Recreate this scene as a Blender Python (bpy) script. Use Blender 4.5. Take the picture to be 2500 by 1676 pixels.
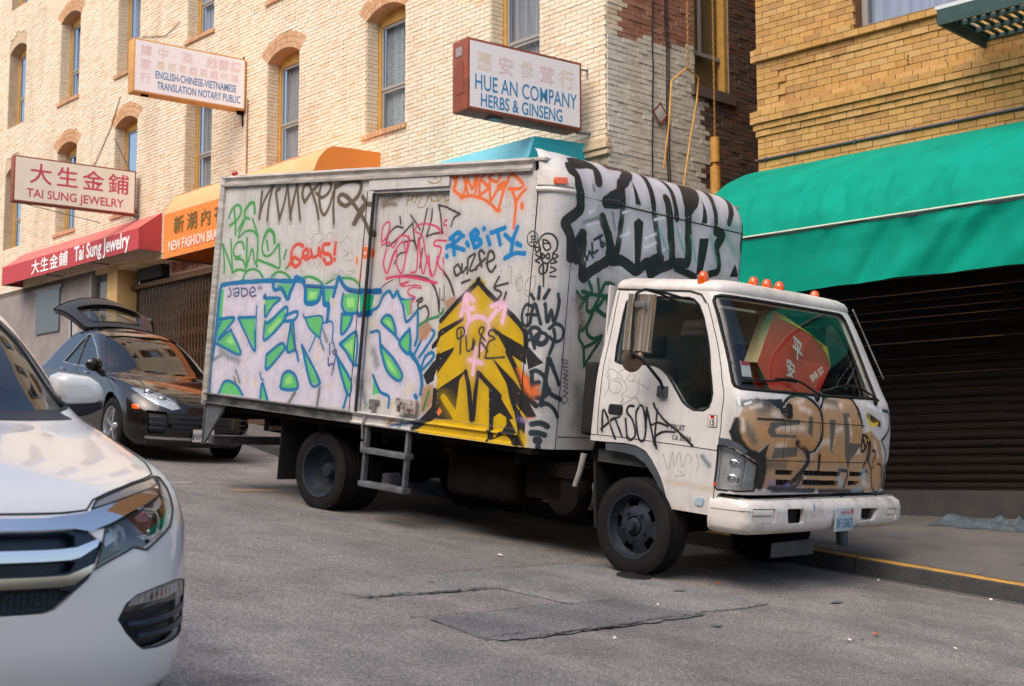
import bpy, bmesh, math, random
import numpy as np
from mathutils import Vector, Matrix
from mathutils.geometry import delaunay_2d_cdt

sc = bpy.context.scene
for o in list(bpy.data.objects):
    bpy.data.objects.remove(o)

# ---------------------------------------------------------------- camera
camd = bpy.data.cameras.new('camera'); cam = bpy.data.objects.new('camera', camd)
sc.collection.objects.link(cam); sc.camera = cam
camd.sensor_width = 36.0; camd.lens = 46.58; camd.clip_start = 0.05; camd.clip_end = 800
cam.matrix_world = Matrix.Rotation(0.0013, 4, 'Y') @ Matrix.Rotation(math.pi / 2 + 0.099, 4, 'X')
camd.dof.use_dof = True; camd.dof.focus_distance = 11.5; camd.dof.aperture_fstop = 4.5

# ---------------------------------------------------------------- light
W = bpy.data.worlds.new('World'); sc.world = W; W.use_nodes = True
nt = W.node_tree; nt.nodes.clear()
SUN_EL, SUN_AZ = math.radians(52), math.radians(-146)      # azimuth clockwise from +Y (seen from above)
sky = nt.nodes.new('ShaderNodeTexSky'); sky.sky_type = 'NISHITA'; sky.sun_disc = False
sky.sun_elevation = SUN_EL; sky.sun_rotation = SUN_AZ; sky.air_density = 1.0; sky.dust_density = 4.0; sky.ozone_density = 0.6
bg = nt.nodes.new('ShaderNodeBackground'); bg.inputs['Strength'].default_value = 0.15
wo = nt.nodes.new('ShaderNodeOutputWorld')
nt.links.new(sky.outputs[0], bg.inputs['Color']); nt.links.new(bg.outputs[0], wo.inputs['Surface'])
sl = bpy.data.lights.new('sun', 'SUN'); sl.energy = 1.1; sl.angle = math.radians(60); sl.color = (1.0, 0.94, 0.87)
sun = bpy.data.objects.new('sun', sl); sc.collection.objects.link(sun)
sd = Vector((math.sin(SUN_AZ) * math.cos(SUN_EL), math.cos(SUN_AZ) * math.cos(SUN_EL), math.sin(SUN_EL)))
sun.rotation_euler = sd.to_track_quat('Z', 'Y').to_euler(); sun.location = sd * 60
vs = sc.view_settings; vs.view_transform = 'Standard'; vs.look = 'None'; vs.exposure = 0.70; vs.gamma = 1.0
vs.use_curve_mapping = False

RND = random.Random(7)
K = {}


def srgb(r, g, b):
    def f(c):
        c /= 255.0
        return c / 12.92 if c < 0.04045 else ((c + 0.055) / 1.055) ** 2.4
    return (f(r), f(g), f(b))


# ---------------------------------------------------------------- materials
def newmat(name):
    m = bpy.data.materials.new(name); m.use_nodes = True
    n = m.node_tree.nodes; n.clear()
    out = n.new('ShaderNodeOutputMaterial'); b = n.new('ShaderNodeBsdfPrincipled')
    m.node_tree.links.new(b.outputs[0], out.inputs[0])
    return m, n, m.node_tree.links, b


def noise(n, l, scale, detail=4, rough=0.6, coord='Object', vec=None, stretch=None):
    if vec is None:
        tc = n.new('ShaderNodeTexCoord'); vec = tc.outputs[coord]
    if stretch:
        mp = n.new('ShaderNodeMapping'); mp.inputs['Scale'].default_value = stretch
        l.new(vec, mp.inputs['Vector']); vec = mp.outputs[0]
    t = n.new('ShaderNodeTexNoise'); t.inputs['Scale'].default_value = scale
    t.inputs['Detail'].default_value = detail; t.inputs['Roughness'].default_value = rough
    l.new(vec, t.inputs['Vector'])
    return t


def ramp(n, l, src, stops):
    r = n.new('ShaderNodeValToRGB'); e = r.color_ramp.elements
    e[0].position, e[0].color = stops[0][0], (*stops[0][1], 1)
    e[1].position, e[1].color = stops[-1][0], (*stops[-1][1], 1)
    for p, c in stops[1:-1]:
        k = e.new(p); k.color = (*c, 1)
    l.new(src, r.inputs[0])
    return r


def mixc(n, l, fac, a, b, mode='MIX'):
    m = n.new('ShaderNodeMix'); m.data_type = 'RGBA'; m.blend_type = mode
    if isinstance(fac, (int, float)):
        m.inputs[0].default_value = fac
    else:
        l.new(fac, m.inputs[0])
    for i, x in ((6, a), (7, b)):
        if isinstance(x, tuple):
            m.inputs[i].default_value = (*x[:3], 1)
        else:
            l.new(x, m.inputs[i])
    return m.outputs[2]


def bump(n, l, b, h, strength=0.3, dist=0.01, prev=None):
    k = n.new('ShaderNodeBump'); k.inputs['Strength'].default_value = strength; k.inputs['Distance'].default_value = dist
    l.new(h, k.inputs['Height'])
    if prev is not None:
        l.new(prev, k.inputs['Normal'])
    l.new(k.outputs[0], b.inputs['Normal'])
    return k.outputs[0]


def mat(name, col, rough=0.6, metal=0.0, col2=None, scale=4.0, lo=0.35, hi=0.7, bmp=0.0, bscale=60.0, bdist=0.004,
        coat=0.0, spec=0.5, stretch=None, fine=None, emit=0.0, alpha=1.0):
    m, n, l, b = newmat(name)
    b.inputs['Roughness'].default_value = rough; b.inputs['Metallic'].default_value = metal
    b.inputs['Coat Weight'].default_value = coat; b.inputs['Coat Roughness'].default_value = 0.03
    b.inputs['Specular IOR Level'].default_value = spec
    c = (*col, 1)
    if col2 is not None:
        t = noise(n, l, scale, 6, 0.65, stretch=stretch)
        r = ramp(n, l, t.outputs['Fac'], [(lo, col), (hi, col2)])
        co = r.outputs[0]
        if fine:
            t2 = noise(n, l, fine[0], 3, 0.7)
            r2 = ramp(n, l, t2.outputs['Fac'], [(0.3, (1 - fine[1],) * 3), (0.7, (1 + fine[1] * 0.4,) * 3)])
            co = mixc(n, l, 1.0, co, r2.outputs[0], 'MULTIPLY')
        l.new(co, b.inputs['Base Color'])
    else:
        b.inputs['Base Color'].default_value = c
    if bmp:
        t = noise(n, l, bscale, 4, 0.6); bump(n, l, b, t.outputs['Fac'], bmp, bdist)
    if emit:
        b.inputs['Emission Color'].default_value = c; b.inputs['Emission Strength'].default_value = emit
    K[name] = m
    return m


def glass_mat(name, tint, gloss=1.0, ior=1.5, rough=0.01, mixk=0.0):
    """thin pane: tinted see-through plus mirror reflection"""
    m = bpy.data.materials.new(name); m.use_nodes = True
    n = m.node_tree.nodes; l = m.node_tree.links; n.clear()
    out = n.new('ShaderNodeOutputMaterial'); mx = n.new('ShaderNodeMixShader')
    tr = n.new('ShaderNodeBsdfTransparent'); tr.inputs[0].default_value = (*tint, 1)
    gl = n.new('ShaderNodeBsdfGlossy'); gl.inputs['Roughness'].default_value = rough; gl.inputs[0].default_value = (gloss,) * 3 + (1,)
    fr = n.new('ShaderNodeFresnel'); fr.inputs[0].default_value = ior
    ge = n.new('ShaderNodeNewGeometry'); mi = n.new('ShaderNodeMapRange'); mi.inputs['To Min'].default_value = ior; mi.inputs['To Max'].default_value = 1 / ior
    l.new(ge.outputs['Backfacing'], mi.inputs['Value']); l.new(mi.outputs[0], fr.inputs[0])
    ad = n.new('ShaderNodeMath'); ad.operation = 'ADD'; ad.inputs[1].default_value = mixk; ad.use_clamp = True
    l.new(fr.outputs[0], ad.inputs[0]); l.new(ad.outputs[0], mx.inputs[0]); l.new(tr.outputs[0], mx.inputs[1]); l.new(gl.outputs[0], mx.inputs[2])
    l.new(mx.outputs[0], out.inputs[0]); K[name] = m
    return m


# ---------------------------------------------------------------- objects
def link(o, parent=None):
    sc.collection.objects.link(o)
    if parent is not None:
        o.parent = parent
    return o


def meta(o, label=None, cat=None, group=None, kind=None):
    if label: o['label'] = label
    if cat: o['category'] = cat
    if group: o['group'] = group
    if kind: o['kind'] = kind
    return o


def thing(name, label, cat, M=None, group=None, kind=None):
    o = bpy.data.objects.new(name, None); o.empty_display_size = 0.2
    link(o)
    if M is not None:
        o.matrix_world = M
    return meta(o, label, cat, group, kind)


def mesh_obj(name, V, F, m, parent=None, smooth=None, uv=None, M=None):
    me = bpy.data.meshes.new(name)
    me.from_pydata([tuple(map(float, v)) for v in V], [], [tuple(map(int, f)) for f in F]); me.validate(); me.update()
    if uv is not None:
        lay = me.uv_layers.new(name='UVMap')
        idx = np.empty(len(me.loops), int); me.loops.foreach_get('vertex_index', idx)
        lay.data.foreach_set('uv', np.asarray(uv, float)[idx].ravel())
    for x in (m if isinstance(m, (list, tuple)) else [m]):
        me.materials.append(x)
    if smooth is not None:
        for p in me.polygons: p.use_smooth = True
        me.set_sharp_from_angle(angle=math.radians(smooth))
    o = bpy.data.objects.new(name, me); link(o, parent)
    if M is not None:
        o.matrix_local = M
    return o


class MB:
    """collects shapes into one mesh"""
    def __init__(s): s.V = []; s.F = []; s.mi = []

    def add(s, V, F, mi=0):
        k = len(s.V); s.V += [tuple(v) for v in V]; s.F += [tuple(i + k for i in f) for f in F]; s.mi += [mi] * len(F)
        return s

    def box(s, a, b, M=None, mi=0):
        x0, y0, z0 = a; x1, y1, z1 = b
        V = [(x0, y0, z0), (x1, y0, z0), (x1, y1, z0), (x0, y1, z0), (x0, y0, z1), (x1, y0, z1), (x1, y1, z1), (x0, y1, z1)]
        if M is not None:
            V = [tuple(M @ Vector(v)) for v in V]
        return s.add(V, [(0, 3, 2, 1), (4, 5, 6, 7), (0, 1, 5, 4), (1, 2, 6, 5), (2, 3, 7, 6), (3, 0, 4, 7)], mi)

    def tube(s, P, r, seg=8, closed=False, mi=0):
        P = [Vector(p) for p in P]; n = len(P); rr = r if isinstance(r, (list, tuple)) else [r] * n
        V = []; F = []; up = None
        for i, p in enumerate(P):
            if closed:
                d = P[(i + 1) % n] - P[i - 1]
            else:
                d = P[min(i + 1, n - 1)] - P[max(i - 1, 0)]
            d.normalize()
            if up is None:
                up = Vector((0, 0, 1)) if abs(d.z) < 0.9 else Vector((1, 0, 0))
            x = d.cross(up)
            if x.length < 1e-4: x = d.orthogonal()
            x.normalize(); y = x.cross(d).normalized(); up = y
            for k in range(seg):
                a = 2 * math.pi * k / seg
                V.append(p + (x * math.cos(a) + y * math.sin(a)) * rr[i])
        m = n if closed else n - 1
        for i in range(m):
            j = (i + 1) % n
            for k in range(seg):
                F.append((i * seg + k, i * seg + (k + 1) % seg, j * seg + (k + 1) % seg, j * seg + k))
        if not closed:
            F.append(tuple(range(seg))[::-1]); F.append(tuple((n - 1) * seg + k for k in range(seg)))
        return s.add(V, F, mi)

    def lathe(s, prof, axis='y', c=(0, 0, 0), seg=40, mi=0, cap=False):
        V = []; F = []; n = len(prof)
        for k in range(seg):
            a = 2 * math.pi * k / seg; ca, sa = math.cos(a), math.sin(a)
            for (r, h) in prof:
                if axis == 'y': V.append((c[0] + r * ca, c[1] + h, c[2] + r * sa))
                elif axis == 'z': V.append((c[0] + r * ca, c[1] + r * sa, c[2] + h))
                else: V.append((c[0] + h, c[1] + r * ca, c[2] + r * sa))
        for k in range(seg):
            for i in range(n - 1):
                a = k * n + i; b = ((k + 1) % seg) * n + i
                F.append((a, b, b + 1, a + 1))
        return s.add(V, F, mi)

    def sphere(s, c, r, seg=10, rings=6, sc_=(1, 1, 1), mi=0):
        V = []; F = []
        for i in range(rings + 1):
            th = math.pi * i / rings
            for k in range(seg):
                a = 2 * math.pi * k / seg
                V.append((c[0] + r * sc_[0] * math.sin(th) * math.cos(a), c[1] + r * sc_[1] * math.sin(th) * math.sin(a), c[2] + r * sc_[2] * math.cos(th)))
        for i in range(rings):
            for k in range(seg):
                F.append((i * seg + k, (i + 1) * seg + k, (i + 1) * seg + (k + 1) % seg, i * seg + (k + 1) % seg))
        return s.add(V, F, mi)

    def build(s, name, m, parent=None, smooth=None, M=None, bevel=0.0, bseg=2):
        o = mesh_obj(name, s.V, s.F, m, parent, None, None, M)
        me = o.data
        if isinstance(m, (list, tuple)) and len(m) > 1:
            me.polygons.foreach_set('material_index', s.mi)
        bm = bmesh.new(); bm.from_mesh(me)
        bmesh.ops.remove_doubles(bm, verts=bm.verts, dist=1e-5)
        bmesh.ops.recalc_face_normals(bm, faces=bm.faces)
        if bevel:
            ed = [e for e in bm.edges if len(e.link_faces) == 2 and e.calc_face_angle(0) > 0.5]
            bmesh.ops.bevel(bm, geom=ed, offset=bevel, segments=bseg, affect='EDGES', profile=0.6)
        bm.to_mesh(me); bm.free()
        if bevel and smooth is None: smooth = 40
        if smooth is not None:
            for p in me.polygons: p.use_smooth = True
            me.set_sharp_from_angle(angle=math.radians(smooth))
        return o


def box(name, a, b, m, parent=None, bevel=0.0, M=None):
    return MB().box(a, b).build(name, m, parent, bevel=bevel, M=M)


def in_poly(px, py, poly):
    poly = np.asarray(poly, float); x0, y0 = poly[:, 0], poly[:, 1]; x1, y1 = np.roll(x0, -1), np.roll(y0, -1)
    c = np.zeros(np.shape(px), bool)
    for a, b, cc, d in zip(x0, y0, x1, y1):
        if b == d: continue
        t = ((b > py) != (d > py)) & (px < (cc - a) * (py - b) / (d - b) + a)
        c ^= t
    return c


def densify(poly, step):
    out = []
    n = len(poly)
    for i in range(n):
        a = np.array(poly[i], float); b = np.array(poly[(i + 1) % n], float)
        k = max(1, int(math.ceil(np.hypot(*(b - a)) / step)))
        for j in range(k):
            out.append(tuple(a + (b - a) * j / k))
    return out


def rounded(poly, r=0.02, k=3):
    """round the corners of a polygon"""
    out = []; n = len(poly)
    for i in range(n):
        p = np.array(poly[i], float); a = np.array(poly[i - 1], float); b = np.array(poly[(i + 1) % n], float)
        da, db = a - p, b - p; la, lb = np.hypot(*da), np.hypot(*db); q = min(r, la * 0.45, lb * 0.45)
        s = p + da / la * q; e = p + db / lb * q
        for j in range(k + 1):
            t = j / k; out.append(tuple((1 - t) ** 2 * s + 2 * t * (1 - t) * p + t * t * e))
    return out


def snormal(S, t, s, e=2e-3):
    a = S(t + e, s) - S(t - e, s); b = S(t, s + e) - S(t, s - e)
    n = np.cross(a, b); L = np.linalg.norm(n, axis=-1, keepdims=True); L[L < 1e-12] = 1
    return n / L


def panel(name, S, outline, m, parent, holes=(), step=0.07, off=0.0, depth=0.02, uv=None, smooth=38, dish=0.0, off_lo=None):
    """a sheet cut out of a curved skin: outline and holes in skin coordinates, with its edges turned inwards by depth"""
    loops = [densify(outline, step)] + [densify(h, step) for h in holes]
    V = []; E = []
    for lp in loops:
        k = len(V); V += lp; E += [(k + i, k + (i + 1) % len(lp)) for i in range(len(lp))]
    nb = len(V); B = np.array(V)
    mn, mx = B.min(0), B.max(0)
    gx, gy = np.meshgrid(np.arange(mn[0] + step * 0.5, mx[0], step), np.arange(mn[1] + step * 0.5, mx[1], step))
    gx, gy = gx.ravel(), gy.ravel()
    ok = in_poly(gx, gy, loops[0])
    for h in loops[1:]: ok &= ~in_poly(gx, gy, h)
    gx, gy = gx[ok], gy[ok]
    if len(gx):
        d = np.full(len(gx), 9.0)
        for i in range(0, nb):
            d = np.minimum(d, np.hypot(gx - B[i, 0], gy - B[i, 1]))
        ok = d > step * 0.45; gx, gy = gx[ok], gy[ok]
        V += list(zip(gx, gy))
    r = delaunay_2d_cdt([Vector((float(a), float(b))) for a, b in V], E, [], 0, 1e-6)
    P2 = np.array([tuple(v) for v in r[0]]); T = [tuple(f) for f in r[2]]
    c = np.array([P2[list(f)].mean(0) for f in T])
    ok = in_poly(c[:, 0], c[:, 1], loops[0])
    for h in loops[1:]: ok &= ~in_poly(c[:, 0], c[:, 1], h)
    T = [f for f, o_ in zip(T, ok) if o_]
    P = S(P2[:, 0], P2[:, 1]); N = snormal(S, P2[:, 0], P2[:, 1])
    o_ = off
    if dish:
        d = np.full(len(P2), 9.0)
        for i in range(nb): d = np.minimum(d, np.hypot(P2[:, 0] - B[i, 0], P2[:, 1] - B[i, 1]))
        o_ = (off + dish * np.clip(d / (abs(dish) * 2 + 1e-6), 0, 1))[:, None]
    Q = P + N * o_
    F = list(T); Vt = list(Q); UV = list(P2); nmain = len(Vt)
    if depth:
        cnt = set()
        for f in T:
            for i in range(3): cnt.add((f[i], f[(i + 1) % 3]))
        mp = {}; mq = {}
        for (a, b) in cnt:
            if (b, a) not in cnt:
                for v in (a, b):
                    if v not in mp:
                        mq[v] = len(Vt); Vt.append(Q[v]); UV.append(P2[v])
                        mp[v] = len(Vt); Vt.append(P[v] + N[v] * (off - depth)); UV.append(P2[v])
                F.append((mq[b], mq[a], mp[a], mp[b]))
    uvv = None
    if uv is not None:
        U = np.array(UV); uvv = np.stack([(U[:, 0] - uv[0]) / (uv[1] - uv[0]), (U[:, 1] - uv[2]) / (uv[3] - uv[2])], 1)
    ob = mesh_obj(name, Vt, F, m, parent, smooth, uvv)
    if smooth is not None and not dish and len(ob.data.vertices) == len(Vt):
        NN = np.zeros((len(Vt), 3)); NN[:nmain] = N       # true normals of the skin, so that reflections run smoothly
        ob.data.normals_split_custom_set_from_vertices([tuple(map(float, v)) for v in NN])
    return ob


def ribbon(mb, S, line, r, off=0.002, step=0.05, mi=0, seg=6):
    pts = []
    for i in range(len(line) - 1):
        a = np.array(line[i], float); b = np.array(line[i + 1], float); k = max(1, int(np.hypot(*(b - a)) / step))
        for j in range(k): pts.append(a + (b - a) * j / k)
    pts.append(np.array(line[-1], float)); q = np.array(pts)
    P = S(q[:, 0], q[:, 1]) + snormal(S, q[:, 0], q[:, 1]) * off
    mb.tube([tuple(p) for p in P], r, seg, mi=mi)


def text(name, body, m, parent, M, size, xs=1.0, bold=0.0, ext=0.002, align='LEFT', spacing=1.0, shear=0.0):
    cu = bpy.data.curves.new(name, 'FONT'); cu.body = body; cu.size = size; cu.offset = bold * size; cu.extrude = ext
    cu.align_x = align; cu.space_character = spacing; cu.shear = shear; cu.resolution_u = 3
    o = bpy.data.objects.new(name, cu); sc.collection.objects.link(o)
    dg = bpy.context.evaluated_depsgraph_get(); dg.update()
    me = bpy.data.meshes.new_from_object(o.evaluated_get(dg)); bpy.data.objects.remove(o)
    me.name = name; me.materials.clear(); me.materials.append(m)
    ob = bpy.data.objects.new(name, me); link(ob, parent)
    ob.matrix_local = M @ Matrix.Diagonal((xs, 1, 1, 1))
    return ob


def frame(o, x, y):
    """matrix with origin o, x axis and (orthonormalised) y axis, z = x cross y"""
    x = Vector(x).normalized(); z = x.cross(Vector(y)).normalized(); y = z.cross(x)
    M = Matrix.Identity(4)
    for i in range(3):
        M[i][0] = x[i]; M[i][1] = y[i]; M[i][2] = z[i]; M[i][3] = o[i]
    return M

# ---------------------------------------------------------------- parametric surfaces (numpy)
TL, TWD, TH, TC = 4.31, 2.79, 2.29, 0.214      # cargo box: length of the side panel, width, side height, corner radius
NT, NR = 2.40, 0.34                            # nose: top height and top radius
HG = 0.844                                     # box floor above the road


def crom(x, xs, ys):
    """smooth interpolation through table points (monotone cubic)"""
    xs = np.asarray(xs, float); ys = np.asarray(ys, float)
    h = np.diff(xs); d = np.diff(ys) / h
    m = np.zeros(len(xs)); m[0] = d[0]; m[-1] = d[-1]
    for i in range(1, len(xs) - 1):
        if d[i - 1] * d[i] > 0:
            w1 = 2 * h[i] + h[i - 1]; w2 = h[i] + 2 * h[i - 1]
            m[i] = (w1 + w2) / (w1 / d[i - 1] + w2 / d[i])
    x = np.clip(np.asarray(x, float), xs[0], xs[-1])
    i = np.clip(np.searchsorted(xs, x) - 1, 0, len(xs) - 2)
    t = (x - xs[i]) / h[i]
    return ((2 * t**3 - 3 * t**2 + 1) * ys[i] + (t**3 - 2 * t**2 + t) * h[i] * m[i]
            + (-2 * t**3 + 3 * t**2) * ys[i + 1] + (t**3 - t**2) * h[i] * m[i + 1])


def nose(t, w):
    """cargo box skin: near side (t<TL), rounded corner, front, far corner"""
    t = np.asarray(t, float); w = np.asarray(w, float)
    a1 = TC * math.pi / 2; fr = TWD - 2 * TC
    u = np.where(t < TL, t, 0.0); v = np.zeros_like(u)
    q = np.clip((t - TL) / TC, 0, math.pi / 2)
    u = np.where(t >= TL, TL + TC * np.sin(q), u); v = np.where(t >= TL, TC - TC * np.cos(q), v)
    g = np.clip(t - TL - a1, 0, fr); v = v + g
    q2 = np.clip((t - TL - a1 - fr) / TC, 0, math.pi / 2)
    u = u - (TC - TC * np.cos(q2)); v = v + TC * np.sin(q2)
    u = np.where(t > TL + 2 * a1 + fr, TL - (t - TL - 2 * a1 - fr), u)
    x = np.clip((w - (NT - NR)) / NR, 0, 1)
    sb = NR * (1 - np.sqrt(np.maximum(0, 1 - x * x)))
    fac = np.clip((t - TL + 0.1) / 0.3, 0, 1)
    u = u - sb * fac
    k = 0.30 * fac
    v = v + sb * k * np.clip(1 - v / (TWD / 2), -1, 1)
    return np.stack([u, v, w], -1)


# reference superellipse arc tables
def sup_table(n, half, depth, N=721):
    ph = np.linspace(0, math.pi, N)
    y = -half * np.sign(np.cos(ph)) * np.abs(np.cos(ph)) ** (2 / n)
    x = depth * np.abs(np.sin(ph)) ** (2 / n)
    s = np.concatenate([[0], np.cumsum(np.hypot(np.diff(y), np.diff(x)))])
    return ph, s


class Ring:
    """body made of horizontal rings. rows: (w, uF, uB, vmid, half, depthF, depthB)
    params: t along the ring from the near rear corner forward round the front, s = row arc length"""
    def __init__(self, rows, n=4.0, nb=4.0, closed=False):
        r = np.array(rows, float); self.r = r; self.n = n; self.nb = nb; self.closed = closed
        self.s = np.concatenate([[0], np.cumsum(np.hypot(np.diff(r[:, 0]), np.diff(r[:, 1])))])
        i = int(np.argmax(r[:, 4])); self.ref = r[i]
        self.ph, self.al = sup_table(n, r[i, 4], r[i, 5])
        self.phb, self.alb = sup_table(nb, r[i, 4], r[i, 6])
        self.Ls = (r[i, 1] - r[i, 5]) - (r[i, 2] + r[i, 6]); self.A = self.al[-1]; self.B = self.alb[-1]
        self.tot = 2 * self.Ls + self.A + (self.B if closed else 0)
        self.S = self.s[-1]

    def row(self, s):
        return [crom(s, self.s, self.r[:, k]) for k in range(7)]

    def __call__(self, t, s):
        t = np.asarray(t, float); s = np.asarray(s, float)
        w, uF, uB, vm, hf, dF, dB = self.row(s)
        uc = uF - dF; ub = uB + dB
        ne = np.clip(t / self.Ls, 0, 1)
        u = ub + (uc - ub) * ne; v = -hf
        x = np.clip(t - self.Ls, 0, self.A); ph = np.interp(x, self.al, self.ph)
        inf = (t > self.Ls) & (t < self.Ls + self.A)
        vf = -hf * np.sign(np.cos(ph)) * np.abs(np.cos(ph)) ** (2 / self.n)
        uf = uc + dF * np.abs(np.sin(ph)) ** (2 / self.n)
        u = np.where(inf, uf, u); v = np.where(inf, vf, v)
        far = t >= self.Ls + self.A
        fe = np.clip((t - self.Ls - self.A) / self.Ls, 0, 1)
        u = np.where(far, uc + (ub - uc) * fe, u); v = np.where(far, hf, v)
        if self.closed:
            x = t - 2 * self.Ls - self.A; ph = np.interp(np.clip(x, 0, self.B), self.alb, self.phb)
            inb = x > 0
            u = np.where(inb, ub - dB * np.abs(np.sin(ph)) ** (2 / self.nb), u)
            v = np.where(inb, hf * np.sign(np.cos(ph)) * np.abs(np.cos(ph)) ** (2 / self.nb), v)
        return np.stack([u, v + vm, w + 0 * u], -1)


# delivery truck cab (w measured from the box floor level)
CAB = Ring([
    (-0.32, 6.239, 4.86, 1.362, 1.133, 0.284, 0.02),
    (-0.20, 6.279, 4.86, 1.362, 1.143, 0.284, 0.02),
    (0.00, 6.309, 4.86, 1.362, 1.148, 0.284, 0.02),
    (0.30, 6.319, 4.86, 1.362, 1.143, 0.284, 0.02),
    (0.55, 6.289, 4.86, 1.362, 1.133, 0.284, 0.02),
    (0.64, 6.242, 4.86, 1.362, 1.123, 0.284, 0.02),
    (0.95, 6.093, 4.87, 1.362, 1.063, 0.244, 0.02),
    (1.26, 5.934, 4.88, 1.362, 1.008, 0.224, 0.02),
    (1.31, 5.904, 4.89, 1.362, 0.998, 0.224, 0.02),
], n=5.16)

# white crossover, origin on the road below the front bumper
WCAR = Ring([
    (0.198, -0.094, -4.360, 0.000, 0.978, 0.834, 0.417),
    (0.250, -0.042, -4.422, 0.000, 0.995, 0.834, 0.417),
    (0.417, 0.000, -4.464, 0.000, 0.995, 0.834, 0.417),
    (0.626, -0.021, -4.443, 0.000, 1.001, 0.834, 0.417),
    (0.772, -0.052, -4.422, 0.000, 0.998, 0.834, 0.438),
    (0.866, -0.104, -4.401, 0.000, 0.989, 0.834, 0.438),
    (0.939, -0.198, -4.381, 0.000, 0.969, 0.814, 0.438),
    (0.986, -0.375, -4.360, 0.000, 0.942, 0.751, 0.438),
    (1.027, -0.626, -4.328, 0.000, 0.913, 0.647, 0.438),
    (1.064, -0.876, -4.297, 0.000, 0.894, 0.521, 0.438),
    (1.106, -1.168, -4.255, 0.000, 0.871, 0.417, 0.438),
    (1.137, -1.252, -4.224, 0.000, 0.860, 0.417, 0.438),
    (1.356, -1.627, -4.068, 0.000, 0.787, 0.375, 0.375),
    (1.544, -2.013, -3.901, 0.000, 0.714, 0.355, 0.355),
    (1.627, -2.295, -3.755, 0.000, 0.635, 0.334, 0.334),
    (1.669, -2.712, -3.442, 0.000, 0.427, 0.261, 0.261),
], n=2.6, nb=3.5, closed=True)

# dark luxury crossover
BCAR = Ring([
    (0.20, -0.12, -4.56, 0, 0.86, 0.75, 0.40),
    (0.30, -0.03, -4.66, 0, 0.94, 0.75, 0.40),
    (0.45, 0.00, -4.70, 0, 0.962, 0.75, 0.40),
    (0.62, -0.03, -4.68, 0, 0.962, 0.75, 0.45),
    (0.75, -0.12, -4.66, 0, 0.955, 0.75, 0.45),
    (0.86, -0.27, -4.63, 0, 0.935, 0.72, 0.45),
    (0.945, -0.56, -4.60, 0, 0.915, 0.62, 0.45),
    (1.01, -0.95, -4.56, 0, 0.905, 0.50, 0.45),
    (1.05, -1.35, -4.50, 0, 0.880, 0.42, 0.45),
    (1.08, -1.45, -4.46, 0, 0.860, 0.42, 0.42),
    (1.30, -1.82, -4.20, 0, 0.760, 0.40, 0.40),
    (1.50, -2.22, -3.90, 0, 0.670, 0.36, 0.40),
    (1.60, -2.55, -3.65, 0, 0.590, 0.34, 0.36),
    (1.65, -2.95, -3.35, 0, 0.400, 0.28, 0.28),
], n=2.7, nb=3.5, closed=True)

# truck bumper (w measured from the box floor level)
BMP = Ring([
    (-0.418, 6.33, 6.02, 1.375, 1.14, 0.18, 0.01),
    (-0.400, 6.37, 6.02, 1.375, 1.165, 0.20, 0.01),
    (-0.34, 6.40, 6.02, 1.375, 1.18, 0.20, 0.01),
    (-0.25, 6.40, 6.02, 1.375, 1.18, 0.20, 0.01),
    (-0.20, 6.38, 6.02, 1.375, 1.17, 0.20, 0.01),
    (-0.175, 6.33, 6.02, 1.375, 1.14, 0.18, 0.01),
], n=7.0)

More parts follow.
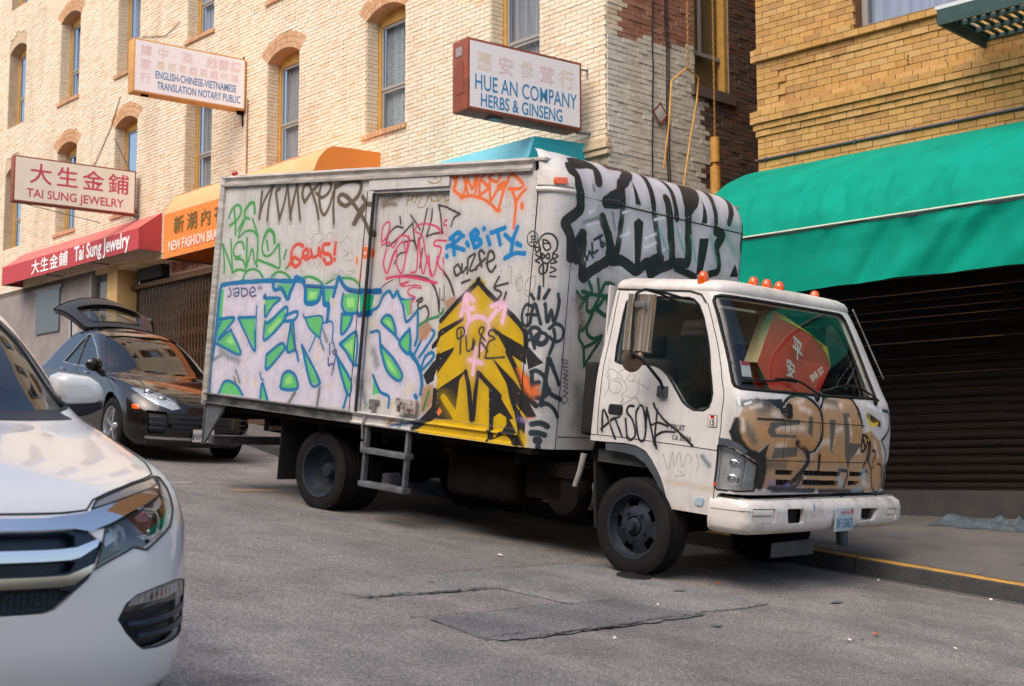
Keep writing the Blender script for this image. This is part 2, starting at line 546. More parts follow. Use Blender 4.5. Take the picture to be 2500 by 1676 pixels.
# spray paint on the cargo box and on the cab: kind colour width softness (0.1 mm), then points (mm along the skin, mm up)
BOX_PAINT = """\
S brn 316 11 645,2135 641,2004 638,1868
S brn 316 11 634,1897 698,2051 818,2202
S brn 316 11 818,2202 774,2020 771,1857
S brn 316 11 930,2161 873,2124 913,1998 962,1859
S brn 316 11 962,1859 1016,2015 1045,2191
S brn 316 11 1045,2191 1092,2023 1139,1857
S brn 316 11 1133,1900 1163,2060 1197,2191
S brn 316 11 1197,2191 1235,2030 1286,1855
S brn 316 11 1332,2014 1288,2085 1299,2160 1370,2186 1451,2081 1519,1968 1563,1857
S brn 316 11 1332,2014 1425,2110 1585,2225
S brn 316 11 1500,2098 1587,2055 1675,2094 1709,2157 1659,2209 1574,2198 1544,2079 1580,1949 1645,1892 1712,1983 1766,2156
S brn 316 11 1766,2156 1765,1982 1793,1808
S drt 147 168 771,1857 784,1808
S drt 147 168 962,1859 963,1807
S drt 147 168 1139,1857 1147,1814
S drt 147 168 1286,1855 1287,1822
S drt 147 168 1563,1857 1588,1746
S drt 147 168 1793,1808 1796,1772
S brn 421 11 1782,2146 1903,2188 2040,2197 2134,2163 2113,2065 2025,2004 1933,1970 1846,2008 1834,2058 1905,2070 2040,1995 2165,1885 2271,1795 2337,1706
S brn 421 11 2170,2046 2218,1991 2187,1920 2093,1805
S brn 421 11 2080,1805 2135,1903 2207,1973 2308,1972
S grn 274 21 123,1884 168,1973 263,2011 326,1951 269,1862 152,1804
S grn 274 21 199,1972 246,1813 261,1714
S grn 358 32 555,1927 524,2025 452,2017 388,1950
S grn 253 21 388,1950 397,1890 474,1870
S grn 253 21 400,1871 313,1684 420,1743 550,1747 638,1693
S grn 253 21 523,1869 616,1732 650,1616 656,1441
S grn 253 21 57,1615 102,1466 123,1326
S grn 253 21 63,1605 168,1476 265,1339
S grn 253 21 266,1329 224,1516 190,1665
S grn 253 21 430,1566 386,1635 297,1625 252,1556 292,1487 374,1497
S grn 253 21 463,1674 478,1518 490,1381
S grn 253 21 295,1467 413,1459 490,1381
S grn 253 21 490,1381 525,1479 563,1567 612,1460 670,1393
S grn 253 21 788,1654 826,1558
S grn 253 21 989,1616 1011,1521 1030,1388 886,1415 673,1461
S grn 253 21 266,1329 362,1360 478,1352
S grn 253 21 369,1861 302,1753
S grn 421 32 916,1635 888,1721 805,1755 744,1683
S grn 253 21 744,1683 723,1577 782,1500 886,1520 981,1616
S grn 253 11 445,1248 489,1332 590,1368 706,1345 778,1289
S grn 253 11 918,1301 1005,1345 1114,1337 1204,1296
S grn 253 11 1407,1295 1509,1307 1629,1281 1699,1246
S grn 253 11 1764,1247 1831,1276 1893,1289
S grn 253 11 1981,1306 2121,1300 2208,1261 2261,1218
S grn 253 11 1087,1474 1113,1559
S grn 253 11 1131,1380 1228,1447
S red 358 21 1364,1598 1287,1616 1211,1569 1203,1466 1272,1401 1348,1448 1268,1485
S red 358 21 1179,1418 1244,1494
S red 358 21 1365,1486 1450,1514 1428,1570 1373,1532 1427,1472 1497,1496
S red 358 21 1488,1561 1526,1496 1597,1511 1605,1580 1643,1497
S red 358 21 1755,1617 1670,1608 1678,1534 1769,1516 1809,1453 1738,1434 1688,1479
S red 358 21 1846,1626 1842,1526
S red 358 21 1846,1476 1849,1470
S org 421 42 2247,1520 2275,1569 2331,1547 2310,1502 2263,1502
S org 231 53 2240,1422 2230,1280
S org 231 53 2163,1492 2170,1439
S gry 63 11 1509,1617 1493,1681 1583,1718 1656,1708 1663,1663 1581,1626
S gry 63 11 1706,1663 1727,1717 1800,1708 1794,1644 1855,1617
S gry 63 11 1881,1626 1936,1635 2000,1680 2075,1635
S gry 63 11 1369,1355 1426,1370
S gry 63 11 1471,1366 1481,1450 1528,1376 1555,1450 1593,1386 1650,1442 1671,1397
S gry 63 11 1819,1362 1852,1326 1920,1346 1957,1382 1988,1356 2048,1330 2128,1349 2151,1376 2043,1366
S gry 63 11 1960,1563 2048,1527 1969,1500 2101,1545 2098,1465 1972,1473
S gry 63 11 139,1277 204,1298 242,1269 319,1310 389,1291
F lav 0 21 49,1196 944,1231 1139,1164 1273,1289 1476,1228 1725,1215 1925,1310 2051,1205 2272,1184 2319,938 2359,534 2343,155 1593,91 891,98 81,102 43,238 79,669
F lav 0 21 2401,800 2465,1066 2546,1156 2646,1185 2748,1093 2819,1035 2844,941 2948,1014 2992,913 2982,743 3125,885 3202,855 3047,628 3211,688 3207,621 3096,530 3067,469 3104,328 3020,254 2694,227 2471,279
S dgy 316 105 1327,78 1428,207
S dgy 316 105 1779,107 1799,290
S dgy 316 105 464,356 547,245
S dgy 316 105 1765,824 1837,719
S dgy 316 105 63,439 208,497
S dgy 631 231 185,536 328,485 498,456
S dgy 631 231 2310,399 2408,169
S dgy 631 274 2438,671 2508,544
F gr2 0 11 120,850 368,879 297,798 116,651 79,729
F gr2 0 11 109,641 319,759 521,525 98,600
F gr2 0 11 426,877 708,897 747,586 605,724
F gr2 0 11 838,1099 1081,1092 975,1017 874,904
F gr2 0 11 866,851 1020,924 1185,1005 1179,887 907,681
F gr2 0 11 1274,863 1323,861 1389,608 1259,596
F gr2 0 11 944,540 1152,656 1224,631 1193,583 964,399
F gr2 0 11 1212,293 1225,360 1295,402 1387,389 1448,329 1465,265 1349,233 1212,237
F gr2 0 11 1480,654 1756,378 1786,316 1656,316
F gr2 0 11 1490,923 1742,937 1741,737 1627,781 1518,878
F gr2 0 11 1472,1205 1705,1201 1659,1072 1492,1062
F gr2 0 11 1750,1193 1863,1196 1818,1063 1753,1065
F gr2 0 11 2015,1159 2261,1170 2262,1006 2122,983 2009,1051
F gr2 0 11 2020,975 2166,967 2120,849 2034,801
F gr2 0 11 2029,702 2261,816 2273,529 2113,644
F gr2 0 11 2002,592 2249,350 2201,249 2071,444
F gr2 0 11 976,1226 1235,1237 1210,1100 1091,1182
F gr2 0 11 208,112 299,232 484,221 615,114
F gr2 0 11 880,116 916,272 1024,100
F gr2 0 11 64,1157 149,1159 160,832 79,729
F gr4 0 53 298,680 343,711 426,608 256,628
F gr4 0 53 931,787 1100,908 1134,881 955,731
F gr4 0 53 900,996 1001,1056 947,997
F gr4 0 53 1514,1164 1645,1168 1611,1102 1523,1100
F gr4 0 53 2063,1116 2171,1128 2183,1039 2088,1036
F gr4 0 53 1261,325 1345,368 1399,306 1284,270
F gr4 0 53 1519,610 1653,490 1713,375
F gr4 0 53 2081,678 2208,755 2213,614
F gr3 0 11 2269,1161 2395,1165 2369,1010 2295,963
S blu 442 21 46,109 37,388 71,669 76,968 88,1167 167,1209 414,1234 688,1249 955,1264
S blu 442 21 951,1235 984,1174 1091,1182 1196,1090 1232,1157 1280,1242 1302,1299 1413,1255 1462,1172 1485,1062 1657,1081 1711,1215 1754,1061 1819,1054 1819,899
S blu 442 21 1878,1137 1907,1238 1932,1310 2004,1240 2093,1197 2273,1179
S blu 442 21 971,1260 1247,1260
S blu 442 21 1291,1271 1426,1264
S blu 295 11 1462,1223 1710,1220
S blu 295 11 1726,1211 1896,1215
S blu 295 11 119,855 360,879 297,798 116,651
S blu 295 11 78,734 140,831
S blu 295 11 319,759 521,520 98,605
S blu 295 11 118,641 319,759
S blu 295 11 434,882 708,897
S blu 295 11 431,877 571,732 749,567 729,759
S blu 295 11 843,1118 839,1089 1081,1092 975,1017 874,904 850,1013
S blu 295 11 873,861 937,854 1184,1015 1179,887 907,681 871,765 874,851
S blu 295 11 1181,930 1363,974 1337,898 1181,873
S blu 295 11 1287,878 1259,596 1389,608 1444,513
S blu 295 11 1319,865 1385,612
S blu 295 11 944,540 1151,660 1225,627 1193,583 969,399 940,530
S blu 295 11 1212,293 1225,360 1295,402 1387,389 1448,329 1466,256 1350,229 1212,237 1212,293
S blu 295 11 1475,663 1656,316 1779,316 1756,378 1483,655
S blu 295 11 2020,975 2166,967 2120,849 2034,796 2020,971
S blu 295 11 2029,702 2261,816 2280,520 2113,644 2030,697
S blu 295 11 1995,592 2249,350 2201,249 2071,444 2004,584
S blu 295 11 2193,257 2156,130
S blu 295 11 2015,1159 2009,1051 2095,982 2257,997
S blu 295 11 208,112 299,237 484,221 614,124
S blu 295 11 903,118 917,262 1024,100
S blu 295 11 2279,529 2307,522
S blu 189 11 1463,954 1490,923 1742,937 1735,750 1806,635
S blu 189 11 1491,914 1578,816 1737,736
S blu 189 11 1667,751 1593,605
S blu 189 11 1764,884 1898,889 1917,705
S blu 189 11 716,1009 757,568
S blu 189 11 867,364 882,317 925,291
S nvy 147 21 1478,1210 1698,1206
S nvy 147 21 2073,1192 2260,1176
S nvy 147 21 835,1118 859,1080
S nvy 147 21 1277,840 1386,603
S dbl 526 42 2272,1188 2471,1198
S dbl 526 42 2287,972 2364,1001
S nvy 158 0 231,1176 272,1127 260,1092 227,1091
S nvy 158 0 301,1158 390,1174 400,1106 344,1095 323,1124 396,1133
S nvy 158 0 438,1181 467,1098 546,1120 525,1168 443,1174
S nvy 158 0 593,1131 670,1157 636,1190 591,1168 585,1126 630,1098 689,1112
S nvy 158 0 722,1197 731,1175
S nvy 158 0 759,1200 771,1176
S nvy 158 0 1883,694 1897,595
S nvy 158 0 1938,706 1980,600 1935,625 1990,628 1950,409
S nvy 158 0 1879,567 1896,496 1950,517 1970,474
S blu 295 11 2391,1028 2465,1066 2518,1164 2592,1201 2650,1150 2695,1203 2741,1144 2833,1121 2906,1140
S blu 295 11 2741,1144 2788,1077 2846,941 2948,1014 2981,1028 3002,829 2982,743
F gr2 0 11 2521,946 2581,987 2662,960 2725,824 2623,863 2538,911
F gr2 0 11 2538,720 2668,623 2838,496 2846,437 2784,419 2645,500 2562,634
F gr2 0 11 2471,445 2594,297 2485,271
F gr2 0 11 2757,1119 2888,1135 2886,1003 2850,993 2813,1077
F gr2 0 11 2896,879 2780,750 2905,662 2923,766
F gr4 0 53 2560,947 2640,933 2675,865 2592,905
F gr4 0 53 2601,636 2730,540 2792,458 2668,519
S blu 274 11 2521,946 2581,987 2662,960 2725,824 2623,863 2524,920 2521,946
S blu 274 11 2706,823 2760,783
S blu 274 11 2391,826 2495,840 2526,754 2546,677 2645,500 2784,424 2846,437 2838,496 2707,616 2540,720
S blu 274 11 2471,445 2532,362 2593,302 2701,271 2707,177
S blu 274 11 2896,879 2780,750 2905,662 2923,766 2896,875
S blu 274 11 2981,658 3072,816 3125,885 3202,872 3194,821 3046,637
S blu 274 11 3082,546 3119,641 3187,687 3227,673 3206,629 3096,530
S blu 421 11 2929,672 3026,593 3080,512 3111,413 3104,328
S blu 421 11 3038,306 3053,291
S dsk 231 21 2665,1332 2804,1343 3007,1330 3122,1290 3202,1191 3251,1042
S dsk 210 11 3304,1385 3399,1287 3459,1181
S dsk 210 11 2958,1125 3017,1152 3023,1127 2979,1108 2992,1058 3075,1086 3120,1020 3102,969
S dsk 105 11 3232,1242 3253,1025
S dsk 105 11 3275,1377 3299,1152
S dsk 105 11 3331,1261 3342,1128
S dsk 105 11 2483,1233 2544,1269 2630,1306
S dsk 105 11 3277,1026 3276,1126 3334,1144
S dsk 105 11 2705,1324 2727,1256
S pnk 231 11 2538,1313 2665,1332 2882,1328 3184,1287
S pnk 231 11 2738,1265 2824,1288
S pnk 137 11 2753,1248 2953,1261 2996,1236 2893,1242 2828,1207 2864,1173 2929,1158 2920,1132 2888,1106 2898,1012
F obr 0 147 3012,897 3102,969 3183,905 3123,801 3027,779
F obr 0 147 3127,389 3244,423 3324,362 3265,258 3109,144
F obr 0 147 3348,1128 3459,1181 3498,1149 3382,1046
F obr 0 147 4276,608 4368,583 4464,498 4479,414 4422,355 4298,516
F ong 0 63 4289,593 4361,559 4412,463 4402,392 4319,509
F ong 0 63 4195,390 4297,344 4429,278 4448,233 4290,218
S ygr 253 21 3010,914 3126,970 3314,1019 3344,1062
S ygr 253 21 3204,353 3151,198
F yel 0 44 3730,1310 3964,1151 4198,977 4301,899 4327,786 4290,653 4352,429 4413,272 4362,137 4391,0 3107,1 3189,163 3319,331 3344,454 3292,625 3299,730 3261,797 3288,903 3320,961 3516,1137
S yhl 316 84 3698,1310 3606,1218
S yhl 316 84 3766,1311 3802,1288
F blk 0 11 3603,1009 3590,972 3337,829 3309,769 3195,713 3190,754 3330,891
F blk 0 11 3518,751 3309,673 3335,513 3495,705
F blk 0 11 3341,704 3221,605 3114,489 3173,409 3298,477 3343,596
F blk 0 11 3921,945 3996,877 4121,740 4334,651 4318,791 4049,887
F blk 0 11 3952,691 4128,503 4206,383 4384,235 4462,250 4368,397 4211,525
F blk 0 11 4315,822 4480,678 4360,614 4326,721
F blk 0 11 3674,568 3312,361 3329,130 3587,146 3605,474
F blk 0 11 3962,420 4051,411 4248,214 4185,201 4112,265 4071,246 4012,193
S blk 358 11 3731,1319 3733,1302 3869,1201 4011,1117 4176,1012 4294,907 4318,791
S blk 358 11 3733,1302 3607,1210 3459,1090 3321,961
S blk 358 11 4120,748 4246,590 4347,434 4447,334
S blk 358 11 3670,552 3737,378 3779,171
S blk 358 11 3812,553 3804,383 3802,173
S blk 358 11 3812,553 3958,459 4077,381
S blk 358 11 3323,371 3291,243 3117,77
S blk 358 11 4160,506 4233,338 4311,220
S yel 579 11 3436,321 3529,239 3610,148
F ong 0 11 3387,243 3433,206 3397,161 3351,199
F blk 0 13 3291,281 3430,312 3339,126 3121,5 3073,31 3207,134
F blk 0 13 3952,431 4004,435 4345,50 4371,6 4289,6 4189,90 4066,31 4002,14
F blk 0 13 4205,394 4336,245 4375,183 4382,0 4350,4
F yel 0 13 4031,208 4092,247 4167,220 4180,165 4135,104 4064,40 4035,123
S blk 202 13 3711,413 3783,157 3792,419
S blk 202 13 3997,272 4008,15
S yel 631 13 3429,322 3555,214
S obr 253 63 2770,32 2870,93
S ygr 202 38 2940,18 2974,102
S nvy 253 101 2817,27 3169,90
S ppk 400 21 3561,1020 3583,1119 3603,1193 3695,1147
S ppk 400 21 3610,1185 3633,1088 3657,991
S ppk 400 21 3590,1062 3691,1082
S ppk 400 21 3631,867 3649,958 3734,1010 3825,1006 3886,960 3886,871 3828,748
S ppk 400 21 3884,984 3972,1075 4053,1130
S ppk 400 21 3907,1109 4053,1138 4038,982
S ppk 400 21 3760,752 3757,541
S ppk 400 21 3698,655 3847,636
S dsk 179 11 3538,830 3530,895 3585,918 3617,891 3605,850 3551,818
S dsk 179 11 3577,889 3588,702
S dsk 179 11 3639,851 3665,731 3720,750 3728,827
S dsk 179 11 3728,827 3733,742 3747,808
S dsk 179 11 3813,682 3807,827 3841,918 3801,924 3789,883 3864,822
S dsk 179 11 3827,804 3902,736
S dsk 179 11 3996,877 3925,913 3897,872 3972,844 3905,808 3888,711 3898,679 4094,699
S org 284 11 3328,2194 3365,2134 3349,2077 3450,2016
S org 284 11 3352,2093 3407,2274 3485,2114 3532,2014
S org 284 11 3463,2007 3494,2130 3530,2270 3591,2193 3570,2079 3516,2146
S org 284 11 3609,2045 3619,2151 3651,2265 3724,2221 3653,2150 3656,2027
S org 284 11 3668,2027 3752,2082 3664,2150
S org 284 11 3753,2163 3833,2242 3883,2199 3847,2128 3768,2138 3787,1976
S org 284 11 3798,1975 3894,2102 3939,2101 3886,1893
S org 284 11 3862,2095 3915,2118 3960,2108 3898,2070 3873,2095
S org 284 11 3959,2116 4005,2187 4110,2128 4146,2087 4095,2064 3986,2067
S org 284 11 3439,2008 3554,2022 3695,1994 3802,1943 3875,1893 3908,1892
S org 284 11 4019,2067 4076,1953 4080,1842 4079,1746
S org 284 11 4076,1953 4123,2016 4181,2062
S org 358 11 4148,1936 4151,1908
S cyn 400 11 3386,1677 3419,1527
S cyn 400 11 3353,1660 3441,1710 3480,1676 3366,1602
S cyn 400 11 3372,1602 3529,1565
S cyn 400 11 3316,1589 3337,1598
S cyn 400 11 3329,1514 3333,1510
S cyn 400 11 3556,1627 3577,1602
S cyn 400 11 3508,1684 3512,1681
S cyn 400 11 3594,1692 3653,1586
S cyn 400 11 3594,1697 3646,1733 3679,1700 3616,1655 3702,1651 3719,1619 3659,1586
S cyn 400 11 3789,1676 3825,1615
S cyn 400 11 3742,1745 3745,1741
S cyn 400 11 3830,1708 3980,1747
S cyn 400 11 3901,1719 3944,1611
S cyn 400 11 3987,1691 4081,1631
S cyn 400 11 4121,1754 4080,1643 4076,1536
S cyn 400 11 4010,1499 4114,1540 4221,1539
S cyn 400 11 4126,1619 4171,1603
S dsk 221 11 3474,1445 3431,1411 3462,1350 3516,1388 3474,1445
S dsk 221 11 3520,1446 3532,1372 3581,1422 3593,1369 3585,1487
S dsk 221 11 3594,1504 3665,1529 3618,1398 3697,1407
S dsk 221 11 3751,1432 3710,1537 3735,1562 3772,1538
S dsk 221 11 3685,1415 3788,1497
S dsk 221 11 3804,1457 3889,1498 3860,1554 3817,1538 3818,1433 3869,1385 3913,1434
S dsk 221 11 3539,1290 3628,1316
S dsk 221 11 3962,1347 3917,1257 3999,1219 3967,1163
S dsk 221 11 3916,1265 4066,1297
S dsk 221 11 4054,1221 4038,1165
S dsk 179 11 2648,1861 2669,1800
S dsk 179 11 2699,1765 2608,1774 2513,1705 2498,1618 2551,1613 2706,1713 2821,1807
S dsk 179 11 2786,1876 2900,1772 2923,1746
S dsk 179 11 2822,1798 2866,1652 2900,1579
S dsk 179 11 2900,1579 2955,1737 2992,1933
S dsk 179 11 3055,1923 3054,1830 3011,1686
S dsk 179 11 3011,1686 3106,1711 3214,1719
S dsk 179 11 3136,1956 3176,1829 3201,1727
S dsk 179 11 3136,1956 3272,1928 3445,1871
S dsk 179 11 3445,1871 3379,1835 3351,1768
S dsk 179 11 2716,1635 2840,1652 2898,1592
S dsk 179 11 2765,1549 2678,1531 2625,1444
S dsk 179 11 2959,1413 2974,1584
S oli 105 11 2724,1964 2739,2050 2731,2007 2769,2014 2790,2048 2796,1997
S oli 105 11 2803,2039 2853,2047 2824,1979
S oli 105 11 2842,2030 2914,2054 2865,1952 2952,1951 2990,2044
S oli 105 11 2972,1993 3026,2051 3089,2041 3117,2007 3046,1991 3029,2026
S oli 105 11 3120,1990 3198,2043 3204,1988 3262,2012 3241,1987
S oli 105 11 3037,2157 3114,2134 3184,2150 3215,2194
S oli 105 11 3118,2193 3127,2169
S oli 105 11 3141,2202 3151,2176
S drt 526 274 2408,1996 2522,2029 2623,2052
S drt 316 147 2413,1961 2490,1977 2581,1975
S pnk 168 11 2427,1653 2432,1767 2484,1819 2527,1792 2501,1696 2436,1635
S pnk 168 11 2433,1609 2535,1635 2593,1591 2676,1691 2794,1669 2767,1532 2715,1644 2601,1531 2544,1364 2482,1442 2504,1574
S pnk 168 11 2544,1364 2635,1566 2658,1436 2743,1376 2785,1687
S pnk 168 11 2854,1747 2898,1789 3021,1796 3148,1761 3191,1711
S pnk 168 11 2868,1729 2961,1686 3018,1533 3113,1365
S pnk 168 11 2852,1369 2922,1404 2913,1678 3002,1363 3056,1525 3095,1365 3149,1365 3174,1509
S pnk 168 11 3284,1827 3226,1820 3218,1786 3292,1769 3301,1693
S pnk 168 11 3307,1643 3138,1652 3119,1610 3207,1585 3181,1450 3307,1360
S pnk 168 11 3241,1501 3270,1367
S gry 74 11 4050,1436 4095,1420 4093,1349 4117,1278
S gry 74 11 4147,1350 4155,1279
S gry 74 11 4182,1232 4162,1311 4211,1351 4226,1265 4182,1232
S gry 74 11 4345,1362 4267,1321 4257,1226 4308,1196 4357,1284 4354,1362
S blk 84 0 4287,1721 4241,1690 4245,1627 4294,1596 4341,1627 4339,1690 4287,1721
S blk 84 0 4269,1674 4321,1680
S blk 84 0 4282,1651 4328,1657
S blk 84 0 4269,1629 4326,1633
S blk 84 0 4320,1688 4331,1626
S blk 84 0 4284,1681 4287,1629
S blk 116 0 4376,1675 4415,1701 4470,1695 4510,1646 4508,1583 4484,1550 4479,1503 4436,1464 4393,1496 4376,1582 4356,1628 4376,1675
S blk 116 0 4395,1653 4436,1640 4460,1595 4431,1567 4401,1598 4395,1653
S blk 116 0 4398,1622 4449,1625
S blk 116 0 4397,1544 4452,1500 4448,1547 4401,1497 4397,1544
S blk 116 0 4320,1596 4344,1549 4372,1581 4320,1596
S blk 116 0 4336,1533 4379,1504 4342,1483 4379,1465
S blk 116 0 4491,1547 4524,1530 4493,1504 4516,1483 4474,1467
S blk 116 0 4412,1466 4381,1426 4395,1380 4441,1398 4448,1461
S blk 116 0 4412,1459 4430,1281
S blk 116 0 4475,1440 4518,1421 4473,1393
S blk 116 0 4475,1366 4519,1366
S ink 231 21 4337,1120 4290,1130 4257,1093 4250,1030 4267,976 4304,960 4341,991
S ink 231 21 4341,991 4339,1050 4294,1049
S ink 231 21 4329,967 4367,1137 4432,985
S ink 231 21 4339,1050 4402,1053
S ink 231 21 4455,1143 4484,1005 4506,1101 4538,1010 4568,1153 4553,1230
S ink 231 21 4327,1213 4356,1179
S ink 231 21 4398,1275 4396,1185
S ink 231 21 4477,1258 4444,1189
S ink 231 21 4343,925 4371,864 4399,788
S ink 231 21 4317,892 4351,941 4401,952 4431,923 4400,874 4332,846
S ink 231 21 4444,916 4399,882 4412,828 4460,820 4492,858 4480,904 4444,916
S ink 231 21 4540,948 4555,879 4521,752
S ink 231 21 4503,953 4557,995 4627,964 4627,885 4561,855 4509,887
S ink 126 11 4431,884 4422,852 4450,839 4476,857
S ink 295 21 4384,596 4431,612 4493,575 4513,518 4553,443 4664,399
S ink 295 21 4393,585 4418,413 4510,417 4542,474
S ink 295 21 4516,720 4511,595 4495,415 4485,345
S ink 295 21 4524,713 4581,609 4636,519
S ink 295 21 4485,349 4540,357 4607,314 4648,261
S ink 295 21 4409,501 4454,521
S ink 371 19 4425,189 4496,201 4555,179
S ink 371 19 4431,120 4482,123 4539,110
S ink 519 19 4477,63 4491,61
S ink 371 19 4491,14 4494,1
S nv2 83 0 4639,716 4708,713 4711,686 4651,700
S nv2 83 0 4661,662 4728,659
S nv2 83 0 4689,674 4685,646
S nv2 83 0 4675,639 4730,628 4680,601 4734,594 4684,570 4739,559 4688,536 4743,525 4693,502 4747,494 4697,467 4752,456 4707,433
S nv2 83 0 4713,434 4684,405 4700,371 4741,379 4747,414 4713,434
F org 0 185 4244,614 4312,591 4389,473 4450,492 4469,439 4424,394 4345,442
F yel 0 148 4328,125 4393,104 4414,31 4381,0 4344,58
S pur 278 204 4318,220 4384,206
F sil 0 38 4637,2304 4848,2354 5111,2358 5560,2377 6388,2383 7105,2306 7121,2198 7129,1639 6941,1596 6757,1663 6596,1603 6381,1558 6071,1598 5725,1498 5508,1515 5139,1533 4842,1365 4737,1487 4659,1525 4556,1794 4652,1911
S wsp 631 278 5247,1545 5575,1502 5910,1508
S wsp 631 278 4854,1500 4957,1406
S sl2 328 177 5653,1894 5746,1947
S sl2 328 177 5629,1709 5752,1785
S sl2 328 177 5841,2000 6056,1947
S sl2 328 177 5364,1855 5317,1730
S sl2 328 177 6793,1938 6981,1721
S sl2 328 177 6731,1843 6895,1646
S sl2 328 177 5760,1847 5902,1927
S gr5 758 379 6831,2073 7055,2081
S gr5 758 379 6787,1980 6962,1850
S blk 758 25 4610,2258 4664,2169 4703,2022 4701,1927 4612,1849 4567,1796 4623,1700 4644,1533
S blk 758 25 4667,2304 4889,2339 4962,2299 4937,2184
S blk 758 25 5182,2383 5507,2400 5263,2217 5208,2138 5082,2070 5025,2032 5248,2056
S blk 758 25 4998,1893 5111,1743 5179,1586
S blk 758 25 4763,1737 4690,1623 4717,1532
S blk 758 25 4771,1681 4808,1400
S blk 758 25 4824,1392 4948,1473 5091,1547
S blk 758 25 5126,1629 5165,1575 5305,1581 5506,1525 5644,1600 5837,1663
S blk 530 25 5266,2207 5256,1939 5231,1661 5161,1604
S blk 530 25 5749,2397 5686,2295 5677,2099 5759,1857 5837,1663
S blk 530 25 6025,2393 6013,2305 5997,2166 6022,2036
S blk 530 25 6070,1603 6362,1561
S blk 530 25 7040,2392 6991,2311 6835,2106
S blk 530 25 7121,2199 7080,1919 7129,1871 7132,1648
S blk 530 25 6772,2397 6660,2275 6616,2043
S blk 530 25 6651,1866 6718,1670 6577,1606
S blk 783 25 5880,2180 5928,1992 6011,1653
S blk 783 25 6012,1643 5721,1528
S blk 783 25 6406,2388 6216,2262 6190,2069 6234,1699 6081,1650
S blk 783 25 5662,1592 5715,1507
S blk 783 25 6512,2397 6180,2110
S blk 783 25 6631,2003 6729,1983 6667,1889
F blk 0 25 5432,2285 5452,2237 5480,2130 5512,2075 5431,2073 5421,2161
F blk 0 25 5427,1923 5486,1966 5555,1941 5561,1781 5556,1520 5492,1513 5459,1748
F blk 0 25 6473,2269 6479,2195 6483,2057 6394,2035 6422,2144
F blk 0 25 6385,1907 6530,1925 6512,1795 6468,1589 6378,1579
F blk 0 25 6978,1742 7067,1631 6900,1614
F blk 0 25 4995,1912 5111,1743 5211,1580 5121,1550
S wht 152 51 4820,1535 4842,1594 4877,1551
S ink 189 13 4812,1591 4849,1538 4870,1607 4921,1565
S ink 189 13 4891,1677 4916,1603 4973,1629
S ink 189 13 4916,1709 5016,1760
S ink 189 13 4988,1737 5012,1673
S ink 189 13 5024,1703 5056,1688 5029,1665
S rst 253 76 5178,2359 5428,2360
S rst 253 76 5741,2396 6496,2398
S rst 253 76 6594,2397 7048,2389
S rst 253 76 7065,2374 7105,2311
S gtg 341 25 4759,1271 4831,1226 4944,1280 4903,1362
S gtg 341 25 4824,1278 5006,1267 5174,1273 5206,1296
S gtg 341 25 5011,1398 5041,1261 4990,1159
S gtg 341 25 5063,1301 5114,1375 5224,1366 5248,1330
S gtg 341 25 4891,1227 4919,1124 5048,1184 5130,1259 5195,1149
S gtg 341 25 4813,1139 4888,1251
S gtg 341 25 5022,1153 5151,1106 5194,1129
S gtg 341 25 4991,1150 4932,1030 4866,967
S gtg 296 19 4919,997 4937,942 5008,912 5117,934
S gtg 296 19 4841,1004 4833,906 4897,834 4930,681
S gtg 296 19 4930,685 5013,792 5109,905
S gtg 296 19 4898,827 5013,870 5116,941
S drt 758 379 4775,1207 4858,1024
S dgy 834 556 4865,503 4905,364 4880,224
S dgy 834 556 4950,436 4987,156
S wsp 202 63 5267,1980 5374,2015
S wsp 202 63 5599,1806 5741,1865
S wsp 202 63 5593,1725 5751,1790
S wsp 202 63 5707,1982 5838,2020
S wsp 202 63 4828,1917 4885,1944
S wsp 202 63 4812,1819 4957,1858
S wsp 202 63 5262,1782 5383,1828
S wsp 202 63 5861,1737 5925,1766
S gr5 253 101 5785,1911 5931,1726
S gr5 253 101 6039,1945 6172,1755
S gr5 253 101 6257,1911 6361,1693
S gr5 253 101 6545,1949 6672,1729
S dgy 278 101 4765,1832 4952,1896
S dgy 278 101 5128,1960 5177,1830
S dgy 278 101 5479,2389 5535,2392
S dgy 278 101 4869,2144 4874,2106
S dgy 379 101 1311,63 1421,50
S dgy 379 101 2015,26 2182,20
S dgy 379 101 1789,60 1880,24
S drt 168 53 1354,99 1442,212
S drt 168 53 1784,280 1772,106
S drt 168 53 440,296 481,240"""
